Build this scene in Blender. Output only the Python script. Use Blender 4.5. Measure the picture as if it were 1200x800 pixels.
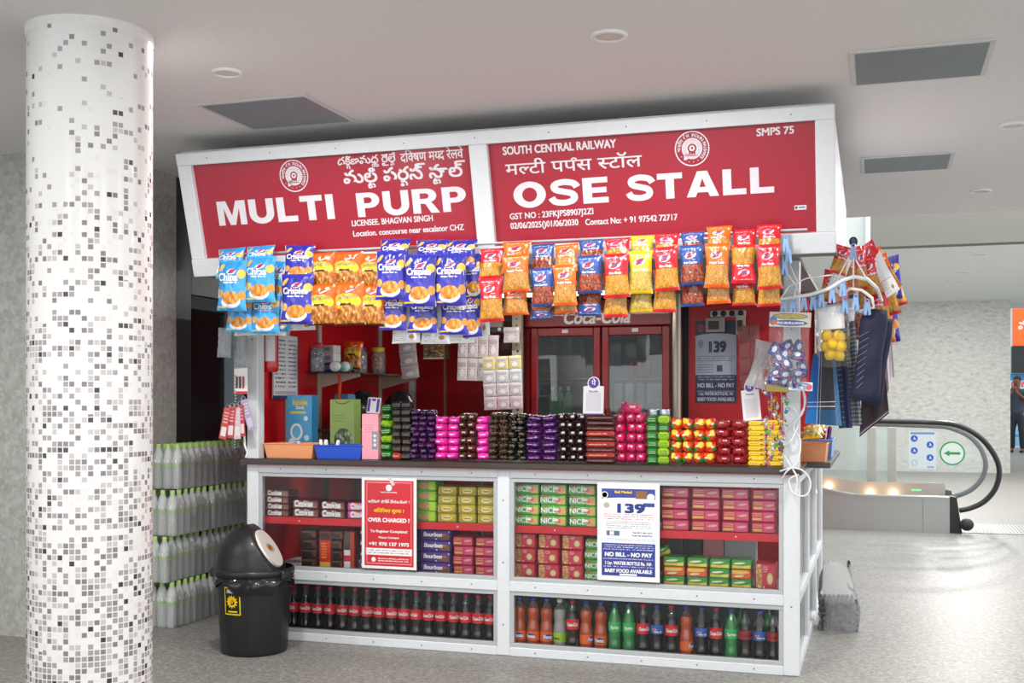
import bpy, math, random
import numpy as np
from mathutils import Vector, Matrix
from mathutils.geometry import tessellate_polygon
random.seed(7)
SC = bpy.context.scene
for _o in list(bpy.data.objects):
    bpy.data.objects.remove(_o)
C = SC.collection
PI = math.pi

# ---------------------------------------------------------------- camera
F = 1340.0                       # focal length in pixels of the 1200 px wide frame
TH = math.atan(430 / F)          # the camera is turned a little to the stall's side
S_, C_ = math.sin(TH), math.cos(TH)
EYE = 1.3
HOR = 468.0                      # the horizon's row
cam = bpy.data.cameras.new('camera')
cam.sensor_width = 36.0
cam.lens = F / 1200 * 36.0
cam.shift_y = (HOR - 400) / 1200
cam.clip_start = 0.05
camo = bpy.data.objects.new('camera', cam)
C.objects.link(camo)
camo.location = (0, 0, EYE)
camo.rotation_euler = (PI / 2, 0, TH)
SC.camera = camo

# ---------------------------------------------------------------- light
SC.view_settings.view_transform = 'Standard'
SC.view_settings.look = 'None'
SC.view_settings.gamma = 1
SC.view_settings.use_curve_mapping = False
SC.view_settings.exposure = -0.5
world = bpy.data.worlds.new('daylight')
SC.world = world
world.use_nodes = True
_bg = world.node_tree.nodes['Background']
_bg.inputs[0].default_value = (0.93, 0.97, 1.0, 1)
_bg.inputs[1].default_value = 2.25

def area(name, loc, rot, sx, sy, power, col=(1, 1, 1)):
    l = bpy.data.lights.new(name, 'AREA')
    l.shape = 'RECTANGLE'; l.size = sx; l.size_y = sy; l.energy = power; l.color = col
    o = bpy.data.objects.new(name, l); C.objects.link(o)
    o.location = loc; o.rotation_euler = rot
    return o
# daylight through the glazed entrance behind the photographer
area('entrance_daylight', (-1.0, -4.5, 1.6), (math.radians(95), 0, 0), 9, 2.6, 25, (1, 0.98, 0.96))
# daylight from the skylit hall beyond the stall
area('hall_daylight', (3.0, 13.5, 5.2), (0, 0, 0), 8, 7, 800, (0.97, 1, 1))

area('far_fill', (4.5, 28.5, 4.5), (0, 0, 0), 8, 7, 420, (0.97, 1, 1))  # unseen fill lamp added to brighten the dim far end of the hall

# ---------------------------------------------------------------- pixel to place
def _d(px, py):
    a = (px - 600) / F
    return (-S_ + a * C_, C_ + a * S_, (HOR - py) / F)
def onY(px, py, Y):
    v = _d(px, py); t = Y / v[1]
    return Vector((v[0] * t, Y, EYE + v[2] * t))
def onX(px, py, X):
    v = _d(px, py); t = X / v[0]
    return Vector((X, v[1] * t, EYE + v[2] * t))
def onZ(px, py, Z):
    v = _d(px, py); t = (Z - EYE) / v[2]
    return Vector((v[0] * t, v[1] * t, Z))

# ---------------------------------------------------------------- materials
def lin(h):
    if isinstance(h, (tuple, list)):
        return tuple(h)[:3] + (1,)
    h = h.lstrip('#')
    r = [int(h[i:i + 2], 16) / 255 for i in (0, 2, 4)]
    return tuple((x / 12.92 if x <= 0.04045 else ((x + 0.055) / 1.055) ** 2.4) for x in r) + (1,)

_mats = {}
def mat(h, rough=0.5, metal=0.0, coat=0.0, emit=0.0, name=None, bump=0.0, bscale=40.0):
    key = (h, rough, metal, coat, emit, bump, bscale)
    if key in _mats:
        return _mats[key]
    m = bpy.data.materials.new(name or 'mat_%s' % str(h).strip('#'))
    m.use_nodes = True
    nt = m.node_tree; b = nt.nodes['Principled BSDF']
    c = lin(h)
    # procedural: a faint mottling of the base colour
    no = nt.nodes.new('ShaderNodeTexNoise'); no.inputs['Scale'].default_value = bscale
    tc = nt.nodes.new('ShaderNodeTexCoord'); nt.links.new(tc.outputs['Object'], no.inputs['Vector'])
    mx = nt.nodes.new('ShaderNodeMix'); mx.data_type = 'RGBA'
    mx.inputs[6].default_value = tuple(x * 0.95 for x in c[:3]) + (1,)
    mx.inputs[7].default_value = tuple(min(1, x * 1.05) for x in c[:3]) + (1,)
    nt.links.new(no.outputs[0], mx.inputs[0]); nt.links.new(mx.outputs[2], b.inputs['Base Color'])
    b.inputs['Roughness'].default_value = rough
    b.inputs['Metallic'].default_value = metal
    b.inputs['Coat Weight'].default_value = coat
    if bump:
        bp = nt.nodes.new('ShaderNodeBump'); bp.inputs['Strength'].default_value = bump; bp.inputs['Distance'].default_value = 0.01
        nt.links.new(no.outputs[0], bp.inputs['Height']); nt.links.new(bp.outputs[0], b.inputs['Normal'])
    if emit:
        b.inputs['Emission Color'].default_value = c
        b.inputs['Emission Strength'].default_value = emit
    _mats[key] = m
    return m

def film(name, col, clear, rough=0.08, ior=1.45, bump=0.0, bscale=60.0):
    """Thin clear plastic or pane: mostly see-through, a little body colour, and a reflecting surface."""
    if name in _mats:
        return _mats[name]
    m = bpy.data.materials.new(name); m.use_nodes = True
    nt = m.node_tree; nt.nodes.clear()
    out = nt.nodes.new('ShaderNodeOutputMaterial')
    tr = nt.nodes.new('ShaderNodeBsdfTransparent'); df = nt.nodes.new('ShaderNodeBsdfDiffuse'); gl = nt.nodes.new('ShaderNodeBsdfGlossy')
    df.inputs[0].default_value = lin(col); gl.inputs['Roughness'].default_value = rough
    m1 = nt.nodes.new('ShaderNodeMixShader'); m1.inputs[0].default_value = clear
    nt.links.new(df.outputs[0], m1.inputs[1]); nt.links.new(tr.outputs[0], m1.inputs[2])
    fr = nt.nodes.new('ShaderNodeFresnel'); fr.inputs[0].default_value = ior
    m2 = nt.nodes.new('ShaderNodeMixShader')
    nt.links.new(fr.outputs[0], m2.inputs[0]); nt.links.new(m1.outputs[0], m2.inputs[1]); nt.links.new(gl.outputs[0], m2.inputs[2])
    nt.links.new(m2.outputs[0], out.inputs[0])
    if bump:
        tc = nt.nodes.new('ShaderNodeTexCoord'); no = nt.nodes.new('ShaderNodeTexNoise'); no.inputs['Scale'].default_value = bscale
        bp = nt.nodes.new('ShaderNodeBump'); bp.inputs['Strength'].default_value = bump; bp.inputs['Distance'].default_value = 0.02
        nt.links.new(tc.outputs['Object'], no.inputs[0]); nt.links.new(no.outputs[0], bp.inputs['Height'])
        for n in (df, gl, fr):
            nt.links.new(bp.outputs[0], n.inputs['Normal'])
    _mats[name] = m
    return m

class NT:
    """Small shorthand for shader node trees."""
    def __init__(self, name, rough=0.4, coat=0.0, metal=0.0):
        self.m = bpy.data.materials.new(name); self.m.use_nodes = True
        self.nt = self.m.node_tree; self.b = self.nt.nodes['Principled BSDF']
        self.b.inputs['Roughness'].default_value = rough; self.b.inputs['Coat Weight'].default_value = coat
        self.b.inputs['Metallic'].default_value = metal
    def n(self, t): return self.nt.nodes.new(t)
    def l(self, a, b): self.nt.links.new(a, b)
    def val(self, sock, x):
        if isinstance(x, (int, float)): sock.default_value = x
        elif isinstance(x, tuple): sock.default_value = x
        else: self.l(x, sock)
    def math(self, op, a, b=None, c=None):
        n = self.n('ShaderNodeMath'); n.operation = op
        for i, x in enumerate((a, b, c)):
            if x is not None: self.val(n.inputs[i], x)
        return n.outputs[0]
    def mix(self, f, a, b):
        n = self.n('ShaderNodeMix'); n.data_type = 'RGBA'
        self.val(n.inputs[0], f)
        for i, x in ((6, a), (7, b)):
            self.val(n.inputs[i], lin(x) if isinstance(x, str) else x)
        return n.outputs[2]
    def noise(self, vec, scale, detail=2.0, rough=0.5):
        n = self.n('ShaderNodeTexNoise'); n.inputs['Scale'].default_value = scale
        n.inputs['Detail'].default_value = detail; n.inputs['Roughness'].default_value = rough
        if vec is not None: self.l(vec, n.inputs['Vector'])
        return n.outputs[0]
    def ramp(self, f, stops):
        n = self.n('ShaderNodeValToRGB'); el = n.color_ramp.elements
        while len(el) > len(stops): el.remove(el[-1])
        while len(el) < len(stops): el.new(0.5)
        for e, (p, h) in zip(el, stops):
            e.position = p; e.color = lin(h)
        self.l(f, n.inputs[0]); return n.outputs[0]
    def color(self, s): self.val(self.b.inputs['Base Color'], s)
    def bump(self, h, strength=0.2, dist=0.01):
        n = self.n('ShaderNodeBump'); n.inputs['Strength'].default_value = strength; n.inputs['Distance'].default_value = dist
        self.l(h, n.inputs['Height']); self.l(n.outputs[0], self.b.inputs['Normal'])

_designs = {}
def design(name, base, shapes, rough=0.3, coat=0.3, bump=0.0, metal=0.0):
    """A printed face: shapes laid out in the part's own UV square (0..1, left to right, bottom to top)."""
    if name in _designs:
        return _designs[name]
    t = NT(name, rough, coat, metal)
    tc = t.n('ShaderNodeTexCoord'); sep = t.n('ShaderNodeSeparateXYZ'); t.l(tc.outputs['UV'], sep.inputs[0])
    U, V = sep.outputs[0], sep.outputs[1]
    col = None
    cur = lin(base)
    def rect(u0, v0, u1, v1):
        a = t.math('LESS_THAN', t.math('ABSOLUTE', t.math('SUBTRACT', U, (u0 + u1) / 2)), (u1 - u0) / 2)
        b = t.math('LESS_THAN', t.math('ABSOLUTE', t.math('SUBTRACT', V, (v0 + v1) / 2)), (v1 - v0) / 2)
        return t.math('MULTIPLY', a, b)
    def ell(cu, cv, ru, rv, ang=0):
        du = t.math('SUBTRACT', U, cu); dv = t.math('SUBTRACT', V, cv)
        if ang:
            ca, sa = math.cos(ang), math.sin(ang)
            du, dv = (t.math('ADD', t.math('MULTIPLY', du, ca), t.math('MULTIPLY', dv, sa)),
                      t.math('SUBTRACT', t.math('MULTIPLY', dv, ca), t.math('MULTIPLY', du, sa)))
        a = t.math('POWER', t.math('ABSOLUTE', t.math('DIVIDE', du, ru)), 2.0)
        b = t.math('POWER', t.math('ABSOLUTE', t.math('DIVIDE', dv, rv)), 2.0)
        return t.math('LESS_THAN', t.math('ADD', a, b), 1.0)
    def vor(scale, su=1.0, sv=1.0):
        mp = t.n('ShaderNodeMapping'); mp.inputs['Scale'].default_value = (su, sv, 1)
        t.l(tc.outputs['UV'], mp.inputs[0])
        v = t.n('ShaderNodeTexVoronoi'); v.inputs['Scale'].default_value = scale; t.l(mp.outputs[0], v.inputs['Vector'])
        return v
    for s in shapes:
        k = s[0]
        if k == 'r':
            cur = t.mix(rect(*s[1:5]), cur, s[5])
        elif k == 'e':
            cur = t.mix(ell(*s[1:5], *(s[6:7])), cur, s[5])
        elif k in ('nr', 'ne'):      # a picture or window full of pieces: cells between three colours
            m = rect(*s[1:5]) if k == 'nr' else ell(*s[1:5])
            v = vor(s[8], 1.0, s[9] if len(s) > 9 else 1.4)
            sp = t.n('ShaderNodeSeparateColor'); t.l(v.outputs['Color'], sp.inputs[0])
            cc = t.ramp(sp.outputs[0], [(0.0, s[5]), (0.5, s[6]), (1.0, s[7])])
            cc = t.mix(t.math('MULTIPLY', t.math('POWER', v.outputs['Distance'], 1.5), 1.2), cc, s[5])
            cur = t.mix(m, cur, cc)
        elif k == 'w':               # strings of pieces (noodles, rings)
            m = rect(*s[1:5])
            nz = t.noise(tc.outputs['UV'], s[8], 1.0)
            w = t.math('FRACT', t.math('MULTIPLY', nz, 9.0))
            cur = t.mix(m, cur, t.ramp(w, [(0.0, s[5]), (0.35, s[6]), (0.6, s[7]), (1.0, s[5])]))
        elif k == 's':               # rows of small print
            m = rect(*s[1:5])
            rows = s[6]; gap = s[7] if len(s) > 7 else 0.5
            fv = t.math('FRACT', t.math('MULTIPLY', t.math('SUBTRACT', V, s[2]), rows / (s[4] - s[2])))
            on = t.math('LESS_THAN', t.math('ABSOLUTE', t.math('SUBTRACT', fv, 0.5)), gap / 2)
            mp = t.n('ShaderNodeMapping'); mp.inputs['Scale'].default_value = (60, rows / (s[4] - s[2]) * 0.9, 1)
            t.l(tc.outputs['UV'], mp.inputs[0])
            nz = t.noise(mp.outputs[0], 1.0, 0.0)
            on = t.math('MULTIPLY', on, t.math('GREATER_THAN', nz, 0.45))
            cur = t.mix(t.math('MULTIPLY', on, m), cur, s[5])
        elif k == 'g':               # printed colour change from bottom to top inside a box
            f = t.math('DIVIDE', t.math('SUBTRACT', V, s[2]), s[4] - s[2])
            cur = t.mix(rect(*s[1:5]), cur, t.ramp(f, [(0.0, s[5]), (1.0, s[6])]))
    t.color(cur)
    if bump:
        t.bump(t.noise(tc.outputs['UV'], 9.0 if bump < .6 else 7.0, 4.0), bump, 0.01 if bump < .6 else 0.02)
    _designs[name] = t.m
    return t.m

# ---------------------------------------------------------------- lettering
_glyph = {}
_fonts = {}
def _font(kind):
    if kind in _fonts:
        return _fonts[kind]
    f = None
    _fonts[kind] = f
    return f

def _splines(s, kind):
    cu = bpy.data.curves.new('glyph', 'FONT'); cu.body = s; cu.size = 1
    f = _font(kind)
    if f is not None:
        cu.font = f
    o = bpy.data.objects.new('glyph', cu); C.objects.link(o)
    dg = bpy.context.evaluated_depsgraph_get()
    cc = o.evaluated_get(dg).to_curve(dg)
    out = []
    for sp in cc.splines:
        pts = []
        if sp.type == 'BEZIER':
            b = sp.bezier_points; n = len(b)
            for i in range(n):
                p0, p1 = b[i], b[(i + 1) % n]
                a, h1, h2, e = p0.co, p0.handle_right, p1.handle_left, p1.co
                straight = (h1 - a).cross(e - a).length < 1e-5 and (h2 - a).cross(e - a).length < 1e-5
                for k in range(1 if straight else 4):
                    t = k / 4
                    q = a * (1 - t) ** 3 + h1 * 3 * t * (1 - t) ** 2 + h2 * 3 * t * t * (1 - t) + e * t ** 3
                    pts.append((q.x, q.y))
        else:
            pts = [(p.co.x, p.co.y) for p in sp.points]
        if len(pts) > 2:
            out.append(pts)
    o.evaluated_get(dg).to_curve_clear()
    bpy.data.objects.remove(o); bpy.data.curves.remove(cu)
    return out

def _area(p):
    return sum(p[i - 1][0] * p[i][1] - p[i][0] * p[i - 1][1] for i in range(len(p))) / 2
def _inside(q, p):
    r = False
    for i in range(len(p)):
        (x0, y0), (x1, y1) = p[i - 1], p[i]
        if (y0 > q[1]) != (y1 > q[1]) and q[0] < (x1 - x0) * (q[1] - y0) / (y1 - y0) + x0:
            r = not r
    return r
def _fill(loops):
    """2D loops with holes -> verts, tris; outers may overlap one another."""
    if not loops:
        return [], []
    ar = [_area(p) for p in loops]
    big = max(range(len(loops)), key=lambda i: abs(ar[i]))
    sg = 1 if ar[big] > 0 else -1
    outs = [i for i in range(len(loops)) if ar[i] * sg > 0]
    V, T = [], []
    for i in outs:
        grp = [loops[i]]
        for j in range(len(loops)):
            if ar[j] * sg < 0 and _inside(loops[j][0], loops[i]):
                own = min((k for k in outs if _inside(loops[j][0], loops[k])), key=lambda k: abs(ar[k]))
                if own == i:
                    grp.append(loops[j])
        flat = [q for g in grp for q in g]
        b = len(V)
        try:
            tr = tessellate_polygon([[Vector((x, y, 0)) for x, y in g] for g in grp])
        except Exception:
            continue
        V += flat
        for a_, b_, c_ in tr:
            (x0, y0), (x1, y1), (x2, y2) = flat[a_], flat[b_], flat[c_]
            if (x1 - x0) * (y2 - y0) - (x2 - x0) * (y1 - y0) < 0:
                b_, c_ = c_, b_
            T.append((b + a_, b + b_, b + c_))
    return V, T

def _arc(cx, cy, rx, ry, a0, a1, n=10):
    return [(cx + rx * math.cos(math.radians(a0 + (a1 - a0) * i / n)), cy + ry * math.sin(math.radians(a0 + (a1 - a0) * i / n))) for i in range(n + 1)]
def _stroke(pts, w):
    P = []
    for i in range(len(pts) - 1):          # round the path off
        p0, p1, p2, p3 = [Vector(pts[min(max(k, 0), len(pts) - 1)]) for k in (i - 1, i, i + 1, i + 2)]
        for k in range(5):
            t = k / 5
            P.append(0.5 * (2 * p1 + (p2 - p0) * t + (2 * p0 - 5 * p1 + 4 * p2 - p3) * t * t + (3 * p1 - p0 - 3 * p2 + p3) * t ** 3))
    P.append(Vector(pts[-1]))
    L, R = [], []
    for i, p in enumerate(P):
        d = P[min(i + 1, len(P) - 1)] - P[max(i - 1, 0)]; d.normalize()
        n = Vector((-d.y, d.x)) * w / 2
        L.append(tuple(p + n)); R.append(tuple(p - n))
    return L + R[::-1]
BLOCK = {   # heavy sign capitals, one unit high
    'M': (1.14, [[(0, 0), (0, 1), (.37, 1), (.57, .38), (.77, 1), (1.14, 1), (1.14, 0), (.88, 0), (.88, .70), (.68, 0), (.46, 0), (.26, .70), (.26, 0)]]),
    'U': (.98, [[(0, 1), (.29, 1)] + _arc(.49, .42, .2, .2, 180, 360) + [(.69, 1), (.98, 1)] + _arc(.49, .40, .49, .42, 0, -180)]),
    'L': (.78, [[(0, 0), (0, 1), (.29, 1), (.29, .23), (.78, .23), (.78, 0)]]),
    'T': (.86, [[(0, 1), (.86, 1), (.86, .77), (.575, .77), (.575, 0), (.285, 0), (.285, .77), (0, .77)]]),
    'I': (.29, [[(0, 0), (0, 1), (.29, 1), (.29, 0)]]),
    'P': (.88, [[(0, 0), (0, 1)] + _arc(.5, .68, .38, .32, 90, -90) + [(.29, .36), (.29, 0)], [(.29, .56)] + _arc(.46, .68, .13, .12, -90, 90) + [(.29, .80)]]),
    'R': (.98, [[(0, 0), (0, 1)] + _arc(.53, .71, .38, .29, 90, -65) + [(.78, .34), (.99, 0), (.67, 0), (.47, .38), (.29, .40), (.29, 0)], [(.29, .59)] + _arc(.49, .70, .13, .11, -90, 90) + [(.29, .81)]]),
    'O': (1.06, [_arc(.53, .5, .53, .52, 0, 350, 35), _arc(.53, .5, .24, .28, 350, 0, 35)]),
    'S': (.92, [_stroke([(.88, .68), (.76, .84), (.46, .905), (.20, .84), (.145, .71), (.23, .60), (.46, .525), (.70, .44), (.775, .30), (.70, .16), (.45, .095), (.16, .15), (.04, .32)], .235)]),
    'E': (.80, [[(0, 0), (0, 1), (.79, 1), (.79, .78), (.29, .78), (.29, .61), (.75, .61), (.75, .40), (.29, .40), (.29, .22), (.80, .22), (.80, 0)]]),
    'A': (1.1, [[(0, 0), (.38, 1), (.72, 1), (1.1, 0), (.79, 0), (.73, .17), (.37, .17), (.31, 0)], [(.655, .38), (.55, .72), (.445, .38)]]),
}
_bar = {}
def glyph(ch, kind):
    key = (ch, kind)
    if key in _glyph:
        return _glyph[key]
    if kind == 'block':
        w, loops = BLOCK[ch]
        _glyph[key] = (loops, _fill(loops), w)
        return _glyph[key]
    if kind not in _bar:
        sp = _splines('|', kind)
        _bar[kind] = min(x for p in sp for x, y in p)
    sp = _splines(ch + '|', kind)
    adv = min(x for x, y in sp[-1]) - _bar[kind]
    _glyph[key] = (sp[:-1], _fill(sp[:-1]), adv)
    return _glyph[key]

def _clip(loops, xmax):
    out = []
    for p in loops:
        q = []
        for i in range(len(p)):
            a, b = p[i - 1], p[i]
            ia, ib = a[0] <= xmax, b[0] <= xmax
            if ia != ib:
                t = (xmax - a[0]) / (b[0] - a[0]); q.append((xmax, a[1] + t * (b[1] - a[1])))
            if ib:
                q.append(b)
        if len(q) > 2:
            out.append(q)
    return out

def text2d(s, size=1.0, bold=0.0, stretch=1.0, kind='sans', space=0.0, align='l', slant=0.0):
    """Flat lettering. <x> draws the half form of x, _x hangs a small x below the letter before, ^ sets the hook of r above it.
    Returns verts, tris, width; bold lays shifted copies over one another."""
    V, T = [], []
    pen = 0.0; prev = 0.0; i = 0
    def put(v, t, dx, dy, sc=1.0):
        b = len(V)
        V.extend((dx + x * sc, dy + y * sc, (i % 3) * 4e-5) for x, y in v)
        T.extend((b + p, b + q, b + r) for p, q, r in t)
    while i < len(s):
        ch = s[i]
        if ch == '<' and '>' in s[i:]:
            lp, _f, adv = glyph(s[i + 1], kind)
            xm = max(x for p in lp for x, y in p) - (0.14 if s[i + 1] == 'य' else 0.20)
            v, t = _fill(_clip(lp, xm))
            put(v, t, pen, 0); prev = pen; pen += xm - 0.01; i += 3; continue
        if ch == '_':
            lp, (v, t), adv = glyph(s[i + 1], kind)
            xc = (min(x for x, y in v) + max(x for x, y in v)) / 2
            put(v, t, (prev + pen) / 2 + 0.02 - xc * 0.5, -0.34, 0.5); i += 2; continue
        if ch == '^':
            pts = [(pen - 0.16 + 0.13 * math.cos(a), 0.72 + 0.11 * math.sin(a)) for a in np.linspace(-0.2, PI, 9)]
            pin = [(pen - 0.16 + 0.07 * math.cos(a), 0.72 + 0.055 * math.sin(a)) for a in np.linspace(PI, -0.2, 9)]
            v, t = _fill([pts + pin]); put(v, t, 0.06, -0.06); i += 1; continue
        lp, (v, t), adv = glyph(ch, kind)
        put(v, t, pen, 0)
        if adv > 0.05:
            prev = pen
        pen += adv + (space if adv > 0.05 else 0)
        i += 1
    P = [((x + slant * y) * size * stretch, y * size, e) for x, y, e in V]
    W = pen * size * stretch
    off = {'l': 0, 'c': -W / 2, 'r': -W}[align]
    P = [(x + off, y, e) for x, y, e in P]
    if bold:
        d = bold * size
        n = len(P); Q = []; U = []
        for k, (ax, ay) in enumerate(((-d, -d * .7), (d, -d * .7), (d, d * .7), (-d, d * .7))):
            Q += [(x + ax, y + ay, e + k * 1.3e-4) for x, y, e in P]
            U += [(a + k * n, b + k * n, c + k * n) for a, b, c in T]
        P, T = Q, U
    return P, T, W

# ---------------------------------------------------------------- mesh builder
class MB:
    def __init__(self):
        self.v = []; self.f = []; self.m = []; self.uv = []; self.sm = []
    def add(self, verts, faces, m=0, uv=None, sm=False, M=None):
        b = len(self.v)
        if M is not None:
            verts = [M @ Vector(p) for p in verts]
        self.v.extend(tuple(p) for p in verts)
        for i, f in enumerate(faces):
            self.f.append(tuple(b + k for k in f)); self.m.append(m if isinstance(m, int) else m[i]); self.sm.append(sm)
            self.uv.append(uv[i] if uv is not None else None)
        return self
    def box(self, x0, y0, z0, x1, y1, z1, m=0, b=0.0, M=None, uvfront=False):
        x0, x1 = min(x0, x1), max(x0, x1); y0, y1 = min(y0, y1), max(y0, y1); z0, z1 = min(z0, z1), max(z0, z1)
        b = min(b, (x1 - x0) * .45, (y1 - y0) * .45, (z1 - z0) * .45)
        lo, hi = (x0, y0, z0), (x1, y1, z1)
        ctr = Vector(((x0 + x1) / 2, (y0 + y1) / 2, (z0 + z1) / 2))
        if b <= 0:
            V = [((x0, x1)[i & 1], (y0, y1)[i >> 1 & 1], (z0, z1)[i >> 2 & 1]) for i in range(8)]
            Fc = [(0, 2, 3, 1), (4, 5, 7, 6), (0, 1, 5, 4), (2, 6, 7, 3), (0, 4, 6, 2), (1, 3, 7, 5)]
        else:
            V = []; idx = {}
            for i in range(8):
                for ax in range(3):
                    p = [(lo, hi)[i >> k & 1][k] + (0 if k == ax else (b if not i >> k & 1 else -b)) for k in range(3)]
                    idx[i, ax] = len(V); V.append(tuple(p))
            Fc = []
            for ax in range(3):
                o1, o2 = [k for k in range(3) if k != ax]
                for sd in (0, 1):
                    base = sd << ax
                    Fc.append([idx[base, ax], idx[base | 1 << o1, ax], idx[base | 1 << o1 | 1 << o2, ax], idx[base | 1 << o2, ax]])
                for s1 in (0, 1):
                    for s2 in (0, 1):
                        i0 = s1 << o1 | s2 << o2; i1 = i0 | 1 << ax
                        Fc.append([idx[i0, o1], idx[i1, o1], idx[i1, o2], idx[i0, o2]])
            for i in range(8):
                Fc.append([idx[i, 0], idx[i, 1], idx[i, 2]])
            for k, f in enumerate(Fc):
                p = [Vector(V[q]) for q in f]
                nrm = (p[1] - p[0]).cross(p[2] - p[0])
                if nrm.dot(sum(p, Vector()) / len(p) - ctr) < 0:
                    Fc[k] = f[::-1]
        uv = None
        if uvfront:
            uv = []
            for f in Fc:
                ps = [V[q] for q in f]
                if all(abs(p[1] - y0) < 1e-7 for p in ps):
                    uv.append([((p[0] - x0) / (x1 - x0), (p[2] - z0) / (z1 - z0)) for p in ps])
                else:
                    uv.append([(0.5, -0.5)] * len(f))
        return self.add(V, Fc, m, uv, False, M)
    def tube(self, pts, r, n=8, m=0, cap=True, M=None):
        pts = [Vector(p) for p in pts]
        rs = r if isinstance(r, (list, tuple)) else [r] * len(pts)
        V = []; Fc = []; up = None
        for i, p in enumerate(pts):
            d = (pts[min(i + 1, len(pts) - 1)] - pts[max(i - 1, 0)])
            if d.length < 1e-9: d = Vector((0, 0, 1))
            d.normalize()
            if up is None:
                up = Vector((0, 0, 1)) if abs(d.z) < 0.9 else Vector((1, 0, 0))
            up = (up - d * up.dot(d))
            if up.length < 1e-6: up = d.orthogonal()
            up.normalize(); w = d.cross(up)
            for k in range(n):
                a = 2 * PI * k / n
                V.append(p + (up * math.cos(a) + w * math.sin(a)) * rs[i])
        for i in range(len(pts) - 1):
            for k in range(n):
                Fc.append((i * n + k, i * n + (k + 1) % n, (i + 1) * n + (k + 1) % n, (i + 1) * n + k))
        self.add(V, Fc, m, None, True, M)
        if cap:
            self.add(V[:n], [tuple(range(n))[::-1]], m, None, False, M)
            self.add(V[-n:], [tuple(range(n))], m, None, False, M)
        return self
    def lathe(self, prof, n=24, m=0, M=None, sm=True, uv=False, closed=True):
        """prof: (r, z) from bottom to top; m one index or one per step."""
        V = []
        for r, z in prof:
            for k in range(n):
                a = 2 * PI * k / n
                V.append((r * math.sin(a), -r * math.cos(a), z))
        Fc = []; ms = []; UV = []
        L = len(prof)
        z0, z1 = prof[0][1], prof[-1][1]
        for i in range(L - 1):
            for k in range(n):
                k2 = (k + 1) % n
                Fc.append((i * n + k, i * n + k2, (i + 1) * n + k2, (i + 1) * n + k))
                ms.append(m if isinstance(m, int) else m[i])
                u0, u1 = (k / n + .5) % 1.0, ((k / n + .5) % 1.0) + 1 / n
                UV.append([(u0, prof[i][1]), (u1, prof[i][1]), (u1, prof[i + 1][1]), (u0, prof[i + 1][1])])
        self.add(V, Fc, ms, UV if uv else None, sm, M)
        if closed:
            if prof[0][0] > 1e-6: self.add(V[:n], [tuple(range(n))[::-1]], ms[0], None, False, M)
            if prof[-1][0] > 1e-6: self.add(V[-n:], [tuple(range(n))], ms[-1], None, False, M)
        return self
    def prism(self, poly, axis, a, b, m=0, M=None):
        """poly in the two other axes (in x,y,z order), extruded along axis from a to b."""
        def pt(p, h):
            q = [p[0], p[1]]; q.insert(axis, h); return tuple(q)
        n = len(poly)
        ar = _area(poly) * (1 if axis != 1 else -1)
        V = [pt(p, a) for p in poly] + [pt(p, b) for p in poly]
        Fc = [tuple(range(n))[::-1], tuple(range(n, 2 * n))] + [(i, (i + 1) % n, n + (i + 1) % n, n + i) for i in range(n)]
        if (ar < 0) != (b < a):
            Fc = [f[::-1] for f in Fc]
        return self.add(V, Fc, m, None, False, M)
    def grid(self, fn, nu, nv, m=0, sm=True, M=None, flip=False, close=False):
        V = [fn(i / nu, j / nv) for j in range(nv + 1) for i in range(nu + 1)]
        Fc = []; UV = []
        for j in range(nv):
            for i in range(nu):
                q = [(i, j), (i + 1, j), (i + 1, j + 1), (i, j + 1)]
                if flip: q = q[::-1]
                Fc.append(tuple(b * (nu + 1) + a for a, b in q)); UV.append([(a / nu, b / nv) for a, b in q])
        return self.add(V, Fc, m, UV, sm, M)
    def sphere(self, c, r, m=0, n=12, sc=(1, 1, 1), M=None):
        k = n // 2 + 1
        prof = [(max(1e-5, math.sin(PI * i / k)) * r, -math.cos(PI * i / k) * r) for i in range(k + 1)]
        T = Matrix.Translation(c) @ Matrix.Diagonal((*sc, 1))
        return self.lathe(prof, n, m, (M @ T) if M is not None else T, True, False, False)
    def text(self, s, x, z, y, size, m=0, M=None, fn=None, **kw):
        """Lettering that stands on a face looking to -y, base line at (x, z)."""
        P, T, W = text2d(s, size, **kw)
        if fn is None:
            V = [(x + a, y - e, z + b) for a, b, e in P]
        else:
            V = [fn(x + a, z + b, e) for a, b, e in P]
        return self.add(V, T, m, None, False, M)
    def flat(self, loops, y, m=0, M=None):
        v, t = _fill(loops)
        return self.add([(a, y, b) for a, b in v], t, m, None, False, M)
    def disc(self, cx, cz, r, y, m=0, n=32, M=None, r0=0.0, rz=None):
        rz = rz or r
        p = [(cx + r * math.cos(2 * PI * k / n), cz + rz * math.sin(2 * PI * k / n)) for k in range(n)]
        if r0 <= 0:
            return self.add([(a, y, b) for a, b in p], [tuple(range(n))], m, None, False, M)
        q = [(cx + r0 * math.cos(2 * PI * k / n), cz + r0 * rz / r * math.sin(2 * PI * k / n)) for k in range(n)]
        return self.add([(a, y, b) for a, b in p + q], [(k, (k + 1) % n, n + (k + 1) % n, n + k) for k in range(n)], m, None, False, M)
    def build(self, name, mats, parent=None, loc=None, rot=None):
        me = bpy.data.meshes.new(name)
        me.from_pydata(self.v, [], self.f)
        for mm in (mats if isinstance(mats, (list, tuple)) else [mats]):
            me.materials.append(mm)
        me.polygons.foreach_set('material_index', self.m)
        me.polygons.foreach_set('use_smooth', self.sm)
        if any(u is not None for u in self.uv):
            lay = me.uv_layers.new(name='UVMap')
            k = 0
            buf = []
            for f, u in zip(self.f, self.uv):
                for i in range(len(f)):
                    buf += list(u[i]) if u is not None else [0.5, -0.5]
            lay.data.foreach_set('uv', buf)
        me.update()
        o = bpy.data.objects.new(name, me); C.objects.link(o)
        if parent is not None: o.parent = parent
        if loc is not None: o.location = loc
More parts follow.
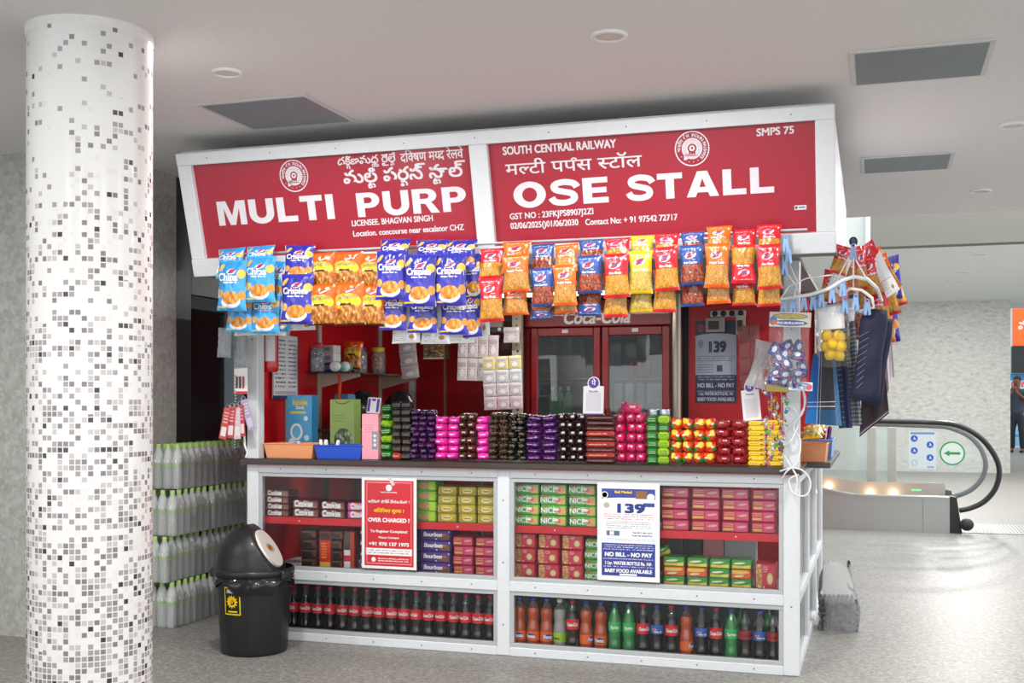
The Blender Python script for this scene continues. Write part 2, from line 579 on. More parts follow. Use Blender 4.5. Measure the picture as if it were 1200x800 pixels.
        if rot is not None: o.rotation_euler = rot
        return o

def tag(o, label, cat, group=None, kind=None):
    o['label'] = label; o['category'] = cat
    if group: o['group'] = group
    if kind: o['kind'] = kind
    return o
def thing(name, label, cat, loc=(0, 0, 0), rot=(0, 0, 0), group=None):
    o = bpy.data.objects.new(name, None); C.objects.link(o)
    o.empty_display_size = 0.05
    o.location = loc; o.rotation_euler = rot
    return tag(o, label, cat, group)
def struct(o):
    o['kind'] = 'structure'; return o
def dup(o, loc=None, rot=None, label=None, group=None, parent=None, scale=None):
    c = o.copy(); C.objects.link(c)
    if parent is not None: c.parent = parent
    if loc is not None: c.location = loc
    if rot is not None: c.rotation_euler = rot
    if scale is not None: c.scale = scale
    if label: c['label'] = label
    if group: c['group'] = group
    for ch in list(o.children):
        dup(ch, parent=c)
    return c
ORD = ['zeroth', 'first', 'second', 'third', 'fourth', 'fifth', 'sixth', 'seventh', 'eighth', 'ninth', 'tenth', 'eleventh', 'twelfth',
       'thirteenth', 'fourteenth', 'fifteenth', 'sixteenth', 'seventeenth', 'eighteenth', 'nineteenth', 'twentieth', 'twenty-first', 'twenty-second',
       'twenty-third', 'twenty-fourth', 'twenty-fifth', 'twenty-sixth', 'twenty-seventh', 'twenty-eighth', 'twenty-ninth', 'thirtieth',
       'thirty-first', 'thirty-second', 'thirty-third', 'thirty-fourth', 'thirty-fifth', 'thirty-sixth', 'thirty-seventh', 'thirty-eighth']
# ================================================================ the room
H = 2.65                       # ceiling height
XC, YP = -4.05, 5.146          # corner of the granite pier on the left

def granite(name, cols, scale, rough, coat=0.0, joints=None):
    t = NT(name, rough, coat)
    tc = t.n('ShaderNodeTexCoord')
    v = t.n('ShaderNodeTexVoronoi'); v.inputs['Scale'].default_value = scale; t.l(tc.outputs['Object'], v.inputs['Vector'])
    sp = t.n('ShaderNodeSeparateColor'); t.l(v.outputs['Color'], sp.inputs[0])
    nz = t.noise(tc.outputs['Object'], scale * 0.35, 4.0, 0.7)
    big = t.noise(tc.outputs['Object'], 1.2, 3.0, 0.6)
    f = t.math('ADD', t.math('MULTIPLY', sp.outputs[0], 0.30), t.math('MULTIPLY', nz, 0.70))
    c = t.ramp(f, [(0.22, cols[0]), (0.45, cols[1]), (0.6, cols[2]), (0.8, cols[3])])
    c = t.mix(t.math('MULTIPLY', big, 0.35), c, cols[1])
    if joints:
        sx, sy, w, jc = joints
        sep = t.n('ShaderNodeSeparateXYZ'); t.l(tc.outputs['Object'], sep.inputs[0])
        on = None
        for s_, ax in ((sx, 0), (sy, 1)):
            d = t.math('ABSOLUTE', t.math('SUBTRACT', t.math('FRACT', t.math('DIVIDE', sep.outputs[ax], s_)), 0.5))
            k = t.math('GREATER_THAN', d, 0.5 - w / s_)
            on = k if on is None else t.math('MAXIMUM', on, k)
        c = t.mix(t.math('MULTIPLY', on, 0.5), c, jc)
    t.color(c)
    return t.m
M_floor = granite('polished_granite_floor', ('#5a5854', '#807e7a', '#969490', '#bab8b3'), 95, 0.42, 0.0, (0.78, 0.78, 0.003, '#8a8a88'))
M_floor.node_tree.nodes['Principled BSDF'].inputs['Specular IOR Level'].default_value = 0.28
M_gran = granite('grey_granite', ('#97968f', '#adada8', '#bbbbb6', '#cacac6'), 42, 0.35, 0.15)
M_ceil = mat('#ecebea', 0.9, name='ceiling_paint')
M_white = mat('#dde1e6', 0.35, coat=0.2, name='white_powder_coat')
M_wallw = mat('#e4e6e4', 0.8)
M_black = mat('#0e0e10', 0.35)
M_steel = mat('#b9b6b0', 0.32, 1.0, name='brushed_steel', bscale=8)
M_dark = mat('#25262a', 0.55)

struct(MB().box(-12.5, -2.5, -0.2, 9, 45, 0, 0).build('floor', M_floor))
struct(MB().box(-12, -5, H, 7, 8.85, H + 0.2, 0).build('ceiling', M_ceil))
struct(MB().box(-12, YP, 0, XC, 5.97, H, 0).build('wall_left', M_gran))
struct(MB().box(-12, -5, 0, -11.8, YP, H, 0).build('wall_side', M_wallw))

# dark glazed wall running back behind the pier
g = MB()
g.box(XC - 0.06, 5.97, 0, XC, 6.13, H, 0, 0.004)
g.box(XC - 0.06, 6.13, 1.95, XC, 9.6, H, 0)
g.box(XC - 0.06, 6.13, 0, XC, 9.6, 0.55, 0)
g.box(XC - 0.06, 6.82, 0.55, XC, 6.92, 1.95, 0, 0.004)
g.box(XC - 0.06, 9.5, 0.55, XC, 9.6, 1.95, 0)
w1 = struct(g.build('window_1', mat('#121316', 0.3)))
w1['label'] = 'black framed glazing behind the stack of water bottle packs'
pm = film('smoked_glass', '#3a4145', 0.55, 0.03, 1.6)
struct(MB().box(XC - 0.035, 6.13, 0.55, XC - 0.025, 6.82, 1.95).build('window_pane', pm, w1))
struct(MB().box(XC - 0.035, 6.92, 0.55, XC - 0.025, 9.5, 1.95).build('window_pane', pm, w1))
# the dim room behind the glazing
b = MB()
b.box(-7.5, 6.0, 0, -7.4, 9.6, H, 0); b.box(-7.5, 9.6, 0, XC - .06, 9.7, H, 0)
struct(b.build('wall_inner', mat('#3c4145', 0.8)))
struct(MB().box(-7.39, 6.3, 0.9, -7.35, 9.3, 2.1, 0, 0.01).build('reflection_panel', mat('#a9b4b6', 0.6)))  # pale panel added to stand in for the reflection in the glass

# far end of the hall
pL, pR = onY(1020, 270, 13.87), onY(1200, 250, 13.87)
struct(MB().box(pL.x, 13.87, 3.06, 12, 14.1, 4.6).build('trim_1', mat('#7a7871', 0.7)))
struct(MB().box(pL.x - .05, 13.8, 3.06, pL.x, 14.1, 4.6).build('trim_2', mat('#e8ebea', 0.5)))
struct(MB().box(-8, 13.87, 3.06, pL.x - .05, 14.1, 4.6).build('trim_3', mat('#c4cbc8', 0.5)))
struct(MB().box(-8, 14.1, 3.06, 14, 24, 3.25).build('ceiling_far', mat('#eef3f3', 0.9)))
fw = onY(1184, 500, 21.9)
t = NT('pale_granite', 0.45, 0.0); tc = t.n('ShaderNodeTexCoord')
mp = t.n('ShaderNodeMapping'); mp.inputs['Scale'].default_value = (9, 9, 20); mp.inputs['Rotation'].default_value = (0, .5, 0); t.l(tc.outputs['Object'], mp.inputs[0])
f_ = t.math('ADD', t.math('MULTIPLY', t.noise(mp.outputs[0], 1.0, 4.0, .65), .75), t.math('MULTIPLY', t.noise(tc.outputs['Object'], 30, 2.0), .25))
t.color(t.ramp(f_, [(.30, '#a09f98'), (.42, '#c4c5bf'), (.55, '#d4d5d1'), (.75, '#e6e7e4')]))
struct(MB().box(-8, 21.9, 0, fw.x, 22.5, 3.06).build('wall_far', t.m))
struct(MB().box(-8, 24, 4.6, 14, 34, 4.8).build('ceiling_end', mat('#eef3f3', 0.9)))
struct(MB().box(-8, 33.5, 0, 14, 33.7, 4.6).build('wall_back', mat('#dce9ee', 0.7)))
struct(MB().box(fw.x, 22.5, 0, fw.x + 0.05, 22.56, 3.06).build('trim_4', mat('#cfd6d6', 0.4)))

# mosaic column
t = NT('mosaic_tiles', 0.22, 0.3)
tc = t.n('ShaderNodeTexCoord'); sp = t.n('ShaderNodeSeparateXYZ'); t.l(tc.outputs['Object'], sp.inputs[0])
CR = 0.2205
ang = t.math('ARCTAN2', sp.outputs[1], sp.outputs[0])
NA = 66                                          # tiles round the column
PZ = 2 * PI * CR / NA
uu = t.math('MULTIPLY', ang, NA / (2 * PI)); vv = t.math('DIVIDE', sp.outputs[2], PZ)
cu_, cv_ = t.math('FLOOR', uu), t.math('FLOOR', vv)
cb = t.n('ShaderNodeCombineXYZ'); t.l(cu_, cb.inputs[0]); t.l(cv_, cb.inputs[1])
wn = t.n('ShaderNodeTexWhiteNoise'); wn.noise_dimensions = '2D'; t.l(cb.outputs[0], wn.inputs['Vector'])
wn2 = t.n('ShaderNodeTexWhiteNoise'); wn2.noise_dimensions = '3D'
cb2 = t.n('ShaderNodeCombineXYZ'); t.l(cv_, cb2.inputs[0]); t.l(cu_, cb2.inputs[1]); cb2.inputs[2].default_value = 3.3
t.l(cb2.outputs[0], wn2.inputs['Vector'])
# share of coloured tiles grows towards the foot of the column
share = t.math('ADD', 0.05, t.math('MULTIPLY', t.math('POWER', t.math('SUBTRACT', 1.0, t.math('DIVIDE', sp.outputs[2], 2.75)), 1.1), 0.86))
patch = t.noise(cb.outputs[0], 0.22, 1.0)
share = t.math('MULTIPLY', share, t.math('ADD', 0.5, t.math('MULTIPLY', patch, 1.0)))
on = t.math('LESS_THAN', wn.outputs['Value'], share)
tone = t.ramp(wn2.outputs['Value'], [(0.0, '#e4e1e0'), (0.16, '#c4bebf'), (0.42, '#a29a9f'), (0.72, '#857c82'), (0.93, '#41383c'), (1.0, '#2a2326')])
t.nt.nodes[-1].color_ramp.interpolation = 'CONSTANT'
c = t.mix(on, '#e9e9e8', tone)
def edge(x, w):
    return t.math('GREATER_THAN', t.math('ABSOLUTE', t.math('SUBTRACT', t.math('FRACT', x), 0.5)), 0.5 - w)
c = t.mix(t.math('MAXIMUM', edge(uu, 0.09), edge(vv, 0.09)), c, '#e8e8e6')
t.color(c)
tcol = 1.35 * F / 428
ca = (106 - 600) / F
colx, coly = tcol * (-S_ + ca * C_), tcol * (C_ + ca * S_)
col = MB()
col.lathe([(CR, 0), (CR, 0.6), (CR, 1.3), (CR, 2.0), (CR, H - 0.03), (CR + 0.004, H - 0.025), (CR + 0.004, H)], 96, [0, 0, 0, 0, 1, 1])
col = struct(col.build('column', [t.m, mat('#efeceb', 0.6)], None, (colx, coly, 0)))
col['label'] = 'round column clad in small white and grey mosaic tiles'

# ceiling vents: a frame, louvres and a dark box above, set in the ceiling
M_vent = mat('#879193', 0.45, 0.2); M_ventd = mat('#4c5457', 0.6); M_ventf = mat('#d3d5d5', 0.5)
def vent(x0, y0, x1, y1, label, light_side=None):
    cx, cy = (x0 + x1) / 2, (y0 + y1) / 2
    v = thing('ceiling_vent', label, 'vent', (cx, cy, H), (0, 0, 0), 'grey ceiling vents')
    w, d = (x1 - x0) / 2, (y1 - y0) / 2
    f = MB(); e = 0.022
    f.box(-w, -d, -0.008, w, -d + e, 0, 0, 0.002); f.box(-w, d - e, -0.008, w, d, 0, 0, 0.002)
    f.box(-w, -d + e, -0.008, -w + e, d - e, 0, 0, 0.002); f.box(w - e, -d + e, -0.008, w, d - e, 0, 0, 0.002)
    f.build('frame', M_ventf, v)
    MB().box(-w + e, -d + e, -0.003, w - e, d - e, -0.001).build('backing', M_ventd, v)
    s = MB(); n = 14
    for i in range(n):
        y = -d + e + (i + 0.5) * (2 * d - 2 * e) / n
        s.prism([(y - 0.012, -0.006), (y + 0.011, -0.011), (y + 0.012, -0.009), (y - 0.011, -0.0035)], 0, -w + e, w - e, 0)
    s.build('louvres', M_vent, v)
    return v
vent(-2.975, 4.528, -2.408, 5.03, 'square grey ceiling vent above the sign half with the MULTI PURP lettering')
vent(-0.112, 4.618, 0.42, 5.117, 'large square grey ceiling vent in front of the stall end')
vent(-0.10, 6.667, 0.397, 7.12, 'smaller looking grey ceiling vent beyond the stall end')
M_lamp = mat('#d9d6d0', 0.4); M_lampr = mat('#f4f3f1', 0.4)
def downlight(x, y, r, label, z=H, power=45):
    v = thing('downlight', label, 'ceiling light', (x, y, z), (0, 0, 0), 'round ceiling downlights')
    MB().lathe([(r, 0), (r, -0.006), (r * 0.97, -0.011), (r * 0.80, -0.011), (r * 0.78, -0.004)], 32, 0, closed=False).build('rim', M_lampr, v)
    MB().lathe([(r * 0.8, -0.003), (r * 0.5, -0.0035), (0.0005, -0.004)], 32, 0, closed=False).build('diffuser', M_lamp, v)
    l = bpy.data.lights.new('downlight', 'AREA'); l.shape = 'DISK'; l.size = r * 2.4; l.energy = power; l.color = (1, 0.97, 0.93)  # light added to lift floor and ceiling; the fittings themselves look unlit
    lo = bpy.data.objects.new('lamp', l); C.objects.link(lo); lo.parent = v; lo.location = (0, 0, -0.012)
    return v
for px, py, r, lb in ((266, 84, 0.062, 'round recessed downlight near the mosaic column'),
                      (714, 41, 0.068, 'round recessed downlight above the middle of the stall sign'),
                      (1188, 146, 0.065, 'round recessed downlight between the two vents off the stall end'),
                      (1149, 223, 0.065, 'round recessed downlight beyond the farther ceiling vent')):
    p = onZ(px, py, H); downlight(p.x, p.y, r, lb)
for px, py, lb in ((1146, 297.5, 'flush downlight in the far hall ceiling, the one next to the grey beam'), (1128, 318.5, 'flush downlight in the far hall ceiling, middle of three'),
                   (1116, 334, 'flush downlight in the far hall ceiling, the one next to the granite wall')):
    p = onZ(px, py, 3.06); downlight(p.x, p.y, 0.11, lb, 3.06, 140)

for x, y in ((-2.6, 1.6), (-0.9, 1.6), (0.7, 1.6), (2.4, 3.6), (-4.6, 2.6), (2.4, 6.4), (-0.9, -0.9), (-2.8, -0.9)):   # unseen lamps added at ceiling height to brighten floor and ceiling
    l = bpy.data.lights.new('downlight', 'AREA'); l.shape = 'DISK'; l.size = 0.16; l.energy = 45; l.color = (1, 0.97, 0.93)
    lo = bpy.data.objects.new('added_ceiling_lamp', l); C.objects.link(lo); lo.location = (x, y, H - 0.012)
# ================================================================ the stall
XL, XR, YF, YB = -3.295, -0.354, 5.515, 7.8
XM0, XM1 = -1.851, -1.783
M_red = mat('#b40f1e', 0.45, coat=0.05, name='red_laminate'); M_redd = mat('#8c0a18', 0.35, coat=0.3)
M_grey = mat('#b9bdc0', 0.4, 0.2); M_top = mat('#3a2f2d', 0.35, coat=0.2)
M_alu = mat('#cfd3d6', 0.35, 0.6)
M_glass = film('display_glass', '#dfe6ea', 0.99, 0.02, 1.2)
M_screw = mat('#8b8e91', 0.4, 0.8)
stall = thing('kiosk_stall', 'white framed snack stall with glazed counter and slanted red sign boards', 'stall', ((XL + XR) / 2, YF, 0))
SB = Vector((-(XL + XR) / 2, -YF, 0))
def part(mb, name, mats, parent=None, label=None):
    o = mb.build(name, mats, stall if parent is None else parent)
    if parent is None: o.location = SB
    if label: o['label'] = label
    return o

# posts
def post(x0, x1, y0, y1, z0, z1):
    m = MB(); m.box(x0, y0, z0, x1, y1, z1, 0, 0.005)
    n = 3
    for i in range(n):
        z = z0 + (i + .5) * (z1 - z0) / n
        m.disc((x0 + x1) / 2, z, 0.005, y0 - 0.0006, 1, 8)
    return part(m, 'post', [M_white, M_screw])
post(XL, XL + 0.07, YF, YF + 0.07, 0, 1.955)
post(XR - 0.075, XR, YF, YF + 0.07, 0, 1.955)
post(XM0, XM1, YF, YF + 0.06, 0, 0.946)
for y in (6.27, 7.03, YB - 0.06):
    post(XR - 0.05, XR, y, y + 0.05, 0, 0.946)
post(XL, XL + 0.06, YB - 0.06, YB, 0, 1.955); post(XR - 0.05, XR, YB - 0.061, YB - 0.001, 0.98, 1.955)
# rails of the front
Z = dict(base=(0, 0.045), mid=(0.328, 0.38), top=(0.902, 0.946))
bays = ((XL + 0.07, XM0), (XM1, XR - 0.075))
for x0, x1 in bays:
    for k, (z0, z1) in Z.items():
        m = MB(); m.box(x0, YF + 0.002, z0, x1, YF + 0.05, z1, 0, 0.003)
        for i in range(5):
            m.disc(x0 + (i + .5) * (x1 - x0) / 5, (z0 + z1) / 2, 0.0045, YF + 0.0014, 1, 8)
        part(m, 'rail', [M_white, M_screw])
    for z0, z1 in ((0.045, 0.328), (0.38, 0.902)):     # grey glazing beads
        e = 0.021; m = MB()
        m.box(x0, YF + 0.008, z0, x1, YF + 0.04, z0 + e, 0, 0.002); m.box(x0, YF + 0.008, z1 - e, x1, YF + 0.04, z1, 0, 0.002)
        m.box(x0, YF + 0.008, z0 + e, x0 + e, YF + 0.04, z1 - e, 0, 0.002); m.box(x1 - e, YF + 0.008, z0 + e, x1, YF + 0.04, z1 - e, 0, 0.002)
        part(m, 'glazing_bead', M_grey)
        part(MB().box(x0 + e, YF + 0.016, z0 + e, x1 - e, YF + 0.020, z1 - e), 'glass_pane', M_glass)
    # shelves
    m = MB(); m.box(x0, YF + 0.045, 0.622, x1, YF + 0.053, 0.660, 0, 0.001); m.box(x0, YF + 0.053, 0.640, x1, YF + 0.44, 0.655, 1)
    for i in range(3):
        m.disc(x0 + (i + .5) * (x1 - x0) / 3, 0.641, 0.0045, YF + 0.0444, 2, 8)
    part(m, 'shelf', [mat('#d3202f', .4), mat('#8d8f92', 0.5), mat('#e8d8d8', 0.4)])
    part(MB().box(x0, YF + 0.05, 0.37, x1, YF + 0.44, 0.385), 'shelf', mat('#c9cacb', 0.5))
    part(MB().box(x0, YF + 0.05, 0.03, x1, YF + 0.44, 0.05), 'shelf', mat('#4a4c50', 0.5))
    part(MB().box(x0, YF + 0.44, 0.03, x1, YF + 0.45, 0.37), 'back_panel', mat('#55575c', 0.6))
part(MB().box(XM0 + 0.01, YF + 0.06, 0.05, XM1 - 0.01, YF + 0.44, 0.9), 'partition', mat('#a9acb0', 0.5))
# countertop: the front slab and the ledge along the open end
m = MB(); m.box(XL - 0.025, YF - 0.03, 0.951, XR + 0.01, YF + 0.50, 0.98, 0, 0.003); m.box(XL - 0.025, YF - 0.031, 0.946, XR + 0.01, YF + 0.3, 0.951, 1)
part(m, 'countertop', [M_top, mat('#7a4640', 0.5)])
part(MB().box(XR - 0.2, YF + 0.50, 0.951, XR + 0.12, YB - 0.3, 0.98, 0, 0.003), 'countertop', [mat('#4c4644', 0.4)])
# the open end: rails, glass
ys = (YF + 0.07, 6.27, 6.32, 7.03, 7.08, YB - 0.06)
for i in range(0, 6, 2):
    y0, y1 = ys[i], ys[i + 1]
    for z0, z1 in Z.values():
        part(MB().box(XR - 0.045, y0, z0, XR - 0.002, y1, z1, 0, 0.003), 'rail', M_white)
    for z0, z1 in ((0.045, 0.328), (0.38, 0.902)):
        part(MB().box(XR - 0.024, y0, z0, XR - 0.020, y1, z1), 'glass_pane', M_glass)
# closed end and back
m = MB(); m.box(XL + 0.005, YF + 0.07, 0.0, XL + 0.02, YB - 0.06, 0.946, 0); part(m, 'side_panel', M_white)
m = MB(); m.box(XL + 0.02, YF + 0.07, 0.012, XL + 0.028, YB - 0.06, 0.946, 0); part(m, 'side_lining', M_red, label='red inner lining')
m = MB(); m.box(XL + 0.005, YF + 0.07, 0.98, XL + 0.02, YB - 0.06, 1.955, 0)
part(m, 'side_panel', mat('#d4101f', 0.35, coat=0.2), label='red upper side panel')
m = MB(); m.box(XL + 0.06, YB - 0.02, 0.0, XR - 0.05, YB, 1.955, 0)
part(m, 'back_panel', M_red, label='red back panel')
m = MB(); m.box(-3.22, YB - 0.035, 0.9, -3.0, YB - 0.021, 1.955, 0, 0.003); m.box(-3.012, YB - 0.04, 0.9, -2.995, YB - 0.0205, 1.955, 1)
part(m, 'seam_strip', [M_red, mat('#b98b80', 0.5)])
for y in (5.90, 6.30, 7.2):      # cream uprights on the closed end
    part(MB().box(XL + 0.02, y, 0.98, XL + 0.035, y + 0.035, 1.955, 0, 0.002), 'upright', mat('#cdbfae' if y > 6 else '#c9ccd0', 0.5))
part(MB().box(XL + 0.02, YF + 0.05, 0.0, XR - 0.05, YB - 0.02, 0.012), 'floor_board', mat('#6b6664', 0.6))
# canopy: soffit, sloping lid, ends
XSL, XSR = -3.435, -0.18
SY0, SZ0, SY1, SZ1 = 5.25, 1.965, 5.08, 2.565
part(MB().box(XL, YF - 0.1, 1.955, XR, YB, 1.975, 0), 'soffit_panel', mat('#8d9297', 0.6))
part(MB().prism([(SY0 + .03, 1.955), (YF - 0.1, 1.955), (YF - 0.1, 1.97), (SY0 + .03, 1.97)], 0, XSL, XSR), 'soffit_panel', mat('#8d9297', 0.6))
part(MB().prism([(5.09, SZ1 - 0.004), (7.1, 2.43), (7.1, 2.445), (5.09, SZ1 + 0.01)], 0, XSL + 0.01, XSR - 0.01), 'lid_panel', mat('#b5b5b8', 0.6))
endp = [(5.10, 2.55), (5.265, 1.98), (5.6, 1.99), (7.1, 2.2), (7.1, 2.43)]
part(MB().prism(endp, 0, XSR - 0.02, XSR - 0.005), 'canopy_end', mat('#d5cdd6', 0.5))
m = MB(); m.box(XSR - 0.006, 6.2, 2.09, XSR, 6.23, 2.47, 0); part(m, 'end_batten', mat('#e3dde3', 0.5))
part(MB().prism(endp, 0, XSL + 0.005, XSL + 0.02), 'canopy_end', mat('#d5cdd6', 0.5))

# tube lamp under the soffit
m = MB(); m.box(-2.5, 6.42, 1.925, -1.2, 6.47, 1.955, 0, .004); lb_ = part(m, 'lamp_batten', M_white)
m = MB(); m.tube([(-2.47, 6.445, 1.915), (-1.23, 6.445, 1.915)], .011, 10, 0); part(m, 'lamp_tube', mat('#fff6e8', .3, emit=6.0), lb_)
bpy.data.objects['lamp_tube'].location = (0, 0, 0)
l_ = area('tube_lamp', (-1.85, 6.445, 1.90), (0, 0, 0), 1.2, 0.03, 16, (1, .95, .88)); l_.parent = stall; l_.location = Vector((-1.85, 6.445, 1.90)) + SB
# ---- sign: local x to the right, z up the slant, -y to the front
up = Vector((0, SY1 - SY0, SZ1 - SZ0)); SH = up.length; up.normalize()
bk = Vector((1, 0, 0)).cross(up) * -1
MS = Matrix(((1, 0, 0, XSL), (0, bk.y, up.y, SY0), (0, bk.z, up.z, SZ0), (0, 0, 0, 1)))
if bk.y < 0:
    bk = -bk; MS = Matrix(((1, 0, 0, XSL), (0, bk.y, up.y, SY0), (0, bk.z, up.z, SZ0), (0, 0, 0, 1)))
SW = XSR - XSL
def sg(px, py):
    """The sign's own (x, z) under a pixel of the photograph."""
    v = Vector(_d(px, py)); o = Vector((0, 0, EYE)); p0 = Vector((XSL, SY0, SZ0))
    t = (p0 - o).dot(bk) / v.dot(bk); q = o + v * t - p0
    return q.x, q.dot(up)
M_sign = mat('#a62236', 0.28, coat=0.35, name='red_sign_vinyl'); M_let = mat('#e2dee5', 0.4)
def spart(mb, name, mats, parent, label=None):
    o = mb.build(name, mats, parent)
    if label: o['label'] = label
    return o
def on_sign(o):
    o.matrix_local = Matrix.Translation(SB) @ MS
    return o
fr = MB()
tz, bz = SH - 0.062, 0.08
xm0, xm1 = sg(556, 225)[0], sg(577, 225)[0]
fr.box(0, -0.03, tz, SW + 0.0, 0.03, SH, 0, 0.003)
fr.box(0, -0.035, -0.012, SW, 0.03, bz, 0, 0.004)
for x0, x1 in ((0, 0.078), (xm0, xm1), (SW - 0.082, SW)):
    fr.box(x0, -0.028, bz, x1, 0.03, tz, 0, 0.003)
for i in range(9):
    fr.disc((i + .5) * SW / 9, SH - 0.03, 0.004, -0.0306, 1, 8)
on_sign(part(fr, 'sign_frame', [M_white, M_screw]))
def emblem(m, cx, cz, r, y):
    """Round railway crest: ring, letters round it, pale disc with a small engine front."""
    m.disc(cx, cz, r, y, 1, 48, r0=r * 0.93)
    m.disc(cx, cz, r * 0.60, y, 1, 40)
    for s, a0, da in (('INDIAN RAILWAYS', 88, -9.6), ('भारतीय रेल', 185, -8.6)):
        a = a0
        for ch in s:
            if ch != ' ':
                P, T, W = text2d(ch, r * 0.26, bold=0.02, align='c')
                A = math.radians(a); R = r * 0.67
                rot = A - PI / 2
                V = [(cx + R * math.cos(A) + x * math.cos(rot) - z * math.sin(rot), y - e, cz + R * math.sin(A) + x * math.sin(rot) + z * math.cos(rot)) for x, z, e in P]
                m.add(V, T, 1)
            a += da
    for a in range(215, 335, 20):
        A = math.radians(a); m.disc(cx + r * .76 * math.cos(A), cz + r * .76 * math.sin(A), r * .03, y, 1, 8)
    m.add([(cx - r * .5, y, cz - r * .62), (cx - r * .3, y, cz - r * .62), (cx - r * .2, y, cz - r * .3), (cx - r * .45, y, cz - r * .25)], [(0, 1, 2, 3)], 1)
    y -= 0.0006
    for k in range(28):     # fine radiating lines
        A = 2 * PI * k / 28
        c_, s_ = math.cos(A), math.sin(A); w = r * 0.007
        a, b_ = r * 0.36, r * 0.56
        m.add([(cx + a * c_ - w * s_, y, cz + a * s_ + w * c_), (cx + a * c_ + w * s_, y, cz + a * s_ - w * c_),
               (cx + b_ * c_ + w * s_, y, cz + b_ * s_ - w * c_), (cx + b_ * c_ - w * s_, y, cz + b_ * s_ + w * c_)], [(0, 1, 2, 3)], 0)
    m.disc(cx, cz + r * .02, r * .26, y, 0, 24, r0=r * .17)
    m.disc(cx, cz + r * .03, r * .07, y, 0, 12)
    for dx in (-.19, -.05, .08):
        m.add([(cx + r * dx, y, cz - r * .34), (cx + r * (dx + .1), y, cz - r * .34), (cx + r * (dx + .1), y, cz - r * .16), (cx + r * dx, y, cz - r * .16)], [(0, 1, 2, 3)], 0)
    m.box(cx - r * .3, y, cz - r * .42, cx + r * .3, y - 0.0001, cz - r * .38, 0)
YS = 0.0
def sign_text(m, s, p0, p1, cap, y=YS - 0.0012, mi=1, capr=0.69, **kw):
    x0, z0 = sg(*p0); x1, z1 = sg(*p1)
    ch = abs(sg(p0[0], p0[1] - cap)[1] - z0)
    size = ch / capr
    W = text2d(s, size, **kw)[2]
    P, T, _w = text2d(s, size, stretch=(x1 - x0) / W, **kw)
    L = x1 - x0
    m.add([(x0 + a, y - e, z0 + b + (z1 - z0) * a / L) for a, b, e in P], T, mi)
for side, (x0, x1) in (('a', (0.078, xm0)), ('b', (xm1, SW - 0.082))):
    p = on_sign(part(MB().box(x0, YS, bz, x1, YS + 0.02, tz, 0), 'sign_panel', M_sign))
    if side == 'a':
        p['label'] = 'red sign board reading MULTI PURP'
        m = MB()
        sign_text(m, 'MULTI', (257.5, 264.5), (397, 256), 28.3, kind='block', space=0.13, capr=1.0)
        sign_text(m, 'PURP', (420, 254.5), (552, 246.5), 28.3, kind='block', space=0.13, capr=1.0)
        sign_text(m, 'మల_టి పర_పస్ స_టాల్', (403, 215), (543, 206), 13, bold=0.024, capr=0.62)
        sign_text(m, 'దక_షిణమధ_య రైల_వే', (396, 193.5), (464, 189), 8, bold=0.02, capr=0.62)
        sign_text(m, 'द<क>िषण म<य>द रेलवे'.replace('<क>िष', 'ि<क>ष'), (470, 190), (543, 184.5), 9.5, bold=0.014, capr=0.62)
        sign_text(m, 'LICENSEE. BHAGVAN SINGH', (412.5, 265), (508, 258.5), 6.6, bold=0.025)
        sign_text(m, 'Location. concourse near escalator CHZ', (414, 277), (544, 269), 6.4, bold=0.025)
        on_sign(part(m, 'lettering', [M_sign, M_let], label='white lettering'))
        ex, ez = sg(344.5, 206); er = (sg(344.5, 187)[1] - sg(344.5, 225)[1]) / 2
    else:
        p['label'] = 'red sign board reading OSE STALL'
        m = MB()
        sign_text(m, 'OSE', (603, 244), (718.5, 236.5), 29.5, kind='block', space=0.13, capr=1.0)
        sign_text(m, 'STALL', (736, 235.5), (912, 225), 29.5, kind='block', space=0.13, capr=1.0)
        sign_text(m, 'SOUTH CENTRAL RAILWAY', (589.5, 181.5), (722, 172.5), 9.2, bold=0.03)
        sign_text(m, 'म<ल>टी पप^स <स>टॉल', (593, 205), (752, 194.5), 12, bold=0.012, capr=0.62)
        sign_text(m, 'GST NO : 23FKJPS8907J2ZI', (597.5, 257), (696, 250.5), 6.8, bold=0.025)
        sign_text(m, '02/06/2025()01/06/2030', (598.5, 268), (678, 263.5), 6.8, bold=0.025)
        sign_text(m, 'Contact No: + 91 97542 72717', (686, 263.5), (794, 257.5), 6.8, bold=0.025)
        sign_text(m, 'SMPS 75', (886.5, 159.5), (931, 156), 8.6, bold=0.03)
        on_sign(part(m, 'lettering', [M_sign, M_let], label='white lettering'))
        ex, ez = sg(811, 174); er = (sg(811, 153.5)[1] - sg(811, 195)[1]) / 2
        st = MB(); ax, az = sg(931, 246); bx, bz2 = sg(945, 240)
        st.box(ax, YS - 0.001, az, bx, YS, bz2, 0); st.disc(ax + 0.008, (az + bz2) / 2, 0.006, YS - 0.0016, 1, 12)
        st.box(ax + 0.018, YS - 0.0014, az + .008, bx - .006, YS - .001, az + .013, 1)
        on_sign(part(st, 'sticker', [mat('#dfe0e6', 0.4), mat('#4a4f86', 0.4)]))
    m = MB(); emblem(m, ex, ez, er, YS - 0.0012)
    on_sign(part(m, 'emblem', [M_sign, M_let], label='round white railway crest'))
# hanging rod under the sign
rod = MB(); rod.tube([(XSL + 0.25, SY0 - 0.055, SZ0 + 0.085), (XSR - 0.12, SY0 - 0.055, SZ0 + 0.085)], 0.006, 8, 0)
for x in (XSL + 0.3, -2.4, -1.8, -1.1, XSR - 0.2):
    rod.tube([(x, SY0 - 0.055, SZ0 + 0.085), (x, SY0 - 0.012, SZ0 + 0.09)], 0.004, 6, 0)
part(rod, 'hanging_rod', M_alu)
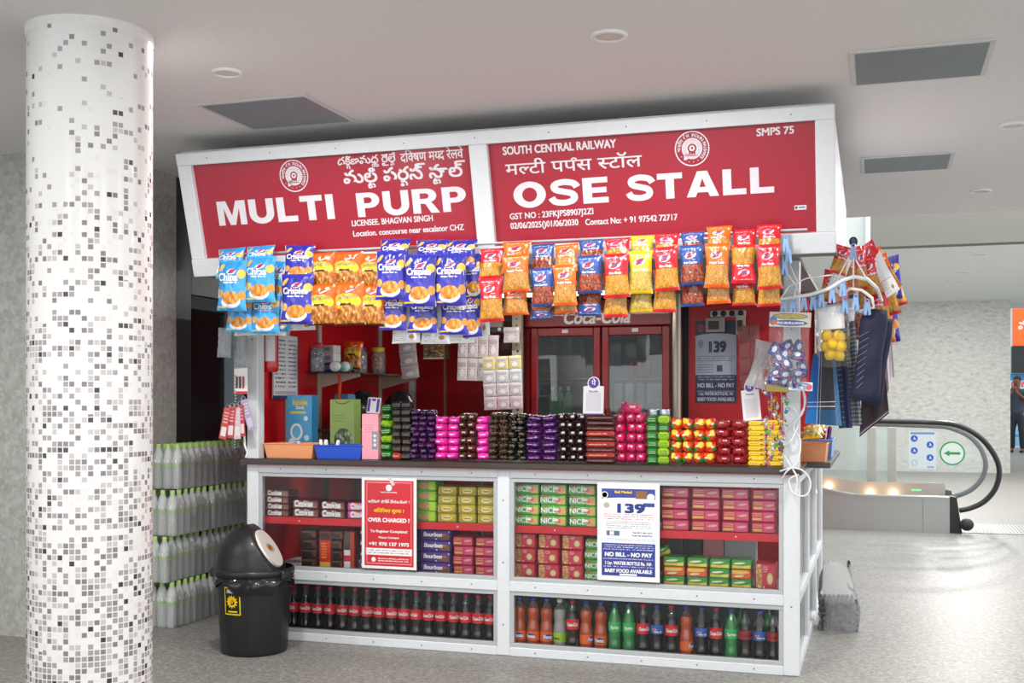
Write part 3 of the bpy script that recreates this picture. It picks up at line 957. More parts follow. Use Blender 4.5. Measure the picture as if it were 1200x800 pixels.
# ================================================================ snack packets hanging from the sign
def pillow_fn(w, h, d, pinch=0.05, seed=0, wr=0.0, side=1):
    """Front (side=1) or back (side=-1) of a filled bag: u, v in 0..1 -> x, y, z with the top seal at z=0."""
    rnd = random.Random(seed); ph = [rnd.uniform(0, 6.28) for _ in range(8)]
    def fn(u, v):
        uu, vv = 2 * u - 1, 2 * v - 1
        seal = max(0.0, min(1.0, (1 - abs(vv)) / 0.10))
        pv = (max(0, 1 - abs(vv) ** 3.0)) ** 0.62 * seal ** 0.5
        pu = (max(0, 1 - abs(uu) ** 2.6)) ** 0.7
        y = d * 0.5 * pu * pv
        if wr and seal > 0:
            k = pu * wr * d
            y += k * (0.5 * math.sin(9 * uu + 4 * vv + ph[0]) * math.sin(7 * vv + ph[1]) + 0.35 * math.sin(15 * uu - 6 * vv + ph[2]) * abs(vv))
        xx = uu * w / 2 * (1 - pinch * (1 - abs(vv) ** 2))
        xx += 0.012 * w * math.sin(5 * vv + ph[3])
        return (xx, -side * (y + 0.0005), (v - 1) * h)
    return fn
def packet_mesh(name, w, h, d, front, back, texts=(), nu=16, nv=22, pinch=0.05, seed=0, wr=0.10, let=None):
    m = MB()
    fn = pillow_fn(w, h, d, pinch, seed, wr, 1)
    m.grid(fn, nu, nv, 0, True)
    m.grid(pillow_fn(w, h, d, pinch, seed + 1, wr, -1), nu // 2, nv // 2, 1, True, flip=True)
    for s, u, v, size, mi, kw in texts:
        P, T, W = text2d(s, size, align='c', **kw)
        V = []
        rot = kw.get('rot', 0)
        for a, b, e in P:
            uu = u + a / w; vv = v + b / h
            x, y, z = fn(min(max(uu, 0.01), .99), min(max(vv, 0.01), .99))
            V.append((x, y - 0.0012 - e, z))
        m.add(V, T, mi)
    return m
M_foil = mat('#c9ccd0', 0.25, 0.7, bump=0.4, bscale=30, name='packet_foil')
L_white = mat('#f6f4f4', 0.4); L_red = mat('#cf1e2b', 0.4); L_blue = mat('#233a86', 0.4); L_yel = mat('#f4d21f', 0.4); L_dark = mat('#2a1a20', 0.4)
LET = [L_white, L_red, L_blue, L_yel, L_dark]
def logo(cu, cv, k=1.0):
    a = -0.3
    return [('e', cu, cv, 0.27 * k, 0.085 * k, '#f3eef2', .10), ('e', cu + .03, cv + .045 * k, 0.20 * k, 0.035 * k, '#d3172b', .10), ('e', cu - .04, cv - .042 * k, 0.17 * k, 0.028 * k, '#d3172b', .10), ('e', cu, cv, 0.17 * k, 0.022 * k, '#4a4f9a', .10)]
def namkeen(name, colr, colr2, kind):
    cut = 0.50
    sh = []
    if kind == 'bhujia': sh.append(('nr', 0, 0.06, 1, cut, '#a86a12', '#d99a24', '#f0c050', 42, 0.6))
    if kind == 'sev': sh.append(('nr', 0, 0.06, 1, cut, '#a98a2a', '#d4b650', '#ead98a', 44, 0.6))
    if kind == 'rings': sh.append(('w', 0, 0.06, 1, cut, '#7a3c10', '#c9822a', '#e8b054', 7))
    if kind == 'nuts': sh.append(('nr', 0, 0.06, 1, cut, '#6a1c0c', '#b04a22', '#d9875a', 22, 1.1))
    sh += [('g', 0, cut, 1, 0.93, colr, colr2), ('r', 0, 0.93, 1, 1, colr), ('r', 0, 0, 1, 0.07, colr)] + logo(.47, .73, .95)
    sh += [('e', .88, .86, .035, .03, '#f2eef2'), ('r', .55, .615, .72, .628, '#e9d9d9'), ('s', .12, .88, .8, .92, '#ffffff', 1, .3)]
    return design(name, colr, sh, 0.28, 0.5, 0.15)
NAM = dict(red=(namkeen('print_red', '#d7192b', '#e22a3a', 'bhujia'), 'Aloo Bhujia', '#8f0d18'),
           orange=(namkeen('print_orange', '#f2600f', '#fb7a1c', 'rings'), 'Punjabi Tadka', '#7a2008'),
           blue=(namkeen('print_blue', '#2b4a90', '#3a5fae', 'nuts'), 'Nut Cracker', '#142a60'),
           yellow=(namkeen('print_yellow', '#eebd0e', '#f6cf2c', 'sev'), 'Khatta Meetha', '#b02020'))
DESC = dict(red=('red snack packet with a window of golden noodle bits', 'red'), orange=('orange snack packet with a window of brown rings', 'orange'),
            blue=('dark blue snack packet with a window of spiced nuts', 'dark blue'), yellow=('yellow snack packet with a window of pale noodle bits', 'yellow'))
NW, NH, ND = 0.125, 0.20, 0.046
nam_mesh = {}
for k, (mm, nm, strip) in NAM.items():
    for sd in (0, 1, 2):
        m = packet_mesh('p', NW, NH, ND, mm, None, [(nm, .48, .525, 0.016, 2, dict(bold=0.03, stretch=0.95))], seed=sd * 7 + 3, pinch=0.15, wr=0.16)
        o = m.build('snack_packet', [mm, M_foil, L_white]); nam_mesh[k, sd] = o.data
        bpy.data.objects.remove(o)
def hang(mesh, name, label, px, ytop, ybot, wpx, Y, w0, h0, group, tilt=0.0, rx=0.0, flip=False, yaw=0.0, cat='snack packet'):
    """Hang one packet so that its seal starts at a row and its foot ends at another (both seen at distance Y)."""
    a, b = onY(px, ytop, Y), onY(px, ybot, Y)
    l, r = onY(px - wpx / 2, ytop, Y), onY(px + wpx / 2, ytop, Y)
    o = bpy.data.objects.new(name, mesh); C.objects.link(o)
    sx, sz = (r.x - l.x) / w0, (a.z - b.z) / h0
    o.scale = (sx * .97, min(1.0, .85 * (sx + sz) / 2), sz)
    if flip:
        o.location = b; o.rotation_euler = (rx, PI + tilt, yaw)
        o.scale = (sx * .97, o.scale[1], sz)
        o.rotation_euler = (rx, PI + tilt, yaw)
    else:
        o.location = a; o.rotation_euler = (rx, tilt, yaw)
    return tag(o, label, cat, group)
# strips: (x of the middle, width, colour, [(top row, bottom row, depth step, upside down)])
STRIPS = [
    (575, 30, 'red', [(291, 328, 2, 0), (325, 377, 0, 0)]),
    (604, 34, 'orange', [(283, 322, 2, 0), (298, 342, 0, 0), (332, 369, 1, 0)]),
    (635, 29, 'blue', [(286, 322, 2, 0), (314, 359, 0, 0), (355, 374, 1, 1)]),
    (662, 30, 'orange', [(286, 320, 2, 0), (310, 358, 0, 0), (330, 367, 1, 0)]),
    (691, 31, 'blue', [(281, 308, 2, 0), (299, 344, 0, 0), (342, 370, 1, 1)]),
    (722, 32, 'red', [(279, 308, 2, 0), (297, 349, 0, 0), (320, 372, 1, 0)]),
    (751, 30, 'yellow', [(276, 304, 2, 0), (294, 344, 0, 0), (318, 366, 1, 0)]),
    (780, 31, 'red', [(274, 302, 2, 0), (289, 341, 0, 0), (316, 366, 1, 0)]),
    (810, 30, 'blue', [(272, 300, 2, 0), (287, 334, 0, 0), (312, 359, 1, 0)]),
    (841, 31, 'orange', [(265, 298, 2, 0), (285, 337, 0, 0), (310, 356, 1, 0)]),
    (871, 31, 'red', [(269, 309, 2, 0), (287, 332, 0, 1), (318, 358, 1, 0)]),
    (900, 31, 'red', [(263, 300, 2, 0), (286, 339, 0, 0), (316, 359, 1, 0)]),
]
cnt = {}
POS = {2: 'uppermost', 0: 'middle', 1: 'lowest'}
for i, (px, w, colr, rows) in enumerate(STRIPS):
    cnt[colr] = cnt.get(colr, 0) + 1
    for k, (y0, y1, dp, fl) in enumerate(rows):
        Y = {2: 5.150, 0: 5.085, 1: 5.135}[dp] - (0.018 if i % 2 else 0)
        tl = random.uniform(-0.05, 0.03)
        pos = POS[dp]
        lb = '%s snack packet%s, %s in the %s hanging strip from the divider post' % (DESC[colr][1], ' upside down' if fl else '', pos, ORD[i + 1])
        hang(nam_mesh[colr, (i + k) % 3], 'snack_packet', lb, px + (2 if dp == 2 else 0), y0, y1, w * (1.0 if dp != 1 else 0.95), Y, NW, NH, 'namkeen packets hanging under the sign', tl,
             rx=-0.22 if dp == 2 else -0.03, flip=bool(fl))
# larger chip bags on the other half
def chipbag(name, base, base2, bowl, name_txt, tcol, bowlbg='#e9edf6'):
    sh = [('g', 0, 0, 1, 1, base2, base)] + logo(.55, .77, .62)
    sh = [s for s in sh]
    sh += [('e', .14, .84, .13, .045, '#f0b64a', .5), ('e', .88, .72, .12, .09, '#f2ba4e'), ('e', .9, .30, .10, .09, '#e0902c'), ('e', .12, .34, .11, .08, '#efb54e'),
           ('s', .25, .53, .78, .57, '#ffffff', 1, .6), ('e', .52, .185, .34, .135, bowlbg), ('ne', .52, .25, .31, .13, '#c06a14', '#eaa63a', '#f7d27a', 9, 0.8), ('r', .02, .055, .34, .085, '#f2d328'), ('r', 0, .965, 1, 1, base2), ('r', 0, 0, 1, .03, base2)]
    return design(name, base, sh, 0.25, 0.5, 0.2)
D_crisp = chipbag('print_violet', '#2b2f9c', '#3a35b0', None, 'Crispies', None)
D_chips = chipbag('print_sky', '#2f8fd8', '#3aa6e4', None, 'Chips', None)
D_oran = design('print_orange_bag', '#f0701a', [('g', 0, 0, 1, 1, '#e05a10', '#f4651a'), ('e', .45, .55, .5, .2, '#f0c41e'), ('ne', .55, .2, .55, .28, '#8a4410', '#d98a2a', '#f2bd62', 14, .8), ('e', .58, .8, .22, .05, '#d8202c', .2), ('e', .58, .8, .15, .02, '#f2e9e4', .2),
                                            ('s', .15, .60, .85, .72, '#8c8a58', 1, .9), ('r', .1, .46, .62, .515, '#3a2414'), ('e', .16, .52, .07, .05, '#efe6da'), ('r', 0, 0, 1, .04, '#4a1c10'), ('r', 0, .96, 1, 1, '#d4500c')], 0.25, 0.5, 0.2)
BW, BH, BD = 0.15, 0.23, 0.055
bag_mesh = {}
for k, mm, tx in (('violet', D_crisp, [('Crispies', .5, .60, .042, 2, dict(bold=.035, stretch=.88))]), ('sky', D_chips, [('Chips', .42, .585, .05, 2, dict(bold=.03, stretch=.95))]), ('orange', D_oran, [])):
    for sd in (0, 1, 2):
        m = packet_mesh('b', BW, BH, BD, mm, None, tx, seed=11 + sd * 5, pinch=0.09, wr=0.18)
        o = m.build('chips_bag', [mm, mat('#dfe1e6', 0.3, 0.35, bump=0.3, bscale=25), L_white]); bag_mesh[k, sd] = o.data
        bpy.data.objects.remove(o)
BAGS = [
    # colour, px, top, bottom, width, Y, tilt, rx, flip, label
    ('sky', 272, 291, 327, 32, 5.14, -.05, -.25, 'sky blue chips bag folded over the rod at the far end of the row'),
    ('sky', 306, 288, 322, 34, 5.14, -.03, -.25, 'sky blue chips bag folded over the rod beside the first violet bags'),
    ('sky', 273, 305, 364, 35, 5.07, .03, .0, 'upper front sky blue chips bag next to the sign end'),
    ('sky', 306, 300, 354, 37, 5.085, .03, .0, 'upper front sky blue chips bag, second from the sign end'),
    ('sky', 282, 345, 389, 32, 5.165, .02, -.05, 'lower sky blue chips bag next to the sign end'),
    ('sky', 313, 343, 391, 34, 5.165, .02, -.05, 'lower sky blue chips bag, second from the sign end'),
    ('sky', 329, 306, 352, 22, 5.19, .10, .0, 'sky blue chips bag tucked behind, upper one beside the violet bags'),
    ('sky', 334, 340, 388, 22, 5.20, .10, .0, 'sky blue chips bag tucked behind, lower one beside the violet bags'),
    ('violet', 352, 287, 330, 36, 5.155, .03, -.1, 'upper violet crisps bag of the lone pair beside sky blue bags'),
    ('violet', 349, 321, 380, 40, 5.12, .02, .0, 'lower violet crisps bag of the lone pair beside sky blue bags'),
    ('orange', 378, 296, 338, 32, 5.165, -.03, .0, 'orange and yellow bag, upper row, beside the lone violet pair'),
    ('orange', 408, 295, 337, 35, 5.16, .02, .0, 'orange and yellow bag, upper row, middle of three'),
    ('orange', 436, 297, 337, 30, 5.165, .0, .0, 'orange and yellow bag, upper row, beside the violet trio'),
    ('orange', 378, 333, 381, 35, 5.13, -.02, .0, 'orange and yellow bag, lower row, beside the lone violet pair'),
    ('orange', 409, 331, 381, 37, 5.125, -.03, .0, 'orange and yellow bag, lower row, middle of three'),
    ('orange', 437, 334, 381, 30, 5.135, .02, .0, 'orange and yellow bag, lower row, beside the violet trio'),
    ('violet', 464, 280, 318, 36, 5.14, .0, -.25, 'violet crisps bag folded over the rod beside the orange bags'),
    ('violet', 507, 281, 318, 38, 5.14, .0, -.25, 'violet crisps bag folded over the rod, middle of the trio'),
    ('violet', 541, 281, 318, 38, 5.14, .0, -.25, 'violet crisps bag folded over the rod near the divider post'),
    ('violet', 459, 294, 351, 37, 5.08, .02, .0, 'upper front violet crisps bag beside the orange bags'),
    ('violet', 493, 298, 359, 39, 5.065, .02, .0, 'upper front violet crisps bag, middle of the trio'),
    ('violet', 528, 297, 358, 40, 5.085, .01, .0, 'upper front violet crisps bag near the divider post'),
    ('violet', 462, 340, 387, 34, 5.165, .02, -.05, 'lower violet crisps bag beside the orange bags'),
    ('violet', 497, 344, 390, 36, 5.165, .02, -.05, 'lower violet crisps bag, middle of the trio'),
    ('violet', 534, 344, 392, 36, 5.165, .02, -.05, 'lower violet crisps bag near the divider post'),
    ('violet', 552, 298, 350, 26, 5.16, -.10, .0, 'violet crisps bag turned edgewise beside the divider post, upper'),
    ('violet', 551, 340, 395, 24, 5.17, -.06, .0, 'violet crisps bag turned edgewise beside the divider post, lower'),
]
for i, (k, px, y0, y1, w, Y, tl, rx, lb) in enumerate(BAGS):
    hang(bag_mesh[k, i % 3], 'chips_bag', lb, px, y0, y1, w, Y, BW, BH, 'chips bags hanging under the sign', tl, rx, cat='chips bag')
# white backs of the bags behind, showing below the row
wb = packet_mesh('w', BW, BH, BD * .8, None, None, [], seed=3)
wbo = wb.build('chips_bag', [design('print_back', '#eceef1', [('e', .72, .14, .1, .05, '#c98a4a'), ('s', .1, .05, .55, .3, '#a9a4b4', 6, .4), ('r', .1, .34, .9, .37, '#d9b0b4')], 0.3, 0.4, 0.3), M_foil])
wbm = wbo.data; bpy.data.objects.remove(wbo)
for px, y0, y1, w, lb in ((289, 350, 393, 30, 'white back of a chips bag below the sky blue bags, next to the sign end'), (322, 350, 393, 32, 'white back of a chips bag below the second sky blue bag'),
                          (354, 350, 387, 34, 'white back of a chips bag below the lone violet pair'), (476, 352, 402, 34, 'white back of a chips bag below the violet trio, next to the orange bags'),
                          (512, 352, 403, 36, 'white back of a chips bag below the middle of the violet trio'), (541, 352, 402, 34, 'white back of a chips bag below the violet bag near the divider post'),
                          (563, 330, 393, 22, 'white back of a chips bag hanging edgewise beside the divider post')):
    hang(wbm, 'chips_bag', lb, px, y0, y1, w, 5.225, BW, BH, 'chips bags hanging under the sign', random.uniform(-.06, .06), -.04, cat='chips bag')
# ================================================================ goods on the counter
CT = 0.9812
def pouch_mesh(name, w, h, d, mats, fin=0.14, seed=0, wr=0.12, tall=0.72, texts=(), nu=14, na=14):
    rnd = random.Random(seed); ph = [rnd.uniform(0, 6.28) for _ in range(6)]
    m = MB(); V = []; UV = []
    def prof(uu):
        e = min(1.0, (1 - abs(uu)) / fin)
        return (max(0.0, 1 - abs(uu) ** 4) ** 0.5) * (e ** 0.6)
    def pt(u, a):
        uu = 2 * u - 1; s = prof(uu)
        ca, sa = math.cos(a), math.sin(a)
        k = 1 + wr * (math.sin(8 * uu + 2 * a + ph[0]) * 0.6 + math.sin(13 * uu - 3 * a + ph[1]) * 0.4) * s
        y = -d / 2 * (0.02 + 0.98 * s) * math.copysign(abs(ca) ** 0.8, ca) * k
        z = h / 2 * (tall + (1 - tall) * s) * math.copysign(abs(sa) ** 0.8, sa) * (1 + wr * .4 * math.sin(6 * uu + ph[2]))
        return (uu * w / 2, y, z)
    for j in range(na):
        for i in range(nu + 1):
            V.append(pt(i / nu, 2 * PI * j / na))
    Fc = []
    for j in range(na):
        for i in range(nu):
            q = [(i, j), (i + 1, j), (i + 1, (j + 1) % na), (i, (j + 1) % na)]
            f = tuple(b * (nu + 1) + a for a, b in q); Fc.append(f)
            UV.append([(V[k][0] / w + .5, V[k][2] / h + .5) for k in f])
    m.add(V, Fc, 0, UV, True)
    for s, u, v, size, mi, kw in texts:
        P, T, W = text2d(s, size, align='c', **kw)
        VV = []
        for a, b, e in P:
            sa = max(-1, min(1, (v + b / h - .5) * 2)); sa = math.copysign(abs(sa) ** 1.25, sa)
            x, y, z = pt(min(max(u + a / w, .02), .98), math.asin(sa))
            VV.append((x, y - 0.0014 - e, z))
        m.add(VV, T, mi)
    o = m.build(name, mats); me = o.data; bpy.data.objects.remove(o); return me
def foil(name, base, hi, tagc=None, tagbox=None, extra=(), rough=0.2, bump=0.8):
    sh = [('nr', 0, 0, 1, 1, base, base, hi, 16, 0.5)] + list(extra)
    if tagc: sh.append(('r', *tagbox, tagc))
    return design(name, base, sh, rough, 0.6, bump)
D = {}
D['green'] = foil('wrap_green', '#1c7a2c', '#4fb53c', extra=[('s', .15, .25, .85, .75, '#d8f0c0', 2, .35)])
D['lime'] = foil('wrap_lime', '#94c81c', '#cfe63a', extra=[('s', .15, .25, .85, .75, '#4a7a1a', 2, .35)])
D['black'] = foil('wrap_black', '#201a19', '#3c3028', extra=[('s', .2, .3, .85, .7, '#b08a58', 2, .3)])
D['purple'] = foil('wrap_purple', '#3f1352', '#7a2f92', extra=[('s', .2, .3, .8, .7, '#c8a0d8', 2, .25)])
D['pink'] = foil('wrap_pink', '#ee2fae', '#ff5cc4', '#f4d8ec', (.3, .42, .66, .56), rough=.3, bump=.2)
D['brown'] = foil('wrap_brown', '#4e2418', '#8a4a34', '#e6dcd6', (.3, .45, .68, .62), rough=.25)
D['gold'] = foil('wrap_black_gold', '#1d1718', '#d29a3a', extra=[('r', .2, .3, .8, .5, '#35204a')])
D['teal'] = foil('wrap_black_teal', '#141818', '#2c4a48', extra=[('ne', .5, .5, .3, .25, '#2a2420', '#8f8a60', '#d0c8b0', 14)])
D['violet'] = foil('wrap_violet', '#4a1660', '#8a35a6', extra=[('s', .2, .35, .8, .65, '#e0b0e8', 1, .4)])
D['cocoa'] = foil('wrap_cocoa', '#2a1416', '#5a3034', '#e4e2e6', (.45, .45, .78, .72))
D['maroon'] = foil('wrap_maroon', '#3f1014', '#6a2420', extra=[('r', 0, .35, 1, .6, '#5c2a1c'), ('s', .1, .38, .9, .58, '#d8a060', 1, .5)])
D['scarlet'] = foil('wrap_scarlet', '#b02a2e', '#e05048', extra=[('s', .1, .3, .75, .7, '#f0c080', 1, .5)])
D['hotpink'] = foil('wrap_hotpink', '#d8145e', '#ff4f96', '#f6dfe8', (.42, .58, .70, .78))
D['fruit'] = design('wrap_fruit', '#e8481c', [('ne', .5, .5, .5, .5, '#d8341a', '#ee5a22', '#f68a34', 5), ('e', .28, .72, .26, .24, '#f0d23a', .6), ('e', .80, .25, .2, .24, '#2f9a3a', .5), ('e', .6, .5, .16, .1, '#fae6d8')], .2, .7, .3)
D['fruit2'] = design('wrap_fruit2', '#e8481c', [('ne', .5, .5, .5, .5, '#d8341a', '#ee5a22', '#f68a34', 5), ('e', .7, .68, .28, .26, '#f3dc4c', -.6), ('e', .2, .25, .2, .22, '#2f9a3a', .5), ('e', .4, .55, .15, .08, '#fae6d8')], .2, .7, .3)
D['red'] = foil('wrap_red', '#a3121c', '#d8303a', '#f4dcdc', (.35, .62, .62, .74))
D['yellow'] = foil('wrap_yellow', '#f0c80c', '#fae04a', extra=[('r', .72, .1, .9, .5, '#7a2a10'), ('s', .1, .35, .66, .7, '#8a2a14', 1, .4)], rough=.35, bump=.15)
D['yellow2'] = foil('wrap_yellow2', '#f0c80c', '#fae04a', extra=[('r', .06, .2, .2, .6, '#3f9a34'), ('r', .0, .0, 1, .2, '#d84018')], rough=.35, bump=.15)
# columns: left px, right px, how many across, rows, top row of the picture, wraps bottom to top, kind, short description, name of the stack
STK = [
    (443, 457, 1, 7, 474, ['green', 'green', 'lime', 'green', 'lime', 'green', 'green'], 'pouch', 'green candy packet', 'narrow stack beside the pink box'),
    (458, 480, 2, 8, 470, ['black'], 'bar', 'black candy box', 'black stack'),
    (480, 508, 3, 9, 480, ['purple'], 'pouch', 'glossy purple chocolate packet', 'tall purple stack'),
    (508, 536, 2, 6, 488, ['pink'], 'pouch', 'bright pink candy pouch', 'wide pink stack'),
    (536, 556, 2, 6, 484, ['brown'], 'pouch', 'brown candy pouch', 'brown stack between the pink ones'),
    (556, 571, 1, 6, 488, ['pink'], 'pouch', 'bright pink candy pouch', 'narrow pink stack'),
    (571, 595, 2, 8, 483, ['gold'], 'pouch', 'black and gold candy packet', 'black and gold stack'),
    (595, 615, 2, 8, 484, ['teal'], 'pouch', 'black and teal candy packet', 'black and teal stack'),
    (615, 652, 2, 7, 486, ['violet'], 'pouch', 'shiny violet chocolate bar', 'wide violet stack'),
    (652, 685, 3, 6, 484, ['cocoa'], 'pouch', 'dark cocoa packet with white tag', 'dark cocoa stack'),
    (685, 721, 1, 9, 486, ['maroon', 'scarlet', 'maroon', 'scarlet', 'maroon', 'scarlet', 'maroon', 'maroon', 'maroon'], 'bar', 'flat dark red wafer pack', 'wafer stack'),
    (721, 756, 3, 5, 484, ['hotpink'], 'pouch', 'crimson pink toffee pouch', 'crimson pink stack'),
    (757, 770, 1, 6, 487, ['green'], 'bar', 'dark green mint packet', 'dark green stack'),
    (770, 784, 1, 6, 487, ['lime', 'lime', 'lime', 'lime', 'green', 'lime'], 'bar', 'light green mint packet', 'light green stack'),
    (785, 838, 4, 4, 490, ['fruit', 'fruit2'], 'pouch', 'orange red fruit candy pouch', 'fruit candy stack'),
    (838, 876, 2, 5, 492, ['red'], 'pouch', 'shiny red candy packet', 'red stack'),
    (876, 897, 1, 9, 493, ['yellow', 'yellow2', 'yellow', 'yellow', 'yellow', 'yellow'], 'bar', 'yellow candy bar', 'first yellow stack beside the red packets'),
    (898, 917, 1, 9, 492, ['yellow2', 'yellow', 'yellow'], 'bar', 'yellow candy bar', 'second yellow stack beside the corner post'),
]
_pm = {}
def wrapmesh(kind, key, w, h, d, sd):
    kk = (kind, key, round(w, 3), round(h, 3), sd)
    if kk not in _pm:
        if kind == 'pouch':
            _pm[kk] = pouch_mesh('candy_pouch', w * 1.0, h * 1.0, d, [D[key]], seed=sd * 13 + len(_pm), wr=0.16, fin=.2, tall=.8)
        else:
            m = MB(); b = h * .22
            m.box(-w / 2 * .93, -d / 2, -h / 2 * .98, w / 2 * .93, d / 2, h / 2 * .98, 0, b, uvfront=True)
            n = len(m.uv)
            m.uv = [u if u is not None and u[0][1] >= 0 else [(.5, .9)] * len(f) for u, f in zip(m.uv, m.f)]
            for sx in (-1, 1):       # crimped ends
                m.box(sx * w / 2 * .93, -d / 2 * .8, -.001, sx * w / 2 * 1.0, d / 2 * .8, .001, 0)
            m.uv = [u if u is not None else [(.5, .9)] * len(f) for u, f in zip(m.uv, m.f)]
            o = m.build('candy_bar', [D[key]]); _pm[kk] = o.data; bpy.data.objects.remove(o)
    return _pm[kk]
YC = 5.575
for si, (p0, p1, nc, nr, yt, keys, kind, desc, sname) in enumerate(STK):
    X0, X1 = onY(p0, 545, YC).x, onY(p1, 545, YC).x
    top = onY((p0 + p1) / 2, yt, YC).z
    cw, rh = (X1 - X0) / nc, (top - CT) / nr
    for c in range(nc):
        for r in range(nr):
            key = keys[(r + c * (kind == 'pouch' and len(keys) == 2)) % len(keys)] if len(keys) > 1 else keys[0]
            if sname == 'black stack' and r == 0 and c == 0: key = 'scarlet'
            me = wrapmesh(kind, key, cw * (.985 if kind == 'bar' else 1.0), rh * (.985 if kind == 'bar' else .97), 0.085, (r + c) % 3)
            o = bpy.data.objects.new({'pouch': 'candy_pouch', 'bar': 'candy_bar'}[kind], me); C.objects.link(o)
            j = 0.0045 if kind == 'pouch' else 0.001
            o.location = (X0 + (c + .5) * cw + random.uniform(-j, j), YC + 0.045 + random.uniform(-.006, .006) + 0.004 * (kind == 'pouch') * (r % 2), CT + (r + .5) * rh)
            o.rotation_euler = (0, random.uniform(-1, 1) * (.12 if kind == 'pouch' else .012), random.uniform(-.22, .22) if kind == 'pouch' else random.uniform(-.03, .03))
            if kind == 'pouch' and rh > .045:
                o.rotation_euler[1] = random.uniform(-.26, .26)
            if kind == 'pouch':
                if r == 0: o.rotation_euler[1] *= .25
                o.location.z += .005 * (1 - r / nr)
            row = {0: 'bottom', nr - 1: 'top'}.get(r, ORD[r + 1])
            lb = '%s, %s row, %s' % (desc, row, sname) if nc == 1 else '%s, %s row, %s column of the %s' % (desc, row, ORD[c + 1], sname)
            tag(o, lb, 'sweets', 'sweets stacked along the counter: ' + sname)
# a few loose things lying on the stacks
tp = onY(737, 478, YC)
o = bpy.data.objects.new('candy_pouch', wrapmesh('pouch', 'hotpink', .1, .055, .08, 1)); C.objects.link(o)
o.location = (tp.x, YC + .05, onY(737, 484, YC).z + .024); o.rotation_euler = (0, .12, .2)
tag(o, 'single crimson pink pouch lying on top of the crimson stack', 'sweets')
M_tin = mat('#aab4c2', 0.25, 0.9)
for px, lb in ((765, 'silver tin on the dark green mint stack'), (778, 'silver tin on the light green mint stack')):
    p = onY(px, 487, YC + .03)
    t_ = thing('round_tin', lb, 'tin', (p.x, YC + .045, p.z))
    MB().lathe([(.026, 0), (.027, .002), (.027, .022), (.026, .024)], 24).build('body', M_tin, t_)
    MB().lathe([(.028, .0245), (.028, .031), (.026, .033), (.0, .0335)], 24, 0, closed=False).build('lid', mat('#c9d2dc', .25, .9), t_)

# ---------------- trays, boxes, payment stands
def crate(name, label, x0, x1, y0, y1, h, colr, cat='tray', z=CT):
    cx, cy = (x0 + x1) / 2, (y0 + y1) / 2
    t_ = thing(name, label, cat, (cx, cy, z))
    w, d = (x1 - x0) / 2, (y1 - y0) / 2
    m = MB(); k = .90; th = .004
    lo = [(-w * k, -d * k), (w * k, -d * k), (w * k, d * k), (-w * k, d * k)]; hi = [(-w, -d), (w, -d), (w, d), (-w, d)]
    li = [(a * .95, b * .95) for a, b in lo]; ti = [(a - math.copysign(th, a), b - math.copysign(th, b)) for a, b in hi]
    V = [(a, b, 0) for a, b in lo] + [(a, b, h) for a, b in hi] + [(a, b, h) for a, b in ti] + [(a, b, th) for a, b in li]
    Fc = [(3, 2, 1, 0)] + [(i, (i + 1) % 4, 4 + (i + 1) % 4, 4 + i) for i in range(4)] + [(4 + i, 4 + (i + 1) % 4, 8 + (i + 1) % 4, 8 + i) for i in range(4)] + \
         [(8 + i, 8 + (i + 1) % 4, 12 + (i + 1) % 4, 12 + i) for i in range(4)] + [(12, 13, 14, 15)]
    m.add(V, Fc, 0); m.build('body', colr, t_)
    r = MB()
    for i in range(4):
        a, b = hi[i], hi[(i + 1) % 4]
        r.tube([(a[0], a[1], h), (b[0], b[1], h)], .0035, 6, 0)
    r.build('rim', colr, t_)
    return t_
p0, p1 = onY(309, 538, 5.56), onY(367, 538, 5.56)
crate('plastic_tray', 'shallow peach orange plastic tray on the counter end beside the blue tray', p0.x, p1.x, 5.56, 5.74, onY(330, 520, 5.56).z - CT, mat('#f2a472', .4, coat=.2))
q0, q1 = onY(368, 538, 5.56), onY(424, 538, 5.56)
crate('plastic_tray', 'shallow blue plastic tray on the counter beside the pink box', q0.x, q1.x, 5.56, 5.74, onY(395, 522, 5.56).z - CT, mat('#2a56cf', .4, coat=.2))
for px, lb, tl in ((374, 'small white bottle in the blue tray, next to the peach tray', 0), (380, 'small white bottle in the blue tray, second from the peach tray', 0), (391, 'small white bottle leaning in the blue tray next to the pink box', .2)):
    p = onY(px, 522, 5.62)
    t_ = thing('small_bottle', lb, 'bottle', (p.x, 5.64, CT + .006), (0, tl, 0))
    MB().lathe([(.012, 0), (.013, .004), (.013, .06), (.010, .07)], 14).build('body', mat('#eceef0', .35), t_)
    MB().lathe([(.010, .070), (.010, .088), (.007, .094)], 14).build('cap', mat('#fbfbfb', .3), t_)
p = onY(342, 521, 5.66)
m = MB(); m.box(-.06, -.012, 0, .06, .012, .018, 0, .004); m.box(-.05, -.0125, .003, .05, -.0121, .015, 1)
o = m.build('paper_box', [mat('#e3e4ea', .4), mat('#8c6aa8', .5)], None, (p.x - .005, 5.65, CT + .062), (0, -.18, .1))
tag(o, 'small white carton lying tilted in the peach tray', 'carton')
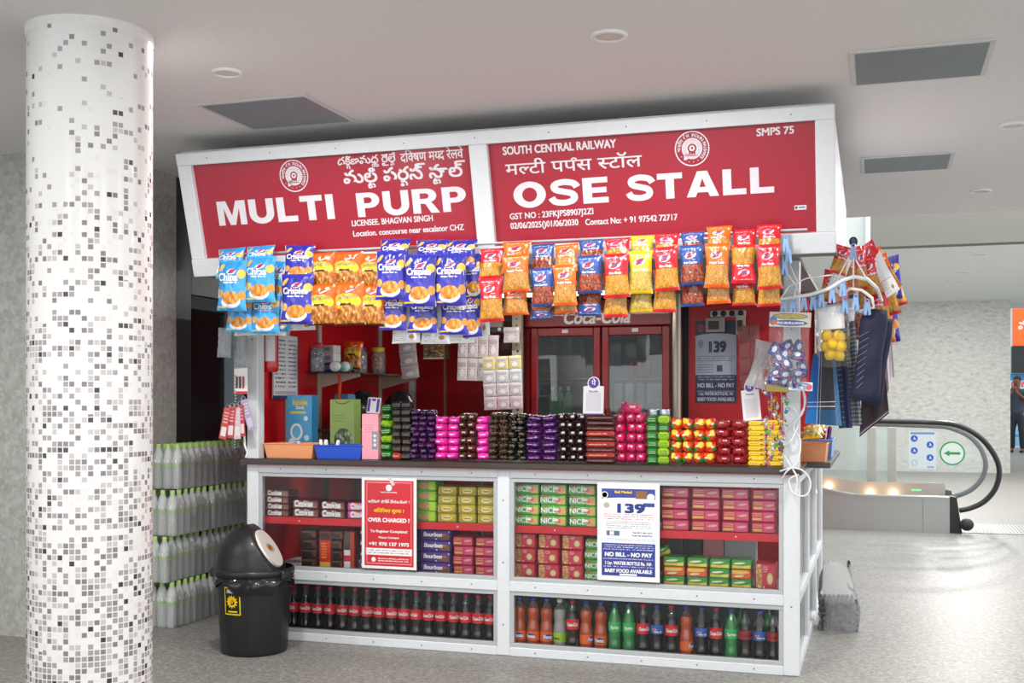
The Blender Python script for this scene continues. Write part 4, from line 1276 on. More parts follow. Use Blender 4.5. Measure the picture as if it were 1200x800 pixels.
def carton(name, label, pxl, pxr, ytop, ybot, Y, dep, dsg, texts=(), cat='carton', yaw=0, side=None, z0=CT):
    a, b = onY(pxl, ybot, Y), onY(pxr, ybot, Y)
    w = b.x - a.x; h = onY((pxl + pxr) / 2, ytop, Y).z - z0
    t_ = thing(name, label, cat, ((a.x + b.x) / 2, Y, z0), (0, 0, yaw))
    m = MB(); m.box(-w / 2, 0, 0, w / 2, dep, h, 0, .002, uvfront=True)
    mats = [dsg, L_white, L_red, L_blue, L_yel, L_dark]
    for s, u, v, size, mi, kw in texts:
        P, T, W = text2d(s, size, align='c', **kw)
        m.add([((u - .5) * w + x, -.0008 - e, v * h + y) for x, y, e in P], T, mi)
    m.build('box_body', mats, t_)
    f = MB(); f.box(-w / 2 + .004, .004, h, w / 2 - .004, dep - .004, h + .0015, 0); f.build('lid_flap', dsg, t_)
    return t_
D_bub = design('print_bubble', '#2f9ed8', [('g', 0, 0, 1, 1, '#2a8fd0', '#3fb0e2'), ('e', .38, .4, .24, .14, '#e9f2f8'), ('e', .38, .4, .17, .1, '#4fb2e0'), ('e', .2, .22, .13, .08, '#dfeef8'), ('e', .75, .62, .08, .04, '#e6f4fb'),
                                            ('e', .78, .3, .10, .05, '#bfe2f4'), ('r', .15, .7, .75, .735, '#f0d040')], .35, .3)
carton('bubble_carton', 'light blue Bubble carton standing behind the peach tray', 337, 365, 463, 541, 5.765, .09, D_bub,
       [('Bubble', .52, .845, .038, 4, dict(bold=.04, stretch=.85)), ('Stick', .52, .775, .026, 1, dict(bold=.03))], yaw=.12)
D_grn = design('print_green_box', '#9fbf62', [('ne', .55, .3, .38, .2, '#2a3f22', '#5f8a48', '#cfe0b0', 9), ('s', .1, .6, .6, .75, '#6f8a4a', 3, .3), ('e', .7, .15, .14, .06, '#20281c'), ('r', 0, .0, 1, .05, '#8a3a30')], .4, .2)
g_ = carton('gift_carton', 'pale green carton with leaf picture and red cord handle behind the blue tray', 386, 416, 468, 541, 5.76, .07, D_grn, yaw=-.08)
hh = onY(401, 468, 5.76).z - CT
cd = MB(); cd.tube([(-.045, -.003, hh - .006), (-.025, -.005, hh - .02), (0, -.005, hh - .024), (.025, -.005, hh - .02), (.05, -.003, hh - .006)], .0018, 6); cd.build('cord_handle', mat('#a02a20', .5), g_)
D_pnk = design('print_pink_box', '#f2a3b4', [('s', .15, .58, .7, .78, '#b86a80', 4, .25), ('r', .62, .22, .98, .62, '#8f8f98'), ('e', .8, .52, .09, .035, '#e3e3ea'), ('e', .8, .42, .09, .035, '#e3e3ea'), ('e', .8, .32, .09, .035, '#e3e3ea')], .4, .2)
carton('pink_carton', 'tall pink carton on the counter between the blue tray and green packets', 424, 443, 485, 541, 5.565, .07, D_pnk)
# payment stands (their square codes are left out)
M_acr = mat('#f4f3f8', .3, coat=.4); M_purp = mat('#5a2fa0', .35)
def paystand(label, px, ybot, ytop, wpx, Y, tilt):
    a = onY(px, ybot, Y); h = onY(px, ytop, Y).z - a.z; w = onY(px + wpx / 2, ybot, Y).x - onY(px - wpx / 2, ybot, Y).x
    t_ = thing('payment_stand', label, 'payment sign', (a.x, Y, a.z), (-.08, tilt, 0))
    m = MB(); R = w * .30
    loop = [(-w / 2, 0), (w / 2, 0), (w / 2, h - 1.55 * R), (R * .95, h - 1.45 * R)] + [(R * math.cos(k), h - R + R * math.sin(k)) for k in np.linspace(-.25, PI + .25, 20)] + [(-R * .95, h - 1.45 * R), (-w / 2, h - 1.55 * R)]
    m.prism(loop, 1, 0, .006, 0)
    m.build('plate', M_acr, t_)
    s = MB(); s.disc(0, h - R, R * .84, -.0008, 0, 28)
    P, T, W = text2d('पे', R * 1.15, bold=.02, align='c')
    s.add([(x, -.0014 - e, h - R - R * .36 + y) for x, y, e in P], T, 1)
    P, T, W = text2d('PhonePe', w * .13, bold=.02, align='c')
    s.add([(x, -.0008 - e, h - 2.5 * R + y) for x, y, e in P], T, 0)
    s.build('badge', [M_purp, L_white], t_)
    s = MB(); s.box(-w * .36, -.0006, h * .1, w * .36, -.0002, h * .58, 0); s.build('print_field', design('pay_field', '#dedde6', [], .4), t_)
    s = MB(); s.box(-w / 2, -.0008, 0, w / 2, -.0002, h * .035, 0); s.build('foot_band', M_purp, t_)
    b = MB(); b.prism([(.006, 0), (.05, 0), (.05, .004), (.012, .006)], 0, -w / 2, w / 2, 0); b.build('foot', M_acr, t_)
    return t_
paystand('white payment plate with round violet badge standing above the wafer stack', 695, 486, 441, 24, 5.62, 0)
paystand('white payment plate with round violet badge leaning near the corner post', 882, 494, 447, 21, 5.63, -.10)
# small violet framed stand on the pink box
a = onY(436, 484, 5.58)
t_ = thing('payment_stand', 'small white and violet square stand on top of the pink carton', 'payment sign', (a.x, 5.585, a.z), (-.15, .05, -.15))
m = MB(); m.box(-.042, 0, 0.0, .042, .008, .086, 0, .006); m.build('plate', M_acr, t_)
m = MB(); m.disc(0, .043, .036, -.0005, 0, 4); 
m = MB()
m.box(-.036, -.001, .008, -.020, 0, .078, 0); m.box(.020, -.001, .008, .036, 0, .078, 0); m.box(-.012, -.001, .066, .012, 0, .078, 0)
m.build('violet_band', M_purp, t_)
MB().prism([(.008, 0), (.05, 0), (.05, .004), (.012, .006)], 0, -.03, .03, 0).build('foot', M_acr, t_)

# ================================================================ packs in the glazed counter
YD = 5.60
def pack_mesh(name, w, h, d, front, side, texts=(), b=None, ends=True):
    m = MB(); b = min(h * .10, .006) if b is None else b
    m.box(-w / 2 * (.95 if ends else 1), 0, 0, w / 2 * (.95 if ends else 1), d, h, 0, b, uvfront=True)
    for i, (f, u) in enumerate(zip(m.f, m.uv)):
        if u[0][1] < 0: m.m[i] = 1
    if ends:
        for sx in (-1, 1):
            m.box(sx * w / 2 * .94, d * .15, h * .5 - .0015, sx * w / 2, d * .85, h * .5 + .0015, 1)
            m.prism([(sx * w / 2 * .94, .004), (sx * w / 2 * .995, .01), (sx * w / 2 * .995, d - .01), (sx * w / 2 * .94, d - .004)], 2, h * .42, h * .58, 1)
    for s, u, v, size, mi, kw in texts:
        P, T, W = text2d(s, size, align='c', **kw)
        m.add([((u - .5) * w + x, -.0008 - e, v * h + y) for x, y, e in P], T, mi)
    o = m.build(name, [front, side] + LET); me = o.data; bpy.data.objects.remove(o); return me
def side_of(h): return mat(h, .3, coat=.4)
P_nice = design('print_nice', '#3f9a3a', [('g', 0, 0, 1, 1, '#3d9338', '#62b548'), ('r', .78, 0, 1, 1, '#a8cf3c'), ('e', .76, .45, .18, .34, '#e8a070'), ('e', .70, .5, .08, .2, '#c8763f'), ('e', .6, .62, .1, .14, '#f2efe6', .3), ('e', .5, .9, .03, .06, '#f0f4e8'), ('e', .18, .82, .1, .08, '#c83a4a')], .28, .5, .15)
P_bourbon = design('print_bourbon', '#4b2b86', [('g', 0, 0, 1, 1, '#3b2272', '#5a3a9c'), ('e', .8, .35, .22, .28, '#7a4a34', .2), ('e', .72, .55, .16, .12, '#9a6a4a', .2), ('r', .93, .75, .97, .95, '#f0eef4'), ('r', .5, .05, .56, .2, '#e6e2f0'), ('r', 0, 0, .025, 1, '#d8b04a')], .28, .5, .15)
P_pinkb = design('print_pink_biscuit', '#c2244f', [('g', 0, 0, 1, 1, '#b01f44', '#cc2c58'), ('r', .5, 0, 1, 1, '#d83a78'), ('r', .04, .18, .44, .40, '#d8a850'), ('s', .05, .5, .44, .85, '#e8c07a', 2, .4), ('e', .74, .5, .2, .2, '#b8604a', .4), ('e', .74, .55, .18, .1, '#e8a0a8', .4)], .28, .5, .15)
P_nut = design('print_nut', '#c81f38', [('nr', 0, 0, .33, 1, '#b8743a', '#e2b478', '#f6e6c0', 11, .8), ('r', .33, 0, 1, 1, '#cc2440'), ('e', .70, .42, .14, .22, '#d8c080'), ('e', .70, .42, .1, .15, '#e8d8a0'), ('s', .38, .65, .6, .9, '#f0d0d8', 3, .45), ('e', .42, .1, .03, .05, '#f6eef0')], .28, .5, .15)
P_olive = design('print_olive', '#b8a82a', [('g', 0, 0, 1, 1, '#8f8a1e', '#cfc046'), ('e', .5, .5, .3, .26, '#e8d890'), ('s', .28, .38, .72, .64, '#a04a30', 1, .6), ('nr', .02, .05, .22, .95, '#8a7a14', '#c8b030', '#e8e090', 8), ('r', 0, 0, 1, .1, '#e8ead8')], .24, .6, .2)
P_brown = design('print_cookie', '#5e2c2a', [('g', 0, 0, 1, 1, '#542624', '#6f3a36'), ('e', .12, .2, .06, .1, '#a05a58'), ('nr', .78, 0, .98, 1, '#5a2420', '#8a4640', '#c88a7a', 7), ('e', .3, .88, .12, .06, '#c85a50')], .28, .5, .2)
P_pinkc = design('print_pink_cookie', '#d8389a', [('g', 0, 0, 1, 1, '#c02a86', '#e85ab0'), ('e', .3, .8, .12, .12, '#e8d04a'), ('nr', .78, 0, .98, 1, '#b02a7a', '#e06ab0', '#f0c0dc', 7)], .28, .5, .2)
P_lime = design('print_lime_pack', '#5fb040', [('g', 0, 0, 1, 1, '#4fa23a', '#7fc850'), ('e', .55, .5, .2, .3, '#e09a78'), ('r', .74, 0, 1, 1, '#b8d83c'), ('r', .06, .2, .12, .8, '#d8efcf')], .28, .5, .15)
P_gy = design('print_green_yellow', '#e0c83c', [('e', .45, .72, .6, .36, '#2f9a44'), ('e', .4, .62, .3, .1, '#f4f0d0', .2), ('e', .8, .25, .2, .16, '#f0e04a'), ('r', 0, 0, 1, .1, '#c8b42a')], .28, .5, .15)
P_oy = design('print_orange_yellow', '#e0602a', [('e', .5, .25, .6, .4, '#e2622c'), ('e', .4, .75, .5, .24, '#f0c84a'), ('e', .4, .3, .25, .1, '#f8e0c0', .2)], .28, .5, .15)
P_darkb = design('print_dark_box', '#241a1a', [('s', .1, .6, .9, .8, '#b0935a', 2, .35), ('e', .82, .4, .14, .3, '#7a2a1c')], .3, .4)
PK = {
    'nice': ('biscuit_pack', 'green Nice biscuit pack', P_nice, '#58a840', [('NICE', .30, .26, .040, 2, dict(bold=.02, stretch=.92))]),
    'bourbon': ('biscuit_pack', 'violet Bourbon biscuit pack', P_bourbon, '#4a2c86', [('Bourbon', .42, .38, .030, 2, dict(bold=.04, stretch=.95, slant=.15))]),
    'pinkb': ('biscuit_pack', 'crimson pink cream biscuit pack', P_pinkb, '#a81c40', []),
    'nut': ('cookie_pack', 'red nut cookie pack', P_nut, '#b81a30', []),
    'olive': ('biscuit_pack', 'olive yellow shiny biscuit pack', P_olive, '#b0a22a', []),
    'brown': ('cookie_pack', 'brown pack with puffy white lettering', P_brown, '#562624', [('Cookies', .44, .26, .052, 2, dict(bold=.085, stretch=.72, slant=.1))]),
    'pinkc': ('cookie_pack', 'bright pink pack with puffy white lettering', P_pinkc, '#c02a86', [('Cookies', .46, .26, .050, 2, dict(bold=.085, stretch=.72, slant=.1))]),
    'lime': ('biscuit_pack', 'lime green biscuit pack', P_lime, '#86c63c', []),
    'gy': ('wafer_pack', 'green and yellow wafer pack', P_gy, '#4aa040', []),
    'oy': ('wafer_pack', 'orange and yellow wafer pack', P_oy, '#d8602c', []),
    'darkb': ('chocolate_box', 'dark brown chocolate box', P_darkb, '#241a1a', []),
}
_pk = {}
def stackpacks(key, pxl, pxr, n, z0, rh, where, d=.12, Y=YD, keys=None, jit=.003):
    a, b = onY(pxl, 620, Y).x, onY(pxr, 620, Y).x
    for r in range(n):
        k = keys[r] if keys else key
        nm, desc, fr_, sd_, tx = PK[k]
        kk = (k, round(b - a, 3), round(rh, 3))
        if kk not in _pk:
            sc = (b - a) / .145
            _pk[kk] = pack_mesh(nm, (b - a) * .985, rh * .985, d, fr_, side_of(sd_), [(s, u, v, size * min(sc, rh / .055), mi, kw) for s, u, v, size, mi, kw in tx], ends=k not in ('darkb',))
        o = bpy.data.objects.new(nm, _pk[kk]); C.objects.link(o)
        o.location = ((a + b) / 2 + random.uniform(-jit, jit), Y + random.uniform(0, .008), z0 + r * rh + .0005)
        o.rotation_euler = (0, 0, random.uniform(-.02, .02))
        row = {0: 'bottom', n - 1: 'top'}.get(r, ORD[r + 1]) + ' row'
        if n == 1: row = 'single'
        tag(o, '%s, %s, %s' % (desc, row, where), 'biscuits', where)
SU, SL = 0.6555, 0.3855
stackpacks('brown', 308, 339, 4, SU, .0365, 'end stack above the bin')
stackpacks('brown', 341, 374, 2, SU, .048, 'second stack from the bin end')
stackpacks('brown', 375, 405, 2, SU, .046, 'third stack from the bin end', keys=['brown', 'brown'])
stackpacks('pinkc', 406, 438, 2, SU, .045, 'stack half behind red notice')
stackpacks('lime', 478, 511, 4, SU, .0545, 'upper shelf beside the red notice')
for i, (l, r, n) in enumerate(((512, 535, 4), (536, 557.5, 4), (558.5, 580, 4))):
    stackpacks('olive', l, r, n, SU, .0475, '%s olive stack from the red notice' % ORD[i + 1])
stackpacks('darkb', 352, 371, 4, SL, .052, 'chocolate stack next to the bin')
stackpacks('darkb', 388, 402, 4, SL, .052, 'chocolate stack beyond the red striped packet')
for l, r, w in ((421, 440, 'stack at the bin side edge of the red notice'), (441, 464, 'stack behind the red notice'), (465, 489, 'second stack behind the red notice'), (491, 529, 'stack just past the red notice')):
    stackpacks('bourbon', l, r, 4, SL, .0575, w)
stackpacks('pinkb', 530, 555, 4, SL, .050, 'lower shelf beside the violet stack')
stackpacks('pinkb', 556, 580, 4, SL, .050, 'lower shelf beside the centre post')
# two upright packets among the dark boxes
for px, w, y0, y1, dsg, lb in ((381, 15, 622, 667, design('print_upright_red', '#d83018', [('r', .1, .75, .9, .95, '#241a1a'), ('r', .1, .02, .9, .16, '#e8c040'), ('s', .2, .25, .6, .7, '#f8b040', 6, .5)], .3, .4), 'upright red and yellow packet standing among the dark chocolate boxes'),
                               (409, 14, 622, 669, design('print_upright_white', '#e8e6e8', [('r', 0, .5, .6, 1, '#4a4238'), ('r', .6, .0, 1, 1, '#b84028'), ('r', 0, .2, .6, .36, '#d82840')], .3, .4), 'upright white and red packet beside the violet biscuit stack')):
    a, b = onY(px - w / 2, y1, YD), onY(px + w / 2, y1, YD)
    wv = b.x - a.x; hv = onY(px, y0, YD).z - SL
    o = pack_mesh('sweet_packet', wv, hv, .05, dsg, side_of('#8a2a1c'), b=.006, ends=False)
    ob = bpy.data.objects.new('sweet_packet', o); C.objects.link(ob); ob.location = ((a.x + b.x) / 2, YD, SL + .0005)
    tag(ob, lb, 'sweet packet')
for i, (l, r) in enumerate(((602, 632), (632.5, 664.5), (665.5, 699))):
    stackpacks('nice', l, r, 4, SU, .0535, '%s green stack from the centre post' % ORD[i + 1])
for i, (l, r) in enumerate(((774, 808), (809, 844), (845, 879), (880, 910))):
    stackpacks('pinkb', l, r, 4, SU, .0535, '%s upper shelf stack from the blue notice' % ORD[i + 1])
for i, (l, r) in enumerate(((602, 628), (629, 656), (657, 684))):
    stackpacks('nut', l, r, 3, SL, .077, '%s nut stack from the centre post' % ORD[i + 1])
stackpacks('nice', 685, 712, 4, SL, .0535, 'lower shelf, half behind the blue notice')
for l, r, w in ((713, 741, 'lying low behind the blue notice'), (742, 775, 'lying low past the blue notice foot')):
    stackpacks('nice', l, r, 1, SL, .05, w)
for i, (l, r, ks) in enumerate(((777, 803, ['gy', 'oy', 'gy']), (804, 829.5, ['gy', 'oy', 'gy']), (830.5, 855.5, ['gy', 'gy', 'gy']), (856.5, 881.5, ['gy', 'oy', 'gy']))):
    stackpacks('gy', l, r, 3, SL, .0465, '%s wafer stack from the blue notice' % ORD[i + 1], keys=ks)
stackpacks('nut', 884, 911, 1, SL, .13, 'beside the corner post')
m = pouch_mesh('wafer_pack', .06, .05, .04, [P_gy], seed=5)
o = bpy.data.objects.new('wafer_pack', m); C.objects.link(o); p = onY(778, 640, YD + .05); o.location = (p.x, YD + .05, SL + .0465 * 3 + .025); o.rotation_euler = (0, -.3, 0)
tag(o, 'loose green and yellow packet lying on the first wafer stack', 'biscuits')
# cartons standing at the back of the end display
for px0, px1, y0, hexc, lb in ((783, 800, 630, '#54565a', 'grey carton standing behind the first wafer stack'), (801, 822, 628, '#2e3034', 'black carton standing behind the second wafer stack'), (824, 848, 628, '#d98a90', 'pink carton standing behind the third wafer stack'), (849, 886, 629, '#a9adad', 'light grey carton standing behind the fourth wafer stack')):
    carton('storage_carton', lb, px0, px1, y0, 690, 5.86, .08, mat(hexc, .5), z0=SL)

# ================================================================ notices behind the glass front
def board(name, label, px0, py0, px1, py1, Y, dsg, lay, th=.003, mats=None, cat='notice', pxr=None):
    """A sheet seen between two corners at distance Y; lay adds print in its own 0..1 square."""
    a, b = onY(px0, py1, Y), onY(px1, py1, Y)
    w = b.x - a.x; h = onY(px0, py0, Y).z - onY(px0, py1, Y).z
    t_ = thing(name, label, cat, ((a.x + b.x) / 2, Y, a.z))
    s = MB(); s.box(-w / 2, 0, 0, w / 2, th, h, 0, 0, uvfront=True); s.build('sheet', dsg, t_)
    m = MB()
    for it in lay:
        if it[0] == 't':
            _, s_, u, v, wid, cap, mi, kw = it
            size = cap * h / .69; W0 = text2d(s_, size, **kw)[2]
            P, T, W = text2d(s_, size, stretch=wid * w / W0, align='c', **kw)
            m.add([((u - .5) * w + x, -.0012 - e, v * h + y) for x, y, e in P], T, mi)
        elif it[0] == 'd':
            _, u, v, r, mi, r0 = it
            m.disc((u - .5) * w, v * h, r * w, -.0010, mi, 24, r0=r0 * w)
    if lay: m.build('print', mats or LET, t_)
    return t_, w, h
bw = board('wall_notice', 'red notice asking about being overcharged, taped on the front glass', 424, 559, 488, 665, 5.512,
      design('notice_red', '#f3eff0', [('r', .05, .03, .95, .97, '#cf2230'), ('r', .09, .055, .91, .06, '#f0d8d8'), ('r', .09, .945, .91, .95, '#f0d8d8'), ('r', .09, .06, .098, .94, '#e8a8a8'), ('r', .902, .06, .91, .94, '#e8a8a8'),
                                       ('r', .08, .15, .92, .225, '#f3f0f2'), ('s', .12, .16, .88, .215, '#9a98a2', 2, .4), ('s', .3, .075, .86, .125, '#f4d8d8', 2, .5)], .35, .3),
      [('t', 'అధికంగా ఛార్జ్ చేయబడిందా ?', .5, .725, .76, .03, 0, dict(bold=.02)), ('t', 'अतिरिक्त शुल्क ?'.replace('क्त', '<क>त').replace('ल्क', '<ल>क').replace('तिरि', 'ितिर'), .5, .62, .56, .036, 3, dict(bold=.025)),
       ('t', 'OVER CHARGED ?', .5, .515, .76, .042, 0, dict(bold=.045)), ('t', 'To Register Complaint!', .5, .40, .68, .026, 0, dict(bold=.04)), ('t', 'Please Contact:', .5, .335, .38, .02, 0, dict(bold=.04)),
       ('t', '+91 970 137 1975', .5, .255, .74, .036, 0, dict(bold=.05)), ('d', .5, .89, .055, 0, 0), ('d', .22, .10, .04, 0, 0), ('t', 'South Central Railway', .5, .835, .3, .014, 0, dict(bold=.03))])
# it hangs from a scrap of tape
m = MB(); m.box(-.012, -.002, -.02, .006, -.0012, .03, 0, M=Matrix.Rotation(-.5, 4, 'Y')); m.build('tape', film('clear_tape', '#f4f4f4', .35, .2), bw[0], (.02, 0, bw[2] - .02))
NOT = [('t', '139', .52, .70, .50, .085, 2, dict(bold=.07)), ('t', 'NO BILL - NO PAY', .5, .25, .76, .040, 0, dict(bold=.05)), ('t', '1 Ltr. WATER BOTTLE Rs. 14/-', .5, .165, .76, .033, 0, dict(bold=.045)),
       ('t', 'BABY FOOD AVAILABLE', .5, .085, .76, .036, 0, dict(bold=.045)), ('t', 'Rail Madad', .42, .895, .28, .025, 3, dict(bold=.05)), ('d', .12, .875, .055, 0, 0), ('d', .12, .875, .042, 1, 0)]
board('wall_notice', 'white and blue 139 helpline notice fixed on the front glass', 700, 565, 773, 679, 5.512,
      design('notice_blue', '#f4f4f8', [('r', .07, .83, .93, .94, '#2f3f98'), ('e', .5, .82, .5, .03, '#f4f4f8'), ('r', .62, .84, .80, .92, '#8a5a38'), ('e', .86, .86, .06, .035, '#eceef6'), ('r', .74, .76, .92, .80, '#2f3f98'),
                                         ('e', .15, .77, .05, .03, '#b8b09a'), ('s', .1, .62, .9, .69, '#d06a78', 3, .35), ('s', .14, .53, .86, .61, '#8a8aa0', 4, .35), ('r', .15, .46, .36, .51, '#5a6a8a'), ('r', .2, .465, .27, .505, '#e6e9f2'), ('s', .56, .45, .88, .51, '#7a7a90', 2, .5),
                                         ('s', .07, .405, .93, .435, '#88b8e0', 2, .4), ('r', .07, .05, .93, .385, '#2b3b92'), ('s', .1, .31, .9, .375, '#d0d4ec', 3, .4), ('s', .1, .135, .9, .155, '#c8cce8', 1, .5), ('s', .1, .215, .9, .235, '#c8cce8', 1, .5), ('r', .36, .055, .64, .075, '#e8eaf4')], .35, .3), NOT)

# ================================================================ soft drink bottles in the lower bays
M_cola = mat('#120606', .08, coat=1.0, name='cola'); M_neck = film('clear_bottle', '#8a9294', .78, .05, 1.5)
M_oran = mat('#b84a18', .12, coat=1.0, name='orange_soda'); M_lem = mat('#2a8a48', .10, coat=1.0, name='lemon_soda_green'); M_clr = film('clear_soda', '#c8ccca', .45, .05, 1.5)
M_capr = mat('#c81e2a', .35); M_capb = mat('#3048a8', .35); M_capw = mat('#f0f0f0', .35)
def contour(scale=1.0):
    return [(.020, 0), (.029, .004), (.0315, .012), (.0315, .028), (.0285, .055), (.0305, .080), (.0315, .092), (.0315, .138), (.030, .150), (.024, .176), (.0165, .197), (.0125, .208), (.0125, .214), (.0148, .2145), (.0148, .218), (.0125, .2185), (.0125, .222)]
def bulb():
    return [(.020, 0), (.030, .004), (.0325, .012), (.0325, .070), (.0325, .083), (.030, .100), (.0265, .118), (.0262, .128), (.029, .145), (.0305, .160), (.029, .178), (.020, .200), (.0125, .210), (.0125, .214), (.0148, .2145), (.0148, .218), (.0125, .2185), (.0125, .222)]
BT = {   # profile, liquid, fill height, neck, cap, label band (z0, z1), label print, letters
    'cola': (contour(), M_cola, .182, M_neck, M_capr, (.090, .142), '#e0202f', [('Coca-Cola', 0, .107, .024, dict(bold=.05, slant=.25, stretch=.60), 0)]),
    'cola_dark': (contour(), M_cola, .165, M_neck, mat('#2a2a2e', .4), (.094, .137), '#a81a24', [('Coca-Cola', 0, .108, .017, dict(bold=.04, slant=.25, stretch=.72), 4)]),
    'thums': (contour(), M_cola, .165, M_neck, M_capb, (.094, .137), '#2a68c0', [('Thums Up', .004, .102, .012, dict(bold=.04, slant=.2, stretch=.8), 0)]),
    'orange': (bulb(), M_oran, .186, M_neck, M_capb, (.022, .068), '#f06a1c', [('Fanta', 0, .036, .024, dict(bold=.06, stretch=.9), 2)]),
    'lemon': (contour(), M_lem, .222, M_neck, M_capb, (.094, .140), '#2fc060', [('Sprite', 0, .108, .020, dict(bold=.05, slant=.1, stretch=.9), 0)]),
    'clear': (bulb(), M_clr, .186, M_neck, M_capw, (.022, .068), '#9ad024', [('Limca', 0, .036, .016, dict(bold=.05, slant=.1), 4)]),
}
BDESC = {'cola': 'cola bottle with red label', 'cola_dark': 'black capped cola bottle', 'thums': 'cola bottle with blue label', 'orange': 'orange soda bottle with bulging shoulder', 'lemon': 'green lemon soda bottle', 'clear': 'clear soda bottle with lime green label and white cap'}
def split_at(prof, z):
    lo, hi = [], []
    for (r0, z0), (r1, z1) in zip(prof, prof[1:]):
        if z1 <= z: lo.append((r0, z0)); last = (r1, z1)
        elif z0 >= z: hi.append((r0, z0))
        else:
            t = (z - z0) / (z1 - z0); c = (r0 + t * (r1 - r0), z)
            lo += [(r0, z0), c]; hi += [c]
    hi.append(prof[-1])
    if len(hi) == 1: lo.append(prof[-1])
    return lo, hi
def smooth(prof, k=3):
    out = []
    n = len(prof)
    for i in range(n - 1):
        p0, p1, p2, p3 = prof[max(i - 1, 0)], prof[i], prof[i + 1], prof[min(i + 2, n - 1)]
        kk = k if abs(p2[1] - p1[1]) > .008 else 1
        for j in range(kk):
            t = j / kk
            out.append(tuple(0.5 * (2 * p1[a] + (p2[a] - p0[a]) * t + (2 * p0[a] - 5 * p1[a] + 4 * p2[a] - p3[a]) * t * t + (3 * p1[a] - p0[a] - 3 * p2[a] + p3[a]) * t ** 3) for a in (0, 1)) if kk > 1 else p1)
    out.append(prof[-1]); return out
_bot = {}
def bottle(kind, x, y, z, label, rot=0.0, group=None):
    if kind not in _bot:
        prof, liq, fill, neck, capm, (l0, l1), lc, letters = BT[kind]
        prof = smooth(prof)
        t_ = thing('soda_bottle', label, 'bottle', (x, y, z), (0, 0, rot), group)
        lo, hi = split_at(prof, fill)
        b_ = MB(); b_.lathe(lo, 20, 0, closed=True); b_.build('body', liq, t_)
        if len(hi) > 1:
            n_ = MB(); n_.lathe(hi, 20, 0, closed=False); n_.build('neck', neck, t_)
        c_ = MB(); c_.lathe([(.0140, .2195), (.0142, .222), (.0142, .2335), (.013, .236), (0.0005, .2362)], 20, 0, closed=False); c_.build('cap', capm, t_)
        rr = .0321 if kind not in ('orange', 'clear') else .0330
        L = MB(); L.lathe([(rr, l0), (rr, l1)], 24, 0, closed=False)
        def wrap(xx, zz, e): 
            A = xx / rr; R = rr + .0006 + e
            return (R * math.sin(A), -R * math.cos(A), zz)
        def oval(cx, cz, rx, rz, mi, e):
            xs_ = [rx * math.cos(a) for a in np.linspace(PI, 0, 11)]
            V_ = [wrap(cx + x, cz + s_ * rz * math.sqrt(max(0, 1 - (x / rx) ** 2)), e) for s_ in (-1, 1) for x in xs_]
            L.add(V_, [(i, i + 1, 12 + i, 11 + i) for i in range(10)], mi)
        if kind == 'thums':       # a red thumb and white cloud
            for (cx, cz, r, mi) in ((-.012, .112, .011, 1), (-.012, .1105, .0095, 2), (-.012, .122, .0045, 2)):
                oval(cx, cz, r, r * .8, mi, .0002 * mi)
        if kind == 'orange':      # blue plate behind the name
            oval(0, .044, .026, .014, 3, 0)
        for s, dx, dz, size, kw, mi in letters:
            kw = dict(kw)
            if kind in ('orange',): mi = 0
            P, T, W = text2d(s, size, align='c', **kw)
            L.add([wrap(dx + a, dz + b, e + .0004) for a, b, e in P], T, {0: 1, 4: 2, 2: 3}[mi])
        L.build('label', [mat(lc, .35, coat=.2), L_white, mat('#3a1014', .4) if kind != 'thums' else L_red, mat('#26429c', .4)], t_)
        _bot[kind] = t_
        return t_
    return dup(_bot[kind], (x, y, z), (0, 0, rot), label, group)
YBt = 5.612
for i in range(19):
    px = 575 - i * 14.45
    p = onY(px, 740, YBt)
    if p.x < XL + .13: break
    bottle('cola', p.x, YBt, .0505, 'red labelled cola bottle, %s from the centre post in the row by the bin' % ORD[i + 1], [.0, .25, -.3, .6, -.15, .1, -.5][i % 7], 'cola bottles in the bay beside the bin')
RB = [(609.3, 'orange'), (625, 'orange'), (640.6, 'orange'), (656, 'clear'), (671, 'cola'), (687, 'orange'), (704, 'orange'), (720.5, 'lemon'), (737, 'lemon'), (753.5, 'cola'), (770, 'thums'), (787, 'cola'), (804.5, 'orange'), (822, 'thums'),
      (839, 'cola'), (857, 'lemon'), (873.3, 'cola_dark'), (890, 'thums'), (906.5, 'cola_dark')]
nth = {}
for i, (px, k) in enumerate(RB):
    nth[k] = nth.get(k, 0) + 1
    p = onY(px, 740, YBt)
    bottle(k, p.x, YBt, .0505, '%s, %s of its kind from the centre post' % (BDESC[k], ORD[nth[k]]) if k != 'clear' else BDESC[k], [.1, -.2, .5, -.4, .2, 1.2, 0][i % 7] if k not in ('lemon', 'thums') else .15, 'soda bottles in the bay beside the corner')
for px, k, lb in ((662, 'lemon', 'green soda bottle in the second row behind the clear bottle'), (868, 'lemon', 'green soda bottle in the second row behind the black capped one'), (900, 'lemon', 'green soda bottle in the second row next to the corner post')):
    p = onY(px, 740, YBt + .09)
    bottle(k, p.x, YBt + .09, .0505, lb, .5, 'soda bottles in the bay beside the corner')
